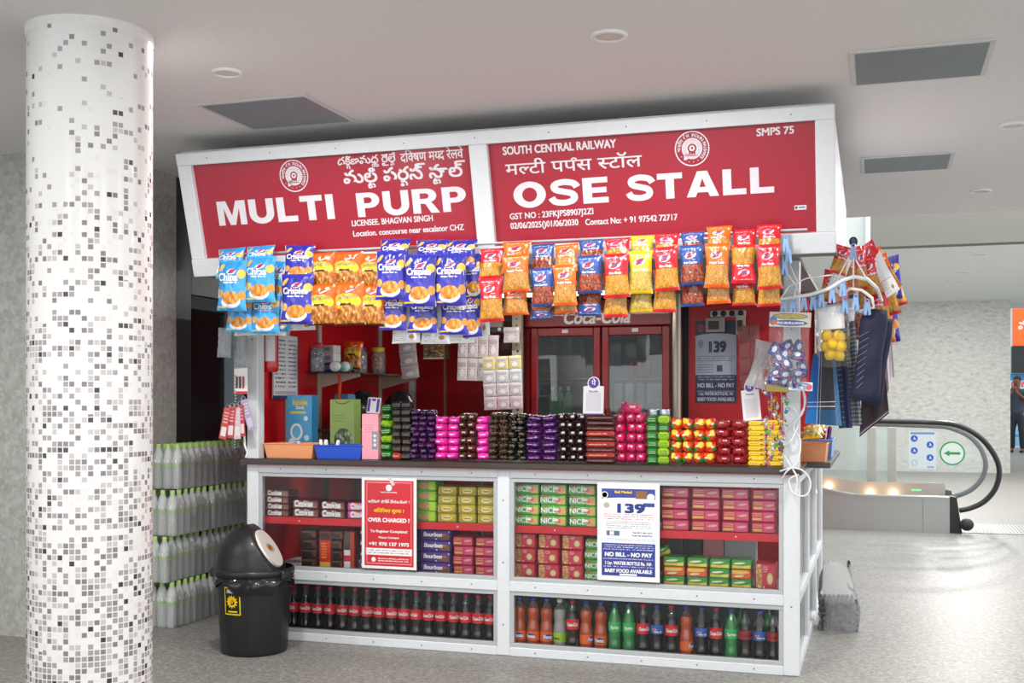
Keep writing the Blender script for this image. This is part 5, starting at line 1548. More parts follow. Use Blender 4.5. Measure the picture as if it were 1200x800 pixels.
# ================================================================ inside the stall
# drinks fridge
FY = 7.15
fx0, fx1 = onY(614, 450, FY).x, onY(786, 450, FY).x
fz1 = 1.94
fr_ = thing('drinks_fridge', 'tall red two door drinks fridge with glass doors inside the stall', 'fridge', ((fx0 + fx1) / 2, FY, 0.0125))
fo = -(fx0 + fx1) / 2
M_fr = mat('#8a1018', .35, coat=.2); M_fri = mat('#4a5254', .5)
m = MB(); w = fx1 - fx0; zt = fz1 - .0125
m.box(-w / 2, .045, .12, -w / 2 + .03, .58, zt, 0, .004); m.box(w / 2 - .03, .045, .12, w / 2, .58, zt, 0, .004)
m.box(-w / 2, .56, .12, w / 2, .58, zt, 0); m.box(-w / 2, .045, 0, w / 2, .58, .12, 0, .004); m.box(-w / 2, .0, zt - .17, w / 2, .58, zt, 0, .006)
m.build('cabinet', M_fr, fr_)
m = MB(); m.box(-w / 2 + .03, .54, .12, w / 2 - .03, .56, zt - .17, 0); m.build('lining', M_fri, fr_)
m = MB(); P, T, W = text2d('Coca-Cola', .12, bold=.03, slant=.25, align='c')
m.add([(x * .85, -.0012 - e, zt - .150 + y) for x, y, e in P], T, 0); m.build('lettering', L_white, fr_)
zd1 = zt - .175
for i, (x0, x1) in enumerate(((onY(622, 450, FY).x + fo, onY(703, 450, FY).x + fo), (onY(705, 450, FY).x + fo, onY(784, 450, FY).x + fo))):
    m = MB(); e = .045
    m.box(x0, 0, .14, x0 + e, .04, zd1, 0, .005); m.box(x1 - e, 0, .14, x1, .04, zd1, 0, .005); m.box(x0 + e, 0, zd1 - e - .01, x1 - e, .04, zd1, 0, .005); m.box(x0 + e, 0, .14, x1 - e, .04, .22, 0, .005)
    d_ = m.build('door', M_fr, fr_)
    MB().box(x0 + e, .015, .22, x1 - e, .02, zd1 - e - .01).build('glass_pane', film('fridge_glass', '#69757a', .80, .03, 1.7), d_)
    hx = x1 - .02 if i == 0 else x0 + .02
    MB().tube([(hx, -.02, .75), (hx, -.03, .78), (hx, -.03, 1.2), (hx, -.02, 1.23)], .009, 8, 0).build('handle', mat('#5c0c12', .4), d_)
    m = MB(); m.box((x0 + x1) / 2 - .02, -.001, zd1 - .035, (x0 + x1) / 2 + .02, 0, zd1 - .012, 0); m.build('badge', mat('#d8d0d0', .4), d_)
for z in (.55, .85, 1.15, 1.42):
    s_ = MB()
    for k in range(14):
        s_.tube([(-w / 2 + .035, .06 + k * .035, z), (w / 2 - .035, .06 + k * .035, z)], .0025, 5, 0)
    s_.build('wire_shelf', mat('#8f9698', .4, .5), fr_)
shelf_z = 1.15 + .0125
def fitem(label, px, z, kind, h, r, hexc):
    p = onY(px, 450, FY + .16)
    t_ = thing(kind, label, 'bottle' if kind == 'drink_bottle' else 'carton', (p.x, FY + .16, z + .0155))
    if kind == 'drink_bottle':
        MB().lathe([(r * .8, 0), (r, .005), (r, h * .62), (r * .5, h * .82), (r * .4, h * .9)], 16, 0).build('body', mat(hexc, .2, coat=.5), t_)
        MB().lathe([(r * .42, h * .9), (r * .42, h), (.0005, h + .001)], 14, 0, closed=False).build('cap', mat('#e8e8ea', .4), t_)
    else:
        m_ = MB(); m_.box(-r, -r * .7, 0, r, r * .7, h, 0, .004); m_.box(-r * .8, -r * .71, h * .2, r * .8, -r * .705, h * .6, 1); m_.build('body', [mat(hexc, .5), mat('#c8ccd0', .5)], t_)
for px, hx, n in ((648, '#7fd08a', 'first'), (657, '#8ad894', 'second'), (666, '#7fd08a', 'third')):
    fitem('pale green bottle in the fridge, %s behind the first door' % n, px, 1.15, 'drink_bottle', .22, .028, hx)
for px, hx, n in ((725, '#b8bcc2', 'grey carton in the fridge next to the door hinge post'), (738, '#c8ccd2', 'grey carton in the fridge, second behind the second door'), (751, '#9a9ea6', 'dull carton in the fridge, third behind the second door'), (763, '#b0c4d4', 'bluish carton in the fridge, fourth behind the second door'), (772, '#a8bccc', 'bluish carton in the fridge, last behind the second door')):
    fitem(n, px, 1.15, 'drink_carton', .24, .026, hx)
for px, n in ((740, 'dark red can in the fridge, first on the top shelf'), (750, 'dark red can in the fridge, second on the top shelf'), (760, 'dark red can in the fridge, third on the top shelf')):
    p = onY(px, 420, FY + .16); t_ = thing('drink_can', n, 'can', (p.x, FY + .16, 1.42 + .0155))
    MB().lathe([(.024, 0), (.028, .006), (.028, .105), (.024, .115)], 18, 0).build('body', mat('#7a1420', .3, .4), t_)
    MB().lathe([(.024, .115), (.022, .1155), (.0005, .114)], 18, 0, closed=False).build('lid', mat('#b8bcc0', .3, .9), t_)
# red board beside the fridge, steel pole, slotted upright
bx0 = onY(807, 450, 7.2).x
part(MB().box(bx0, 7.2, .012, XR - .055, 7.22, 1.955, 0), 'partition', M_red, label='red partition board')
part(MB().box(onY(800, 450, 7.24).x, 7.235, .012, bx0 + .02, 7.26, 1.955, 0), 'gap_shade_strip', M_black)  # black strip painting in the dark gap between pole and board
pp = onY(792.5, 450, 7.08)
m = MB(); m.lathe([(.036, .0125), (.036, 1.954)], 32, 0); o = m.build('steel_pole', mat('#a0948a', .28, 1.0, bscale=6), None, (pp.x, 7.08, 0))
tag(o, 'round brushed steel pole standing beside the drinks fridge', 'pole')
up_ = MB(); u0, u1 = onY(600, 450, 7.05).x, onY(611, 450, 7.05).x
up_.box(u0, 7.05, .0125, u1, 7.053, 1.95, 0); up_.box(u1 - .003, 7.053, .0125, u1, 7.09, 1.95, 0)
for k in range(44):
    up_.disc((u0 + u1) / 2 + (.006 if k % 3 == 0 else 0), .10 + k * .042, .0055 if k % 3 else .008, 7.0494, 1, 10)
o = part(up_, 'slotted_upright', [mat('#c6b8a4', .5), M_black])
part(MB().box(onY(587, 450, 7.1).x, 7.1, .0125, onY(599, 450, 7.1).x, 7.13, 1.955, 0), 'upright', mat('#4a2c28', .5))
# notice on the red board
board('wall_notice', 'dim blue and grey 139 notice on the red board beside the fridge', 815, 376, 863, 472, 7.196,
      design('notice_dim', '#9fa6b8', [('r', 0, .82, 1, 1, '#2a2f4a'), ('e', .13, .91, .09, .055, '#7a3a4a'), ('e', .5, .80, .52, .045, '#9fa6b8'), ('e', .13, .72, .07, .05, '#7a828e'), ('s', .04, .5, .96, .58, '#5a6070', 3, .4), ('s', .04, .36, .45, .48, '#5a6070', 4, .4),
                                       ('r', .52, .38, .66, .46, '#3a4050'), ('r', 0, 0, 1, .34, '#23284a'), ('s', .05, .27, .95, .33, '#9aa0b8', 2, .4), ('s', .05, .13, .95, .155, '#8a90a8', 1, .5)], .45, .1),
      [('t', '139', .52, .62, .46, .125, 2, dict(bold=.05)), ('t', 'NO BILL - NO PAY', .5, .19, .9, .05, 0, dict(bold=.03)), ('t', '1 Ltr. WATER BOTTLE RS. 14/-', .5, .095, .86, .035, 0, dict(bold=.03)), ('t', 'BABY FOOD AVAILABLE', .5, .025, .9, .042, 0, dict(bold=.03))],
      mats=[mat('#b9bfd0', .4), L_red, mat('#1f2544', .4), L_yel, L_dark])
# hanging sheets of sachets
def sachets(name, label, px0, py0, px1, py1, Y, nc, nr, cols, tilt=0.0, clear=False, cat='sachet strip', group=None):
    a, b = onY(px0, py1, Y), onY(px1, py0, Y)
    w, h = b.x - a.x, b.z - a.z
    t_ = thing(name, label, cat, ((a.x + b.x) / 2, Y, b.z), (0, tilt, 0), group)
    cw, ch = w / nc, h / nr
    for r in range(nr):
        for c in range(nc):
            key = ('sach', round(cw, 3), round(ch, 3), cols[r % len(cols)], (r + c) % 2)
            if key not in _pm:
                if clear:
                    mm = film('sachet_' + cols[r % len(cols)], cols[r % len(cols)], .45, .12, 1.5, .5, 50)
                else:
                    mm = design('sachet_' + cols[r % len(cols)], cols[r % len(cols)], [('s', .15, .2, .85, .8, '#8a7f88', 5, .35), ('r', .1, .62, .9, .8, '#b8aab2'), ('e', .5, .35, .25, .18, '#e6dde0')], .3, .5, .3)
                m_ = MB(); f_ = pillow_fn(cw * .98, ch * .97, .012, .03, c + r, .25, 1)
                m_.grid(f_, 8, 8, 0, True); m_.grid(pillow_fn(cw * .98, ch * .97, .012, .03, c + r, .2, -1), 4, 4, 0, True, flip=True)
                o_ = m_.build('sachet', [mm]); _pm[key] = o_.data; bpy.data.objects.remove(o_)
            o_ = bpy.data.objects.new('sachet', _pm[key]); C.objects.link(o_); o_.parent = t_
            o_.location = (-w / 2 + (c + .5) * cw, 0, -r * ch)
    return t_
sachets('sachet_strip', 'grey pink sheet of sachets hanging beside the violet bags', 537, 392, 585, 447, 6.9, 4, 2, ['#cfc4c8', '#d8cfd0'], .03)
sachets('sachet_strip', 'sheet of sachets with a yellow top row hanging beside the slotted upright', 565, 417, 611, 480, 6.84, 3, 4, ['#d8c98a', '#c8ccd4', '#cfc4cc', '#d4bcc8'], -.04)
sachets('sachet_strip', 'narrow tilted white sachet strip hanging near the middle of the back', 466, 398, 487, 444, 6.9, 1, 3, ['#bdb8ba'], -.12)
sachets('sachet_strip', 'clear strip of reddish pouches hanging on the red board beside the notice', 864, 381, 890, 458, 7.15, 2, 4, ['#b06a70'], -.06, True)
sachets('sachet_strip', 'small white pad of cards hanging beside the slotted upright', 590, 383, 609, 402, 6.95, 1, 1, ['#d6cccc'], 0)
m = MB(); m.box(-.06, 0, -.10, .06, .012, 0, 0, .004); m.box(-.05, -.001, -.06, .05, 0, -.02, 1); m.disc(.03, -.075, .012, -.0008, 2, 16)
p = onY(580, 372, 6.95); o = m.build('hanging_card', [mat('#2a2226', .4), mat('#8a7a70', .5), mat('#c8c0c0', .4)], None, (p.x, 6.95, p.z)); tag(o, 'dark blister card hanging above the grey sachet sheet', 'blister card')
m = MB(); m.box(-.075, 0, 0, .075, .10, .10, 0, .003, uvfront=True)
p = onY(508, 421, 6.95)
o = m.build('picture_carton', [design('carton_pics', '#6a5238', [('ne', .4, .5, .35, .35, '#2a2420', '#8a6a3a', '#d8b878', 6), ('nr', .75, 0, 1, 1, '#3a2a20', '#a8783a', '#e0c890', 9), ('r', 0, 0, 1, .12, '#c8b8a8')], .4)], None, (p.x, 6.95, p.z)); tag(o, 'small carton printed with brown pictures hung above the purple stack', 'carton')
# cards pinned above the dim notice
for px, py, w_, h_, hexc, lb in ((838, 389, .12, .09, '#8f8a84', 'grey blister card with black goods pinned over the dim notice'), (868, 392, .06, .12, '#b9aea0', 'torn cream card pinned beside the dim notice')):
    p = onY(px, py, 7.17); m = MB(); m.box(-w_ / 2, 0, 0, w_ / 2, .006, h_, 0, .002); m.box(-w_ * .35, -.008, h_ * .2, w_ * .2, 0, h_ * .75, 1, .003)
    o = m.build('blister_card', [mat(hexc, .4), mat('#2c2a2c', .3)], None, (p.x, 7.17, p.z)); tag(o, lb, 'blister card')
t_ = thing('hook_rail', 'rail with four round knobs on the red board', 'hook rail', onY(853, 371, 7.185))
m = MB(); m.box(-.11, 0, .0, .11, .012, .04, 0, .004); m.build('rail', mat('#c2c3c8', .4), t_)
for k in range(4):
    m = MB(); m.lathe([(.016, 0), (.018, .006), (.01, .012), (.0005, .013)], 16, 0, M=Matrix.Translation((-.08 + k * .053, 0, .02)) @ Matrix.Rotation(PI / 2, 4, 'X'), closed=False); m.build('knob', M_dark, t_)

# shelf of jars on the closed end
JX = XL + .02
zsh = onX(400, 437, XL + .14).z
sh = thing('wall_shelf', 'glass shelf on cream brackets along the closed end of the stall', 'shelf', (JX, 6.75, zsh - .008))
MB().box(.0, -.60, 0, .30, .62, .008, 0, .001).build('shelf_board', film('shelf_glass', '#5f5a50', .35, .05, 1.5), sh)
for y in (6.317, 7.217):
    m = MB(); m.prism([(.016, 0), (.28, 0), (.28, -.015), (.016, -.085)], 1, y - 6.75 - .006, y - 6.75 + .006, 0); m.build('bracket', mat('#cdbfae', .5), sh)
def jar(px, label, r, h, lidc, fillc, kind='glass_jar'):
    p = onX(px, 437, XL + .15)
    t_ = thing(kind, label, 'jar', (p.x, p.y, zsh + .001))
    MB().lathe([(r * .85, 0), (r, .006), (r, h * .8), (r * .8, h * .86)], 24, 0, closed=False).build('body', film('jar_plastic', '#d8dcdc', .7, .08, 1.5), t_)
    f_ = MB(); rn = random.Random(int(px))
    for k in range(26):
        a = rn.uniform(0, 6.28); q = rn.uniform(0, r * .72); f_.sphere((q * math.cos(a), q * math.sin(a), .014 + h * .7 * rn.random()), .014, rn.randrange(2), 8, (1, .8, .8))
    f_ = f_.build('sweets_filling', [mat(fillc[0], .35), mat(fillc[1], .35)], t_); f_['kind'] = 'stuff'
    MB().lathe([(r * .86, h * .85), (r * .88, h * .86), (r * .88, h), (r * .8, h * 1.02), (.0005, h * 1.021)], 24, 0, closed=False).build('lid', mat(lidc, .35), t_)
jar(372, 'clear jar with red lid at the front end of the glass shelf', .042, .165, '#c02a36', ('#3a4a8a', '#c8ccd8'))
jar(421, 'clear jar with blue lid on the glass shelf', .050, .165, '#2c4a78', ('#5a8ac8', '#d8e4f0'))
jar(443, 'clear jar of red and orange sweets on the glass shelf', .050, .175, '#d8c030', ('#c83a20', '#e8a030'))
p = onX(388, 437, XL + .13)
for k, (hz, hexc, lb) in enumerate(((.06, '#3a4a92', 'blue and white carton at the bottom of the shelf pile'), (.055, '#e2e2e6', 'white carton in the middle of the shelf pile'), (.05, '#d9d6d2', 'white carton on top of the shelf pile'))):
    m = MB(); m.box(-.06, -.05, 0, .06, .05, hz - .001, 0, .002); m.box(-.04, -.0508, hz * .3, .04, -.0502, hz * .7, 1); o = m.build('shelf_carton', [mat(hexc, .45), mat('#8a90b8', .5)], None, (p.x - .02, p.y, zsh + .001 + (.06, .115, 0)[k - 2 if k else 2] if False else zsh + .001 + (0, .06, .115)[k]))
    tag(o, lb, 'carton')
for px, lb in ((398, 'green bottle lying with its white cap to the front, nearer the red lidded jar'), (409, 'green bottle lying with its white cap to the front, nearer the blue lidded jar')):
    p = onX(px, 437, XL + .24); t_ = thing('lotion_bottle', lb, 'bottle', (p.x, p.y - .05, zsh + .033), (PI / 2, 0, .3))
    MB().lathe([(.030, -.1), (.032, -.09), (.032, .0), (.028, .01)], 20, 0).build('body', mat('#3f9a8a', .3), t_)
    MB().lathe([(.031, .0105), (.031, .03), (.0005, .0305)], 20, 0, closed=False).build('cap', mat('#eef0ee', .4), t_)
p = onX(414, 400, XL + .13)
o = bpy.data.objects.new('chips_bag', bag_mesh['orange', 1]); C.objects.link(o); o.location = (p.x, p.y + .03, p.z + .04); o.rotation_euler = (.2, 1.2, .3); o.scale = (.8, .8, .8)
o.location = (XL + .15, onX(405, 437, XL + .15).y + .12, zsh + .205); o.rotation_euler = (-.25, .05, .35)
tag(o, 'yellow snack bag standing behind the jars on the glass shelf', 'snack bag')
# things under the shelf
t_ = thing('orange_tassel', 'orange red twisted tassel hanging from the front of the glass shelf', 'tassel', onX(398, 437, XL + .22))
m = MB(); m.tube([(0, -.0, -.0), (.004, -.002, -.06), (-.004, 0, -.12), (-.01, 0, -.18)], .011, 8, 0); m.tube([(-.01, 0, -.18), (-.014, 0, -.22)], [.012, .016], 8, 0); m.build('cord', mat('#d8491e', .6, bump=.6), t_)
M_poly = mat('#1d1d20', .25, coat=.4, bump=.5, bscale=14)
for px, py, lb, sx in ((420, 462, 'crumpled black plastic bag behind the pale green carton', .11), (455, 460, 'crumpled black plastic bag behind the pink carton', .10)):
    p = onY(px, 500, 6.35); m = MB(); rn = random.Random(px)
    m.grid(lambda u, v: (sx * math.sin(PI * v) ** .7 * math.cos(2 * PI * u) * (1 + .14 * math.sin(6 * PI * u + 5 * v)), .09 * math.sin(PI * v) ** .7 * math.sin(2 * PI * u), .21 * (1 - math.cos(PI * v)) / 2 * (1 + .12 * math.sin(4 * PI * u + px))), 24, 14, 0)
    z = onY(px, 500, 6.35).z
    o = m.build('plastic_bag', M_poly, None, (p.x + (.04 if px > 440 else -.02), 6.45, 1.1225)); tag(o, lb, 'plastic bag')
tb = thing('back_table', 'low dark side table inside the stall, behind the counter goods', 'table', (-2.62, 6.45, .0125))
MB().box(-.62, -.22, 1.09, .45, .3, 1.108, 0, .003).build('table_top', mat('#5a4a42', .5), tb)
for x in (-.58, .41):
    for y in (-.18, .26):
        MB().box(x - .018, y - .018, 0, x + .018, y + .018, 1.09, 0, .003).build('leg', mat('#5a4a42', .5), tb)
carton('storage_carton', 'blue carton on the side table behind the bubble carton', 392, 408, 462, 500, 6.27, .1, mat('#5a90c0', .5), z0=1.1225)
# price list
pz0, pz1 = onX(330, 467, XL + .022).z, onX(330, 393, XL + .022).z
py0, py1 = onX(316, 430, XL + .022).y, onX(346, 430, XL + .022).y
pl = thing('price_list', 'white price list sheet on the red closed end beside the fire extinguisher', 'price list', (XL + .041, (py0 + py1) / 2, pz0), (0, 0, PI / 2))
wl = py1 - py0; hl = pz1 - pz0
m = MB(); m.box(-wl / 2, 0, 0, wl / 2, .003, hl, 0, 0, uvfront=True)
m.build('sheet', design('price_print', '#eceef2', [('r', 0, 0, .03, 1, '#4a6aa0'), ('r', .97, 0, 1, 1, '#4a6aa0'), ('r', 0, 0, 1, .05, '#2a4a80'), ('s', .08, .16, .5, .95, '#4a4a52', 12, .4), ('s', .6, .16, .92, .95, '#4a4a52', 12, .35), ('r', .06, .07, .94, .12, '#d8dce4'), ('s', .1, .07, .9, .12, '#b05060', 2, .4)], .35, .2), pl)
# fire extinguisher hung near the corner
p = onY(317, 436, 5.645)
fe = thing('fire_extinguisher', 'small red fire extinguisher hanging inside the closed end post', 'fire extinguisher', (p.x, 5.645, p.z))
MB().lathe([(.032, 0), (.042, .008), (.044, .03), (.044, .20), (.041, .225), (.028, .25), (.018, .262)], 24, 0).build('cylinder', mat('#d0161c', .25, coat=.5), fe)
m = MB()
for k in range(10):
    a0, a1 = -.2 + k * .13, -.2 + (k + 1) * .13
    m.add([(0.0446 * math.sin(a), -.0446 * math.cos(a), z) for a, z in ((a0, .06), (a1, .06), (a1, .20), (a0, .20))], [(0, 1, 2, 3)], 0)
m.build('label', design('ext_label', '#e6e2e6', [], .4), fe)
m = MB(); m.lathe([(.016, .262), (.016, .285), (.01, .30)], 14, 0); m.box(-.012, -.04, .29, .012, .02, .30, 0, .002); m.box(-.01, -.045, .312, .01, .03, .318, 0, .002); m.build('valve', M_dark, fe)
m = MB(); m.tube([(0, 0, .30), (0, 0, .40), (0, .0, 1.954 - p.z)], .003, 6, 0); m.build('hanging_wire', M_steel, fe)

# ================================================================ things hanging on the outer side of the closed end
def hook_thing(name, label, cat, px, py, Y): 
    return thing(name, label, cat, onY(px, py, Y))
M_clearp = film('crinkled_clear', '#d5dade', .55, .10, 1.5, .9, 30)
for k, (px, py, w_, h_) in enumerate(((264, 384, .085, .16), (281, 388, .09, .20))):
    p = onY(px, py, 5.38 + .06 * k); m = MB(); m.grid(pillow_fn(w_, h_, .04, .06, k, .5, 1), 14, 16, 0); m.grid(pillow_fn(w_, h_, .04, .06, k + 3, .5, -1), 14, 16, 0, flip=True)
    m.box(-w_ * .3, -.004, -h_ * .7, w_ * .2, .004, -h_ * .35, 1, .003)
    o = m.build('clear_packet', [M_clearp, mat('#8a9298', .3, .4)], None, (p.x, p.y, p.z)); o.rotation_euler = (0, .05 - .1 * k, 0)
    tag(o, ('clear crinkled packet hanging under the sky blue bags, outer one', 'clear crinkled packet hanging under the sky blue bags, beside the post')[k], 'packet', 'clear packets outside the post')
t_ = hook_thing('hanging_card', 'white card with small dark items and red edge hanging outside the post', 'blister card', 282, 430, 5.44)
m = MB(); m.box(-.042, 0, -.145, .042, .003, 0, 0, 0, uvfront=True); m.build('card', design('card_print', '#ece8ea', [('r', 0, 0, 1, .1, '#c82a36'), ('r', 0, .08, .05, 1, '#d8a0a8')], .4), t_)
for k in range(3):
    m = MB(); m.box(-.028 + k * .02, -.006, -.115, -.016 + k * .02, 0, -.05, 0, .003); m.build('clip', mat(('#3a3a3e', '#2a2a2c', '#a8303a')[k], .3), t_)
ch = hook_thing('key_chain', 'silver bead chain hanging outside the post', 'chain', 275.5, 440, 5.42)
m = MB(); zl = onY(275, 524, 5.42).z - onY(275, 440, 5.42).z
for k in range(26):
    m.sphere((.003 * math.sin(k), 0, zl * k / 25), .0055, 0, 8)
m.build('bead_chain', mat('#d0d2d6', .25, .9), ch)
kt = [(262, 484, '#c03a34', .20, 'red card tag on a ring outside the post, outermost'), (270, 482, '#b8343a', .08, 'red and white card tag on a ring outside the post, second'), (278, 483, '#d8b8c8', -.02, 'pale pink card tag on a ring outside the post'), (284, 480, '#b03038', -.08, 'dark red card tag on a ring outside the post, next to the violet one'), (290, 474, '#a89ac0', -.30, 'violet card tag on a ring outside the post')]
for k, (px, py, hx, tl, lb) in enumerate(kt):
    t_ = hook_thing('card_tag', lb, 'tag', px + (276 - px) * .4, py - 10, 5.40 + k * .006); t_.rotation_euler = (0, tl, 0)
    m = MB()
    m.tube([(.012 * math.cos(a), 0, -.012 + .012 * math.sin(a)) for a in np.linspace(0, 2 * PI, 14)], .0015, 5, 0, cap=False); m.build('ring', mat('#c8c8cc', .3, .9), t_)
    m = MB(); m.box(-.022, -.001, -.19, .022, .001, -.02, 0, .0005, uvfront=True); m.build('card', design('tag_%d' % k, hx, [('r', .15, .1, .85, .4, '#e8d8d8' if k != 4 else '#c8c0d8'), ('s', .2, .5, .8, .9, '#f0d8d8', 4, .4)], .35, .4), t_)
o = MB().tube([onY(286, 506, 5.45), onY(287, 522, 5.45), onY(290, 530, 5.45), onY(288, 536, 5.45)], .006, 8, 0).build('cable_hook', mat('#e8eaec', .4)); tag(o, 'short white cable loop beside the outer post foot', 'cable')
# ================================================================ litter bin
p = onZ(298, 762, 0)
bn = thing('litter_bin', 'black plastic litter bin with white swing flap in front of the stall', 'bin', (p.x, p.y, 0), (0, 0, 0))
M_bin = mat('#1b1c20', .42, coat=.15, bscale=6); M_flap = mat('#e6e2de', .4)
m = MB(); n = 72
def rib(a): return 1 - .012 * (1 if (a * 12 / (2 * PI)) % 1 < .08 else 0)
prof = [(.155, 0), (.166, .006), (.170, .02), (.186, .30), (.193, .405)]
V = []; Fc = []
for r, z in prof:
    for k in range(n):
        a = 2 * PI * k / n; q = r * rib(a); V.append((q * math.sin(a), -q * math.cos(a), z))
for i in range(len(prof) - 1):
    for k in range(n):
        Fc.append((i * n + k, i * n + (k + 1) % n, (i + 1) * n + (k + 1) % n, (i + 1) * n + k))
m.add(V, Fc, 0, None, True); m.add(V[:n], [tuple(range(n))[::-1]], 0)
m.build('body', M_bin, bn)
m = MB(); m.lathe([(.196, .400), (.206, .402), (.207, .425), (.203, .432), (.196, .436)], 64, 0, closed=False); m.build('rim', M_bin, bn)
N = Vector((.80, .27, .55)).normalized(); D0 = .112
def dome(u, v):
    a = 2 * PI * u; e = PI / 2 * v
    q = Vector((.197 * math.cos(e) * math.cos(a), .197 * math.cos(e) * math.sin(a), .432 + .225 * math.sin(e) ** .9))
    k = (q - Vector((0, 0, .432))).dot(N) - D0
    if k > 0: q = q - N * k
    return q
m = MB(); m.grid(dome, 72, 26, 0); m.build('lid', M_bin, bn)
c0 = Vector((0, 0, .432)) + N * D0
T1 = Vector((0, 0, 1)).cross(N).normalized(); T2 = N.cross(T1)
c0 = c0 + T2 * .040
MF = Matrix(((T1.x, T2.x, N.x, c0.x), (T1.y, T2.y, N.y, c0.y), (T1.z, T2.z, N.z, c0.z), (0, 0, 0, 1)))
m = MB()
lp = [(.150 * math.copysign(abs(math.cos(a)) ** .9, math.cos(a)), .112 * math.sin(a)) for a in np.linspace(0, 2 * PI, 41)[:-1]]
V = [(x, y, .002) for x, y in lp] + [(x * .97, y * .97, .012 + .0 * x) for x, y in lp]
m.add(V, [(k, (k + 1) % 40, 40 + (k + 1) % 40, 40 + k) for k in range(40)] + [tuple(range(40, 80))], 0, None, False, MF); fl = m.build('swing_flap', M_flap, bn)
m = MB()
for (cx, cy, rx, ry, mi) in ((0, 0, .062, .026, 0), (.004, .002, .040, .018, 1), (-.02, -.004, .016, .012, 2), (.022, .004, .018, .010, 3), (0, .006, .01, .008, 2)):
    pts = [(cx + rx * math.cos(a), cy + ry * math.sin(a), .0125 + .0006 * mi) for a in np.linspace(0, 2 * PI, 21)[:-1]]
    m.add(pts, [tuple(range(20))], mi, None, False, MF @ Matrix.Rotation(-.2, 4, 'Z'))
m.build('flap_sticker', [mat('#b8c0a0', .4), mat('#8fa060', .4), mat('#c8402a', .4), mat('#d88a30', .4)], fl)
m = MB(); rn = random.Random(3)
m.grid(lambda u, v: ((.196 + .014 * math.sin(PI * v) + .006 * math.sin(22 * PI * u + 3 * v) * v) * math.sin(2 * PI * u), -(.196 + .014 * math.sin(PI * v) + .006 * math.sin(22 * PI * u + 3 * v) * v) * math.cos(2 * PI * u), .405 - v * (.07 + .03 * math.sin(6 * PI * u) + .014 * math.sin(14 * PI * u + 1))), 120, 8, 0)
m.build('bin_liner', mat('#101012', .22, coat=.5, bump=.5, bscale=20), bn)
for sa in (-1.25, 1.35):
    m = MB(); m.box(-.03, -.225, .385, .03, -.195, .43, 0, .008, M=Matrix.Rotation(sa, 4, 'Z')); m.build('side_handle', M_bin, bn)
m = MB(); a0 = -.10
def onbin(x, z, e=0):
    r = .170 + (.186 - .170) * (z - .02) / .28 + .0015 + e; A = a0 + x / r
    return (r * math.sin(A), -r * math.cos(A), z)
def bpatch(x0, z0, x1, z1, mi, e):
    k = 6; V = [onbin(x0 + (x1 - x0) * i / k, z, e) for z in (z0, z1) for i in range(k + 1)]
    m.add(V, [(i, i + 1, k + 2 + i, k + 1 + i) for i in range(k)], mi)
bpatch(-.048, .215, .048, .355, 1, 0); bpatch(-.042, .222, .042, .348, 0, .0005)
bpatch(-.03, .325, .02, .343, 2, .001); bpatch(-.025, .228, .03, .236, 1, .001)
V = []
for k in range(24):
    a = 2 * PI * k / 24; r = .036 if k % 2 == 0 else .024
    V.append(onbin(r * math.cos(a), .282 + r * math.sin(a), .001))
m.add(V, [tuple(range(24))], 1); V = [onbin(.010 * math.cos(2 * PI * k / 12), .282 + .010 * math.sin(2 * PI * k / 12), .0015) for k in range(12)]
m.add(V, [tuple(range(12))], 3)
m.build('yellow_label', [mat('#15130c', .4), mat('#f0d010', .4), mat('#c8c8c0', .4), mat('#d89010', .4)], bn)

# ================================================================ shrink wrapped water bottles beside the stall
M_wat = film('water_bottle', '#f0f4f4', .52, .06, 1.35); M_wcap = mat('#a9cc74', .4); M_wlab = mat('#9cbf6a', .4)
wp = [(.022, 0), (.030, .006), (.031, .03), (.029, .04), (.031, .05), (.031, .13), (.0295, .14), (.031, .15), (.031, .185), (.024, .215), (.013, .235), (.0125, .248)]
m = MB(); m.lathe(wp, 14, 0); m.lathe([(.0145, .234), (.0145, .255), (.012, .259), (.0005, .2592)], 12, 1, closed=False)
m.lathe([(.0318, .128), (.0318, .150)], 14, 2, closed=False); m.lathe([(.0319, .15), (.0319, .17)], 8, 3, closed=False)
o = m.build('water_bottle', [M_wat, M_wcap, M_wlab, mat('#dfe6e0', .4)]); WB = o.data; bpy.data.objects.remove(o)
M_wrap = film('shrink_wrap', '#fafcfc', .80, .16, 1.35, .25, 12)
PITCH = .064
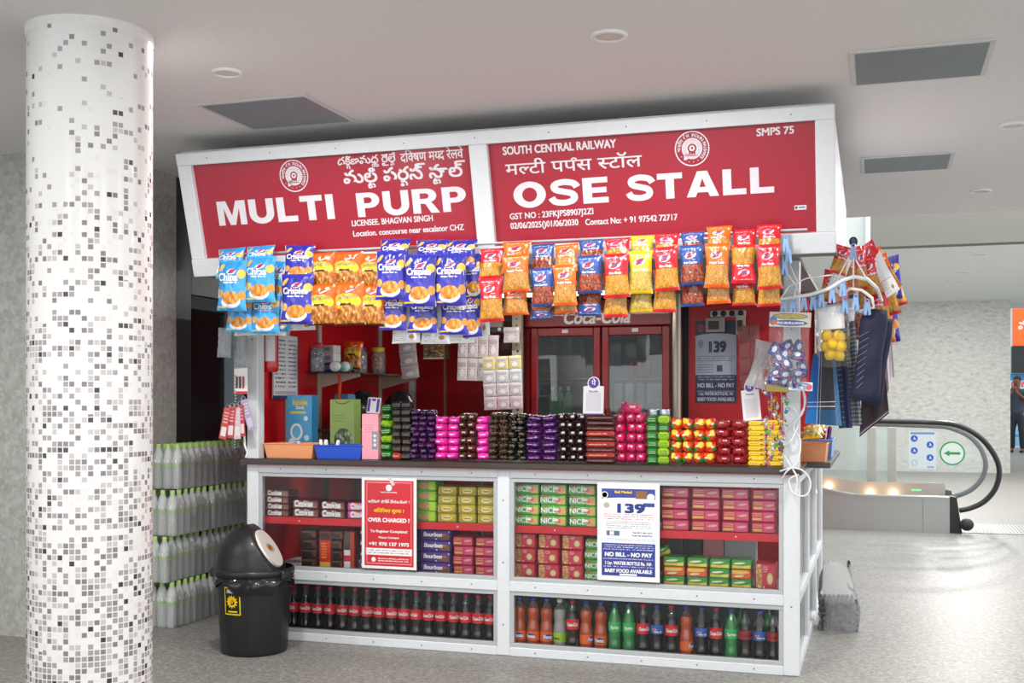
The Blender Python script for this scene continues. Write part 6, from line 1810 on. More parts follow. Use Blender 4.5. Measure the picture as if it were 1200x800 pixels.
def water_pack(x1, y0, z, nx, ny, label, allb):
    """x1: face towards the stall; y0: near end."""
    W_, L_ = nx * PITCH, ny * PITCH
    t_ = thing('water_pack', label, 'water pack', (x1 - W_ / 2, y0 + L_ / 2, z), (0, 0, 0), 'shrink wrapped water packs beside the stall')
    for i in range(nx):
        for j in range(ny):
            if allb or i == nx - 1 or j == 0:
                o = bpy.data.objects.new('water_bottle', WB); C.objects.link(o); o.parent = t_
                o.location = (-W_ / 2 + (i + .5) * PITCH, -L_ / 2 + (j + .5) * PITCH, .001); o.rotation_euler = (0, 0, i * 1.3 + j * .7)
    m = MB(); hw, hl = W_ / 2 + .002, L_ / 2 + .002
    def wrapf(u, v):      # film pulled round the bottles, scalloped, rising to the shoulders
        per = u * 2 * (W_ + L_)
        def sc(s): return .006 * abs(math.sin(PI * s / PITCH)) - .006
        if per < L_: x, y = hw + sc(per), -hl + per
        elif per < L_ + W_: q = per - L_; x, y = hw - q, hl + sc(q)
        elif per < 2 * L_ + W_: q = per - L_ - W_; x, y = -hw - sc(q), hl - q
        else: q = per - 2 * L_ - W_; x, y = -hw + q, -hl - sc(q)
        z_ = .002 + .20 * v + .012 * math.sin(per * 30) * v * v
        k = 1 - .10 * max(0, v - .8) / .2
        return (x * k, y * k, z_)
    m.grid(wrapf, 4 * 2 * (nx + ny), 8, 0); m.build('shrink_wrap', M_wrap, t_)
    return t_
LN = ['bottom', 'second', 'third', 'top']
for lay in range(4):
    y = 5.575 + (.10 if lay == 3 else .0) + (.012, -.02, .03, .01)[lay]
    for k in range(3 if lay < 3 else 2):
        water_pack(-3.825 + (.016, -.010, .008, -.012)[lay], y + k * .395, .0 + lay * .2605, 3, 6, 'clear shrink wrapped pack of water bottles, %s layer, %s from the near end' % (LN[lay], ORD[k + 1]), lay == 3)

# clear bag over a stack of dark trays on the floor by the end of the stall
a, b = onZ(958, 738, 0), onZ(1005, 738, 0)
bw_ = b.x - a.x
tb = thing('bagged_stack', 'clear plastic bag over dark studded tray stack on floor past the stall corner', 'bag', ((a.x + b.x) / 2, a.y + .08, 0), (0, 0, TH * .5))
for k in range(6):
    m = MB(); z = k * .031; w2, d2 = bw_ / 2 * .94, .085
    m.box(-w2, -d2, z, w2, d2, z + .006, 0, .002)
    for i in range(8):
        for j in range(2):
            m.lathe([(.012, z + .005), (.009, z + .026), (.0005, z + .028)], 8, 0, M=Matrix.Translation((-w2 + .014 + i * (2 * w2 - .028) / 7, -d2 + .014 + j * (2 * d2 - .028), 0)), closed=False)
    m.build('dark_tray', mat('#3c4048', .35, coat=.3), tb)
rn = random.Random(5)
def bagf(u, v):
    a = 2 * PI * u; top = 1 - .55 * max(0, v - .45) / .55
    q = 3.2
    cx = math.copysign(abs(math.cos(a)) ** (2 / q), math.cos(a)); cy = math.copysign(abs(math.sin(a)) ** (2 / q), math.sin(a))
    wr = 1 + .035 * math.sin(7 * a + 9 * v) * v + .03 * math.sin(11 * a - 14 * v) * v
    return (bw_ / 2 * 1.02 * cx * top ** .6 * wr + .01 * math.sin(6 * v), .10 * cy * top ** .7 * wr, .37 * v + .02 * math.sin(3 * a + 1) * v)
m = MB(); m.grid(bagf, 48, 20, 0); m.build('clear_bag', film('bag_film', '#f6fafc', .74, .12, 1.3, .5, 26), tb)

# ================================================================ the open end of the stall: ledge trays
LZ = .9812
a, b = onX(940, 545, XR + .0).y, 0
t_ = crate('plastic_tray', 'peach orange tray of packets on the side ledge behind the corner post', XR - .045, XR + .10, 6.02, 6.30, .09, mat('#f2a472', .4, coat=.2), z=LZ)
crate('plastic_tray', 'pale blue tray of red packets on the side ledge behind the peach tray', XR - .05, XR + .115, 6.40, 6.80, .10, mat('#7fa0dc', .4, coat=.2), z=LZ)
for k in range(3):
    o = bpy.data.objects.new('snack_packet', bag_mesh['sky', 0] if False else nam_mesh[('yellow', 'yellow', 'red')[k], k]); C.objects.link(o)
    o.location = (XR + .02 + .01 * k, 6.06 + .075 * k, LZ + .155 + .02 * k); o.rotation_euler = (-1.3, .1 * (k - 1), .1); o.scale = (.85, .9, .62)
    tag(o, '%s packet lying in the peach tray on the side ledge, %s from the front' % (('yellow', 'yellow', 'red')[k], ORD[k + 1]), 'snack packet')
for k in range(5):
    me = wrapmesh('bar', ('scarlet', 'red', 'maroon', 'red', 'violet')[k], .024, .15, .07, 0)
    o = bpy.data.objects.new('wafer_bar', me); C.objects.link(o); o.location = (XR - .032 + k * .030, 6.58, LZ + .10); o.rotation_euler = (0, .12, 0)
    tag(o, '%s wafer bar standing in the pale blue ledge tray, %s from the counter side' % (('scarlet', 'red', 'dark maroon', 'red', 'violet')[k], ORD[k + 1]), 'sweets')
# ---- side rod with bunched packets
rodp = onY(1000, 282, 5.42)
sr = thing('hanging_rod', 'black ended rod sticking out past the sign end, hung with packets', 'rod', rodp)
m = MB(); m.tube([(0, .01, 0), (0, 1.45, 0)], .011, 10, 0); m.tube([(-.14, .62, .02), (0, .62, 0)], .008, 8, 0); m.build('tube', M_alu, sr)
m = MB(); m.lathe([(.018, 0), (.019, .004), (.019, .05)], 20, 0, M=Matrix.Rotation(-PI / 2, 4, 'X'), closed=False); m.lathe([(.010, .004), (.0005, .0041)], 16, 1, M=Matrix.Rotation(-PI / 2, 4, 'X'), closed=False); m.lathe([(.018, 0.0), (.010, .003)], 20, 0, M=Matrix.Rotation(-PI / 2, 4, 'X'), closed=False); m.build('end_cap', [M_dark, mat('#30507a', .4)], sr)
def clothespeg(x, y, z, par, rot=0, hexc='#8fb6e6'):
    m = MB(); m.prism([(-.010, 0), (.010, 0), (.016, -.055), (.006, -.06), (0, -.03), (-.006, -.06), (-.016, -.055)], 1, -.008, .008, 0); m.tube([(-.009, 0, .0), (-.006, 0, .014), (.006, 0, .014), (.009, 0, 0)], .003, 6, 0)
    o = m.build('peg', mat(hexc, .4, coat=.2), par, (x, y, z), (0, 0, rot)); return o
clothespeg(.0, -.012, -.03, sr)
BUN = [ # px, top, bottom, width, depth Y, colour, yaw, tilt, text
    (989, 288, 322, 16, 5.47, 'red', .9, .25, 'uppermost at the front, leaning to the stall'),
    (978, 318, 355, 18, 5.50, 'red', .8, .25, 'second at the front, stall side'),
    (986, 330, 378, 18, 5.55, 'orange', .6, .1, 'lower one on the stall side'),
    (1006, 288, 340, 14, 5.53, 'red', 1.2, -.15, 'upper one just under the rod end'),
    (1010, 318, 362, 16, 5.58, 'orange', 1.0, -.2, 'middle one under the rod'),
    (1004, 345, 392, 18, 5.62, 'blue', .8, .0, 'lowest one under the rod'),
    (1018, 288, 330, 20, 5.62, 'red', -.7, -.55, 'upper outer one sloping away from the rod end'),
    (1033, 302, 346, 20, 5.68, 'orange', -.6, -.45, 'second outer one, sloping away'),
    (1038, 322, 372, 20, 5.74, 'red', -.5, -.25, 'outer one halfway down'),
    (1032, 345, 395, 20, 5.78, 'red', -.6, -.05, 'outer one hanging low behind the hanger'),
    (1020, 330, 385, 20, 5.84, 'yellow', -.3, .0, 'one deep inside the bunch'),
    (1040, 352, 402, 18, 5.86, 'orange', -.4, -.1, 'lowest outer one near the trousers'),
]
BUN += [
    (998, 292, 338, 16, 5.66, 'orange', .5, .15, 'tucked behind the front ones'),
    (998, 312, 360, 18, 5.72, 'red', .3, .1, 'hidden in the middle behind the cords'),
    (1026, 292, 336, 20, 5.80, 'yellow', -.4, -.4, 'yellow one over the outer slope') if False else (1026, 294, 338, 20, 5.80, 'orange', -.4, -.4, 'over the outer slope, second layer'),
    (1030, 318, 368, 20, 5.92, 'blue', -.3, -.2, 'dark one in the second outer layer'),
    (1012, 300, 350, 18, 5.88, 'yellow', .2, -.1, 'yellow one deep behind the rod end'),
    (982, 345, 392, 18, 5.74, 'blue', .5, .1, 'low one on the stall side, second layer'),
    (1014, 352, 398, 18, 5.96, 'red', -.2, .0, 'lowest one deep behind the trousers'),
    (1044, 312, 362, 18, 5.98, 'red', -.3, -.3, 'outermost one in the second layer'),
]
BUN += [
    (1022, 300, 350, 20, 5.545, 'red', -.3, -.25, 'broad one in front of the outer slope'),
    (1034, 335, 385, 20, 5.60, 'red', -.3, -.1, 'broad low one in front of the outer slope'),
]
BUN = sorted([(px - (7 if px > 1015 else 0), *r) for px, *r in BUN], key=lambda r: r[4])
BUN = [(r[0], r[1], r[2], r[3], 5.46 + .034 * i, r[5], r[6] * .55, r[7], r[8]) for i, r in enumerate(BUN)]
for px, y0, y1, w, Y, k, yaw, tl, lb in BUN:
    o = hang(nam_mesh[k, int(px) % 3], 'snack_packet', '%s snack packet in the rod bunch, %s' % (DESC[k][1], lb), px, y0, y1, w * 1.45, Y, NW, NH, 'packets bunched on the side rod', tl, 0, yaw=yaw)
for px, y0, y1, Y, lb in ((1044, 300, 352, 6.18, 'violet crisps bag at the outer edge of the rod bunch, upper'), (1040, 335, 402, 6.23, 'violet crisps bag at the outer edge of the rod bunch, lower')):
    hang(bag_mesh['violet', 1], 'chips_bag', lb, px, y0, y1, 24, Y, BW, BH, 'packets bunched on the side rod', -.12, 0, yaw=-.7, cat='chips bag')
for px, y0, y1, Y, yaw, tl, lb in ((991, 300, 345, 5.49, .5, .35, 'silver back of a packet at the front of the rod bunch'), (1024, 300, 352, 5.56, -.5, -.5, 'silver back of a packet sloping down the outer side of the rod bunch'), (995, 350, 395, 5.66, .4, .1, 'silver back of a packet low in the rod bunch')):
    hang(wbm, 'snack_packet', lb, px, y0, y1, 20, Y, BW, BH, 'packets bunched on the side rod', tl, 0, yaw=yaw)
# ---- white clip hangers
M_hang = mat('#eef0f2', .35, coat=.2)
def hanger(label, pts, Y, pegs, r=.009, hookpx=None):
    P = [onY(px, py, Y + dy) for px, py, dy in pts]
    t_ = thing('clip_hanger', label, 'hanger', P[0])
    m = MB(); m.tube([q - P[0] for q in P], r, 8, 0); m.build('hanger_arm', M_hang, t_)
    if hookpx:
        m = MB()
        for k_ in hookpx:
            m.tube([onY(*q, Y + .05) - P[0] for q in k_], .0035, 6, 0)
        m.build('hanging_cord', M_hang, t_)
    for px, py, dy, rt in pegs:
        q = onY(px, py, Y + dy) - P[0]; clothespeg(q.x, q.y, q.z - .008, t_, rt)
    return t_
hanger('white clip hanger reaching from the corner post out to the packet bunch', [(905, 352, 0), (925, 349, 0), (950, 345, 0), (972, 338, 0), (986, 329, .0), (1000, 324, .02), (1016, 327, .06), (1028, 338, .12), (1033, 352, .2)], 5.36,
       [(918, 351, 0, .2), (930, 350, 0, -.3), (942, 347, 0, .2), (953, 346, 0, -.2), (962, 343, 0, .5), (975, 338, 0, .1), (988, 330, 0, -.3)], hookpx=[[(995, 300), (978, 333)], [(1000, 300), (1015, 326)]])
hanger('smaller white clip hanger behind the first, closer to the trousers', [(985, 347, 0), (996, 338, .0), (1010, 340, .01), (1022, 349, .02), (1024, 360, .03), (1008, 364, .03), (990, 360, .02)], 5.40,
       [(990, 350, 0, .3), (1003, 346, .0, -.2), (1016, 352, .01, .4)], .007, hookpx=[[(1000, 300), (1000, 338)]])
o = MB()
for path in ([(917, 300), (921, 318), (930, 332), (938, 345)], [(921, 300), (934, 330), (930, 350)], [(913, 352), (925, 335), (945, 326), (975, 322)]):
    o.tube([onY(x, y, 5.34) for x, y in path], .0035, 6, 0)
o = o.build('looped_string', M_hang); tag(o, 'thin white cords looping from the sign corner down to the clip hanger', 'cord')
clp = thing('peg_cluster', 'pale blue pegs clipped at the sign corner beside the last packet strip', 'pegs', onY(921, 280, 5.13))
for k, (dx, dz) in enumerate(((0, 0), (.01, -.05), (-.008, -.10))): clothespeg(dx, -.004 * k, dz, clp, .3 * k)
# ---- bag of blue and white sachets with a printed header
a, b = onY(902, 458, 5.33), onY(951, 365, 5.33)
w_, h_ = b.x - a.x, b.z - a.z
cb_ = thing('sweets_bag', 'clear header bag of blue and white sweets hanging before the corner post', 'bag', ((a.x + b.x) / 2, 5.33, b.z), (0, .05, 0))
m = MB(); m.box(-w_ / 2, -.004, -h_ * .19, w_ / 2, .004, 0, 0, .002, uvfront=True)
m.build('header_card', design('header_print', '#d9d4c8', [('r', .0, .0, 1, .5, '#e2e0d6'), ('e', .5, .72, .42, .2, '#3a3a52'), ('ne', .5, .72, .40, .17, '#c8b030', '#6a8a3a', '#d8d4e0', 14), ('e', .5, .27, .42, .2, '#3a5a9a'), ('s', .15, .16, .85, .38, '#e8e8f0', 1, .7), ('e', .1, .4, .09, .3, '#4a7ac8'), ('e', .12, .3, .07, .14, '#e86a2a')], .35, .4), cb_)
m = MB(); m.grid(pillow_fn(w_ * .96, h_ * .78, .05, .02, 2, .2, 1), 14, 16, 0, M=Matrix.Translation((0, 0, -h_ * .19))); m.grid(pillow_fn(w_ * .96, h_ * .78, .05, .02, 4, .2, -1), 14, 16, 0, flip=True, M=Matrix.Translation((0, 0, -h_ * .19)))
m.build('clear_bag', film('sweets_film', '#dfe2e2', .90, .08, 1.3, .4, 30), cb_)
rn = random.Random(11); kk_ = [wrapmesh('pouch', 'fruit', .05, .04, .02, 0)]
pm1 = pouch_mesh('w', .062, .048, .022, [design('wrap_bluewhite', '#2a3a86', [('ne', .5, .5, .5, .5, '#1e2a6a', '#3a4aa0', '#8a94d0', 5), ('e', .5, .55, .24, .22, '#eceef6', .3), ('e', .75, .2, .14, .1, '#c83a4a')], .3, .5, .3)], seed=2)
for r in range(5):
    for c in range(3):
        o = bpy.data.objects.new('wrapped_sweet', pm1); C.objects.link(o); o.parent = cb_
        o.location = (-w_ * .28 + c * w_ * .28 + rn.uniform(-.014, .014), -.002 + rn.uniform(-.010, .010), -h_ * .88 + r * .038 + rn.uniform(-.01, .01)); o.rotation_euler = (rn.uniform(-.5, .5), rn.uniform(-1.5, 1.5), rn.uniform(-.5, .5))
m = MB(); m.box(-w_ * .5, -.005, -h_ * 1.02, w_ * .05, .003, -h_ * .93, 0, .002); m.build('foot_card', mat('#8a7a3a', .4), cb_)
m = MB(); m.box(w_ * .05, -.007, -h_ * .99, w_ * .62, .0, -h_ * .88, 0, .002, uvfront=True); m.build('foot_label', design('foot_print', '#dfe4ea', [('ne', .5, .5, .5, .5, '#3a5a9a', '#e8ecf0', '#c8d4e0', 8), ('e', .85, .4, .12, .3, '#d84a5a')], .4), cb_)
# ---- bag of lemons
a, b = onY(956, 430, 5.42), onY(991, 356, 5.42)
w_, h_ = b.x - a.x, b.z - a.z
lb_ = thing('lemon_bag', 'clear bag of yellow lemons with a white header card hanging from the hanger', 'bag', ((a.x + b.x) / 2, 5.42, b.z), (0, -.06, 0))
m = MB(); m.box(-w_ * .46, -.003, -h_ * .40, w_ * .42, .003, -.002, 0, .002, uvfront=True); m.build('header_card', design('white_header', '#eef0f2', [('r', 0, .93, 1, 1, '#d8b8c0')], .3, .4), lb_)
m = MB(); m.grid(pillow_fn(w_ * 1.08, h_ * 1.0, .085, -.05, 2, .1, 1), 14, 18, 0); m.grid(pillow_fn(w_ * 1.08, h_ * 1.0, .085, -.05, 4, .1, -1), 14, 18, 0, flip=True)
m.build('clear_bag', film('lemon_film', '#e2e6e6', .95, .07, 1.25, .3, 24), lb_)
m = MB(); m.sphere((0, 0, 0), .026, 0, 14, (1.15, 1, 1)); m.lathe([(.006, .027), (.003, .033), (.0005, .035)], 8, 0, M=Matrix.Rotation(PI / 2, 4, 'Y'), closed=False)
o = m.build('lemon', mat('#f6cc14', .4, coat=.2, bump=.15, bscale=150)); LM = o.data; bpy.data.objects.remove(o)
for dx, dy, dz in ((-.025, -.012, -.50), (.028, -.006, -.52), (.0, .02, -.55), (-.03, .012, -.66), (.032, -.012, -.68), (.0, -.022, -.64), (-.014, .0, -.80), (.02, .0, -.82)):
    o = bpy.data.objects.new('lemon', LM); C.objects.link(o); o.parent = lb_; o.location = (dx * 1.05, dy, dz * h_); o.rotation_euler = (rn.uniform(0, 3), rn.uniform(0, 3), rn.uniform(0, 3))
# ---- cloths
def cloth(name, label, corners, Y, dep, mm, cat='cloth', waves=3, amp=.012, th=.002, nu=24, nv=24):
    """corners: pixel corners top-left, top-right, bottom-right, bottom-left."""
    P = [onY(x, y, Y + d) for x, y, d in corners]
    o0 = (P[0] + P[1]) / 2
    def fn(u, v, s=0):
        t0 = P[3] * (1 - u) + P[2] * u; t1 = P[0] * (1 - u) + P[1] * u
        q = t0 * (1 - v) + t1 * v - o0
        q.y += amp * math.sin(waves * 2 * PI * u + 1.2 * v) * (1 - .3 * v) + s
        return q
    m = MB(); m.grid(lambda u, v: fn(u, v), nu, nv, 0); m.grid(lambda u, v: fn(u, v, th), nu, nv, 0, flip=True)
    o = m.build(name, mm, None, o0); tag(o, label, cat); return o
def checks(name, base, lines, rough=.85):
    return design(name, base, lines, rough, 0.0)
C_blue = checks('cloth_blue', '#2f6fc0', [('r', .34, 0, .85, 1, '#3d3a44'), ('r', 0, .0, 1, .2, '#2f80d0'), ('r', .34, 0, .85, .2, '#2e5a80'), ('r', .31, 0, .325, 1, '#dfe3ea'), ('r', .40, 0, .41, 1, '#c8ccd8'), ('r', 0, .24, 1, .25, '#dfe3ea'), ('r', 0, .30, 1, .31, '#c8ccd8'), ('r', .85, 0, 1, 1, '#2a5a86')] +
                [('r', .85 + .03 * k, 0, .858 + .03 * k, 1, '#8ab4d8') for k in range(5)])
C_navy = checks('cloth_navy_check', '#2a3550', [('r', .1 * k, 0, .1 * k + .02, 1, '#5a86a8') for k in range(10)] + [('r', 0, .06 * k, 1, .06 * k + .01, '#6a90b0') for k in range(16)] + [('r', .55, 0, 1, 1, '#33305a')])
C_grey = checks('cloth_grey_check', '#6d7680', [('r', 0, .04 * k, 1, .04 * k + .015, '#aab4bc') for k in range(24)] + [('r', .2 * k, 0, .2 * k + .03, 1, '#4a525c') for k in range(5)])
C_brown = checks('cloth_brown', '#33262c', [('r', 0, .035, 1, .05, '#b8b4c8'), ('r', 0, .07, 1, .08, '#5a567a')])
cloth('checked_cloth', 'blue checked cloth with white lines hanging under the lemons', [(953, 415, 0), (978, 405, 0), (987, 499, 0), (943, 496, 0)], 5.50, 0, C_blue, waves=1.5)
cloth('checked_cloth', 'narrow navy checked cloth folded beside the blue checked cloth', [(976, 400, 0), (990, 395, 0), (999, 501, .02), (983, 502, .02)], 5.53, 0, C_navy, waves=2)
cloth('checked_cloth', 'grey checked cloth hanging between the navy cloth and the trousers', [(984, 380, 0), (1002, 375, 0), (1010, 497, .03), (993, 497, .03)], 5.58, 0, C_grey, waves=2)
cloth('brown_cloth', 'dark brown cloth with pale border hanging in a point under the trousers', [(1011, 440, 0), (1036, 425, 0), (1042, 484, 0), (1007, 512, 0)], 5.60, 0, C_brown, waves=1.2, amp=.02)
cloth('pale_cloth', 'pale striped cloth hanging behind the trousers on the outer side', [(1034, 390, .04), (1044, 388, .06), (1048, 440, .08), (1036, 470, .06)], 5.60, 0, checks('cloth_pale', '#e6e6ea', [('r', .3 * k, 0, .3 * k + .08, 1, '#d8a8b0') for k in range(4)]), waves=1.5)
# folded navy trousers: two padded legs hanging side by side from the hanger
tr = thing('folded_trousers', 'folded dark navy trousers hanging from the white hanger', 'trousers', onY(1022, 358, 5.46))
M_navy = mat('#1e2140', .7, bump=.3, bscale=25)
def leg(top, bot, w0, w1, th, name, yoff):
    A, B = onY(*top, 5.46), onY(*bot, 5.46); base = onY(1022, 358, 5.46)
    ax = (B - A)
    side = Vector((-ax.z, 0, ax.x)).normalized()
    def fn(u, v):
        a = 2 * PI * u; w = w0 + (w1 - w0) * v
        e = math.sin(PI * min(1, max(0, v * 1.0))) ** .25 if 0 < v < 1 else 0.05
        q = A + ax * v - base
        return q + side * (w / 2 * math.copysign(abs(math.cos(a)) ** .7, math.cos(a)) * (1 + .06 * math.sin(9 * v))) * (.9 + .1 * e) + Vector((0, yoff + th / 2 * math.sin(a) * e * (1 + .15 * math.sin(14 * v + 3 * math.cos(a))), 0))
    m = MB(); m.grid(fn, 28, 22, 0); return m.build(name, M_navy, tr)
leg((1026, 362), (1013, 470), .11, .125, .075, 'trouser_leg', 0)
leg((1036, 372), (1021, 474), .085, .09, .06, 'trouser_leg', .045)
m = MB(); base = onY(1022, 358, 5.46)
for k in range(9):
    m.tube([onY(1006 - k * .3, 395 + k * 7.5, 5.420) - base, onY(1019 - k * 1.0, 388 + k * 7.5, 5.415) - base], .0012, 4, 0)
m.build('stitch_lines', mat('#8a8aa0', .6), tr)
# strings of trinkets by the corner post
def trinkets(label, px, y0, y1, Y, seed, n=42):
    rn = random.Random(seed); p0 = onY(px, y0, Y); L = p0.z - onY(px, y1, Y).z
    t_ = thing('trinket_string', label, 'trinkets', p0)
    m = MB(); m.tube([(0, 0, .01), (.004, 0, -L * .5), (0, 0, -L)], .0012, 5, 0); m.build('string', mat('#c8c8cc', .4), t_)
    pal = ['#c8a030', '#3a8ac8', '#d8507a', '#58a048', '#c8c8d0', '#c8c8d0', '#5a4a8a', '#b8b8c0', '#8a5a3a', '#d8d8de']
    prot = {}
    for k in range(n):
        c_ = rn.choice(pal)
        if c_ not in prot:
            m = MB(); m.sphere((0, 0, 0), .008, 0, 8, (1, .7, 1.4)); m.tube([(.009 * math.cos(a), 0, .012 + .009 * math.sin(a)) for a in np.linspace(0, 2 * PI, 9)], .0015, 4, 0, cap=False); o = m.build('charm', mat(c_, .25, .6 if c_[1] in 'cbd' and c_[3] == c_[1] else .2)); prot[c_] = o.data; bpy.data.objects.remove(o)
        o = bpy.data.objects.new('charm', prot[c_]); C.objects.link(o); o.parent = t_
        o.location = (rn.uniform(-.028, .028), rn.uniform(-.01, .012), -L * (k + .5) / n); o.rotation_euler = (0, rn.uniform(-1, 1), rn.uniform(0, 3))
trinkets('string of coloured small charms hanging over the yellow sweets, inner one', 903, 425, 545, 5.37, 1)
trinkets('string of silver and coloured charms hanging over the yellow sweets, beside the post', 915, 430, 532, 5.45, 2)
m = MB(); m.grid(pillow_fn(.10, .22, .03, .3, 5, .5, 1), 12, 14, 0); m.grid(pillow_fn(.10, .22, .03, .3, 6, .5, -1), 12, 14, 0, flip=True)
p = onY(898, 400, 5.44); o = m.build('clear_packet', M_clearp, None, (p.x, 5.44, p.z), (0, .25, 0)); tag(o, 'clear crumpled packet hanging beside the header bag of sweets', 'packet')
# cables round the corner post
cb2 = MB()
for path in ([(925, 440), (940, 455), (942, 480), (930, 500), (938, 515), (935, 540), (922, 552), (917, 560)], [(918, 505), (935, 490), (944, 470), (938, 448)], [(914, 552), (928, 548), (942, 552), (950, 565), (945, 580), (930, 578), (925, 562), (936, 556)], [(916, 530), (926, 545), (934, 560), (932, 578)], [(917, 470), (930, 478), (937, 492), (928, 515), (918, 522)]):
    pts = [onY(x, y, 5.474 + .006 * math.sin(x)) for x, y in path]
    sm = []
    for i in range(len(pts) - 1):
        p0, p1, p2, p3 = pts[max(i - 1, 0)], pts[i], pts[i + 1], pts[min(i + 2, len(pts) - 1)]
        for k in range(4):
            t = k / 4; sm.append(0.5 * (2 * p1 + (p2 - p0) * t + (2 * p0 - 5 * p1 + 4 * p2 - p3) * t * t + (3 * p1 - p0 - 3 * p2 + p3) * t ** 3))
    sm.append(pts[-1]); cb2.tube(sm, .0042, 6, 0)
o = cb2.build('white_cable', M_hang); tag(o, 'tangle of white cable wound round the corner post at counter height', 'cable')
# ================================================================ the escalator beyond the stall
EY0, EY1 = 11.9, 12.75
def q(px, py, Y): return onY(px, py, Y)
es = thing('escalator', 'escalator landing with black handrails and lit steel skirt beyond the stall', 'escalator', (q(1060, 620, EY0).x, EY0, 0))
EO = Vector((-es.location.x, -EY0, 0))
def epart(mb, name, mm): 
    o = mb.build(name, mm, es); o.location = EO; return o
M_ss = mat('#aeb0ae', .35, .75, bscale=5); M_ssd = mat('#8f9190', .4, .7, bscale=5); M_rub = mat('#141416', .35, coat=.3)
xr = q(1113, 600, EY0).x; zt = q(1110, 585, EY0).z
xl = -2.6
def topz(x):           # the deck dips level at the landing and rises towards the far end
    d = max(0.0, q(1015, 580, EY0).x - x); return zt + .26 * d * d / (d + .35)
xs = list(np.linspace(xl, xr, 26))
m = MB(); poly = [(xr, 0.0), (xr, topz(xr))] + [(x, topz(x)) for x in xs[::-1][1:]] + [(xl, 0.0)]
m.prism(poly, 1, EY0, EY0 + .03, 0); m.box(xr - .25, EY0 - .001, .0, xr - .247, EY0, zt - .01, 1); epart(m, 'skirt_panel', [M_ss, M_dark])
m = MB()
for y0, y1, dz in ((EY0 - .01, EY0 + .16, 0), (EY1, EY1 + .17, 0)):
    poly = [(x, topz(x)) for x in xs] + [(x, topz(x) + .022) for x in xs[::-1]]
    m.prism(poly, 1, y0, y1, 0)
epart(m, 'deck_cover', M_ss)
m = MB(); poly = [(x, 0.0) for x in (xl, xr)] + [(x, topz(x) + .10) for x in xs[::-1]]
m.prism(poly, 1, EY1 - .02, EY1, 0); epart(m, 'inner_skirt', mat('#c2b8ae', .35, .6))
m = MB(); b1 = q(1125, 600, EY0).x
m.prism([(xr, 0), (b1 + .02, 0), (b1 - .03, zt + .02), (xr, zt + .03)], 1, EY0 - .01, EY0 + .17, 0); epart(m, 'newel_end', M_dark)
m = MB(); m.prism([(xr, 0), (b1 + .02, 0), (b1 - .03, zt + .02), (xr, zt + .03)], 1, EY1, EY1 + .17, 0); epart(m, 'newel_end', M_dark)
def handrail(path, Y, r):
    P = [q(x, y, Y) for x, y in path]; out = []
    for i in range(len(P) - 1):
        p0, p1, p2, p3 = P[max(i - 1, 0)], P[i], P[i + 1], P[min(i + 2, len(P) - 1)]
        for k in range(5):
            t = k / 5; out.append(0.5 * (2 * p1 + (p2 - p0) * t + (2 * p0 - 5 * p1 + 4 * p2 - p3) * t * t + (3 * p1 - p0 - 3 * p2 + p3) * t ** 3))
    out.append(P[-1]); return out
near = [(900, 489), (960, 491), (1030, 493.5), (1095, 495), (1124, 499), (1148, 512), (1164, 531), (1171, 550), (1167, 571), (1154, 587), (1138, 595), (1124, 598)]
farp = [(900, 494), (960, 495), (1030, 497), (1090, 499), (1112, 501), (1134, 510), (1149, 525), (1155, 543), (1151, 560), (1139, 573), (1124, 580), (1110, 583)]
hn = handrail(near, EY0 + .08, .034); hf = handrail(farp, EY1 + .08, .03)
m = MB(); m.tube(hn, .026, 10, 0); epart(m, 'handrail', M_rub)
m = MB(); m.tube(hf, .025, 10, 0); epart(m, 'handrail', mat('#55585a', .4))
M_bal = film('balustrade_glass', '#d2e2de', .90, .03, 1.35)
for hp, Y in ((hn, EY0 + .08), (hf, EY1 + .08)):
    lo = [(x, topz(x) + .02) for x in xs]
    top = [(p.x, p.z) for p in hp]
    top = [t for t in top if t[0] > xl]
    poly = lo + [(x, z) for x, z in top[::-1] if z > zt - .02]
    v, t = _fill([poly]); m = MB(); m.add([(a, Y, b) for a, b in v], t, 0); epart(m, 'glass_panel', M_bal)
for px, py in ((971, 572), (1020, 580), (1047, 580.5)):
    p = q(px, py, EY1 - .03); m = MB(); m.lathe([(.018, 0), (.018, .006), (.0005, .008)], 14, 0, M=Matrix.Translation(p) @ Matrix.Rotation(PI / 2, 4, 'X'), closed=False)
    o = epart(m, 'skirt_light', mat('#ffd9b0', .3, emit=14))
    l = bpy.data.lights.new('skirt_light', 'POINT'); l.energy = 1.6; l.color = (1, .62, .32); l.shadow_soft_size = .03
    lo = bpy.data.objects.new('skirt_lamp', l); C.objects.link(lo); lo.parent = es; lo.location = p + EO + Vector((0, -.06, .02))
for px in (1071, 1077):
    p = q(px, 574, EY1 - .022); m = MB(); m.box(p.x - .02, p.y, p.z - .008, p.x + .02, p.y + .004, p.z + .008, 0); epart(m, 'indicator', mat('#50d878', .3, emit=2.5))
m = MB(); m.sphere(q(1133, 617, EY0 - .05) + Vector((0, 0, .02)), .06, 0, 14, (1.1, 1, 1)); epart(m, 'sensor_knob', M_dark)
m = MB(); x0, x1 = b1 + .03, b1 + 1.4
for k in range(40):
    x = x0 + k * (x1 - x0) / 40; m.box(x, EY0 + .05, .001, x + .018, EY1 + .1, .007, 0)
m.box(x0, EY0 + .05, .0005, x1, EY1 + .1, .004, 1); epart(m, 'comb_plate', [M_ss, M_ssd])
m = MB()
for k in range(7): m.box(xl + .1 + k * .38, EY0 + .05, .0 + .02, xl + .1 + (k + 1) * .38, EY1 - .03, .05 + (.12 * max(0, 3 - k)), 0, .004)
epart(m, 'tread', M_ssd)
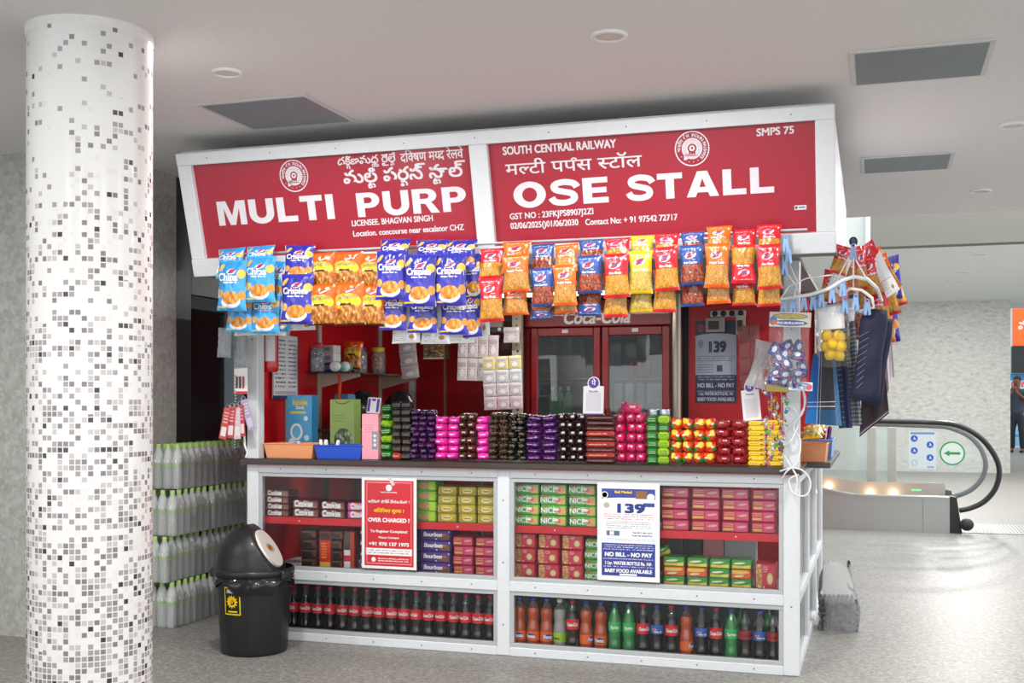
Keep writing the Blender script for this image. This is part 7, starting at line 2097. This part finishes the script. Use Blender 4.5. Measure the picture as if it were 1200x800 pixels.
# signs on the glass
a = q(1116, 531, EY0 + .07); r = q(1131, 531, EY0 + .07).x - a.x
ar = thing('arrow_sign', 'round white sticker with green ring and arrow on the escalator glass', 'sign', (a.x, EY0 + .072, a.z))
m = MB(); m.disc(0, 0, r, 0, 0, 40); m.build('disc', mat('#e6f2ec', .4), ar)
m = MB(); m.disc(0, 0, r, -.001, 0, 40, r0=r * .88); m.build('ring', mat('#2fa04e', .4), ar)
m = MB(); m.flat([[(-r * .68, 0), (-r * .22, r * .24), (-r * .22, r * .10), (r * .62, r * .10), (r * .62, -r * .10), (-r * .22, -r * .10), (-r * .22, -r * .24)]], -.0012, 0); m.build('arrow', mat('#2fa04e', .4), ar)
a, b = q(1065, 549, EY0 + .07), q(1097, 505, EY0 + .07); w_, h_ = b.x - a.x, b.z - a.z
st = thing('safety_sticker', 'pale sticker sheet with round blue escalator safety symbols', 'sticker', ((a.x + b.x) / 2, EY0 + .072, a.z))
m = MB(); m.box(-w_ / 2, -.0004, 0, w_ / 2, 0, h_, 0, uvfront=True); m.build('sheet', design('safety_print', '#d9e6ea', [('r', .06, .91, .94, .97, '#7a9acc'), ('r', .68, .03, .92, .07, '#8aa4cc')], .4), st)
m = MB()
for u, v, c in ((.2, .80, 0), (.78, .64, 0), (.2, .48, 0), (.78, .30, 0), (.2, .16, 1)):
    cx, cz = (u - .5) * w_, v * h_; m.disc(cx, cz, w_ * .13, -.001, 0 if not c else 2, 20)
    m.disc(cx, cz + w_ * .05, w_ * .02, -.002, 1, 8)
    m.flat([[(cx - w_ * .05, cz - w_ * .08), (cx - w_ * .01, cz + w_ * .03), (cx + w_ * .03, cz + w_ * .03), (cx + w_ * .07, cz - w_ * .07), (cx + w_ * .03, cz - w_ * .04), (cx, cz - w_ * .02)]], -.002, 1)
m.build('symbols', [mat('#2a62c8', .4), mat('#eef4fa', .4), mat('#c4d4dc', .4)], st)
# steel and glass guard behind the escalator
gd = thing('glass_guard', 'steel posts and greenish glass guard behind the escalator', 'guard rail', (q(1034, 560, 13.4).x, 13.4, 0))
for px in (1021.5, 1045.5):
    p = q(px, 560, 13.4); zz = q(px, 500, 13.4).z
    m = MB(); m.box(p.x - gd.location.x - .045, -.03, 0, p.x - gd.location.x + .045, .03, zz, 0, .006); m.build('post', mat('#b9b2a8', .35, .7), gd)
for x0, x1 in ((940, 1018), (1025, 1042)):
    a, b = q(x0, 560, 13.4), q(x1, 560, 13.4)
    MB().box(a.x - gd.location.x, -.006, .05, b.x - gd.location.x, .006, q(1020, 502, 13.4).z).build('glass_panel', film('guard_glass', '#cfe6df', .72, .04, 1.4), gd)

# ================================================================ far shop front and the man before it
def farboard(name, label, px0, py0, px1, py1, Y, dsg, cat, th=.12, emit=None):
    a, b = onY(px0, py1, Y), onY(px1, py1, Y); zt_ = onY(px0, py0, Y).z
    m = MB(); m.box(a.x, Y, a.z, b.x, Y + th, zt_, 0, 0, uvfront=True); o = m.build(name, dsg); tag(o, label, cat); return o
pan = thing('shop_sign', 'orange shop sign with white script beyond the far granite wall', 'sign', onY(1200, 405, 31.5))
a, b = onY(1187, 405, 31.5), onY(1225, 405, 31.5); zt_ = onY(1187, 361, 31.5).z
m = MB(); m.box(a.x - pan.location.x, 0, 0, b.x - pan.location.x, .15, zt_ - a.z, 0, .01); m.build('panel', mat('#f0641e', .4, emit=.35), pan)
m = MB(); P, T, W = text2d('వాటర్', .30, bold=.02); m.add([(a.x - pan.location.x + .12 + x, -.004 - e, .42 + y) for x, y, e in P], T, 0); m.build('lettering', mat('#f8ece4', .5), pan)
farboard('dark_fascia', 'black fascia panel under the orange shop sign', 1186, 405.5, 1226, 437, 31.55, mat('#1d2326', .4), 'panel', .3)
pst = farboard('lit_poster', 'bright blue poster with red print behind the standing man', 1183.5, 437.5, 1226, 522, 31.7, design('poster_blue', '#bfe2f4', [('g', 0, 0, 1, 1, '#8ec8ec', '#d4eef8'), ('r', 0, .90, 1, 1, '#2a8ac8'), ('s', .02, .80, .9, .90, '#d83a4a', 1, .8), ('s', .05, .66, .9, .78, '#d84a5a', 2, .6), ('s', .05, .1, .9, .55, '#5aa0d0', 6, .5)], .4), 'poster', .1)
MB_ = MB(); a, b = onY(1183, 525, 31.65), onY(1226, 525, 31.65)
p = onZ(1192, 530, 0)
man = thing('person', 'standing man in dark shirt and trousers, hands raised to his chin, far away', 'person', (p.x, p.y, 0), (0, 0, -.45))
KS = 1.86 / 1.75
def skin(name, verts, edges, radii, mm, root=0, sub=2, par=man, loc=(0, 0, 0)):
    me = bpy.data.meshes.new(name); me.from_pydata([tuple(Vector(v) * KS) for v in verts], edges, []); me.materials.append(mm)
    o = bpy.data.objects.new(name, me); C.objects.link(o); o.parent = par; o.location = loc
    sk = o.modifiers.new('skin', 'SKIN'); sk.use_smooth_shade = True
    for i, r in enumerate(radii):
        d = me.skin_vertices[0].data[i]; rr = r if isinstance(r, tuple) else (r, r); d.radius = (rr[0] * KS, rr[1] * KS); d.use_root = (i == root)
    sb = o.modifiers.new('sub', 'SUBSURF'); sb.levels = sub; sb.render_levels = sub
    return o
M_skin = mat('#7a4a34', .5)
# body: pelvis, spine, neck, head; arms bent up to the chin; legs
bv = [(0, 0, .95), (0, .01, 1.15), (0, .01, 1.36), (0, 0, 1.48), (0, -.02, 1.56), (0, -.03, 1.65), (0, -.03, 1.71),
      (.17, .01, 1.42), (.24, -.03, 1.18), (.10, -.22, 1.36), (.04, -.19, 1.44), (-.17, .01, 1.42), (-.24, -.03, 1.18), (-.10, -.22, 1.34), (-.03, -.20, 1.42),
      (.09, 0, .90), (.11, -.02, .50), (.12, .02, .09), (.13, -.12, .03), (-.09, 0, .90), (-.11, -.02, .50), (-.12, .02, .09), (-.13, -.12, .03)]
be = [(0, 1), (1, 2), (2, 3), (3, 4), (4, 5), (5, 6), (2, 7), (7, 8), (8, 9), (9, 10), (2, 11), (11, 12), (12, 13), (13, 14), (0, 15), (15, 16), (16, 17), (17, 18), (0, 19), (19, 20), (20, 21), (21, 22)]
br = [(.11, .075), (.13, .09), (.15, .10), .055, (.075, .085), (.078, .095), (.06, .07), .055, .042, .028, .03, .055, .042, .028, .03, .062, .055, .038, .03, .062, .055, .038, .03]
skin('body', bv, be, br, M_skin)
skin('shirt', [(0, 0, .84), (0, .005, .98), (0, .01, 1.15), (0, .01, 1.36), (0, 0, 1.46), (.17, .01, 1.42), (.235, -.02, 1.21), (-.17, .01, 1.42), (-.235, -.02, 1.21)], [(0, 1), (1, 2), (2, 3), (3, 4), (3, 5), (5, 6), (3, 7), (7, 8)], [(.165, .125), (.17, .125), (.16, .118), (.175, .122), .07, .075, .065, .075, .065], mat('#3a4452', .8))
skin('trousers', [(0, 0, 1.0), (0, 0, .90), (.085, 0, .74), (.11, -.02, .50), (.12, .02, .07), (-.085, 0, .74), (-.11, -.02, .50), (-.12, .02, .07)], [(0, 1), (1, 2), (2, 3), (3, 4), (1, 5), (5, 6), (6, 7)], [(.14, .10), (.145, .11), .092, .076, .066, .092, .076, .066], mat('#252c36', .8))
m = MB(); m.sphere((0, .012 * KS, 1.705 * KS), .088 * KS, 0, 20, (.95, 1.12, .78)); m.build('hair', mat('#1a1512', .7), man)
for s in (1, -1):
    skin('shoe', [(s * .12, .05, .035), (s * .13, -.08, .035), (s * .135, -.16, .025)], [(0, 1), (1, 2)], [(.045, .04), (.045, .035), (.04, .025)], mat('#120f0e', .5))
    for k, (dx, L, z0) in enumerate(((-.024, .070, 0), (-.008, .078, .004), (.008, .074, .004), (.022, .058, -.002))):
        bx = s * .035
        skin('finger', [(bx + dx, -.20, 1.45 + z0), (bx + dx * .9, -.205, 1.45 + z0 + L * .45), (bx + dx * .8 - s * .006, -.195, 1.45 + z0 + L * .8), (bx + dx * .7 - s * .01, -.18, 1.45 + z0 + L)], [(0, 1), (1, 2), (2, 3)], [.0105, .0095, .0085, .007], M_skin, sub=1)
    skin('thumb', [(s * .012, -.185, 1.44), (s * -.004, -.17, 1.47), (s * -.008, -.155, 1.50)], [(0, 1), (1, 2)], [.012, .010, .008], M_skin, sub=1)
fz = 1.63
m = MB()
m.lathe([(.0005, -.03), (.012, -.02), (.016, -.008), (.008, .01), (.0005, .03)], 10, 0, M=Matrix.Translation((0, -.128 * KS, fz * KS)) @ Matrix.Rotation(.2, 4, 'X'), closed=False)
m.build('nose', M_skin, man)
for s in (1, -1):
    m = MB(); m.sphere((s * .03 * KS, -.115 * KS, (fz + .03) * KS), .011, 0, 10); m.build('eye', mat('#1a1412', .3), man)
    m = MB(); m.sphere((s * .082 * KS, -.02 * KS, (fz + .005) * KS), .024, 0, 10, (.4, .8, 1.3)); m.build('ear', M_skin, man)
m = MB(); m.sphere((0, -.112 * KS, (fz - .045) * KS), .02, 0, 10, (1.2, .4, .35)); m.build('mouth', mat('#5a2a24', .5), man)
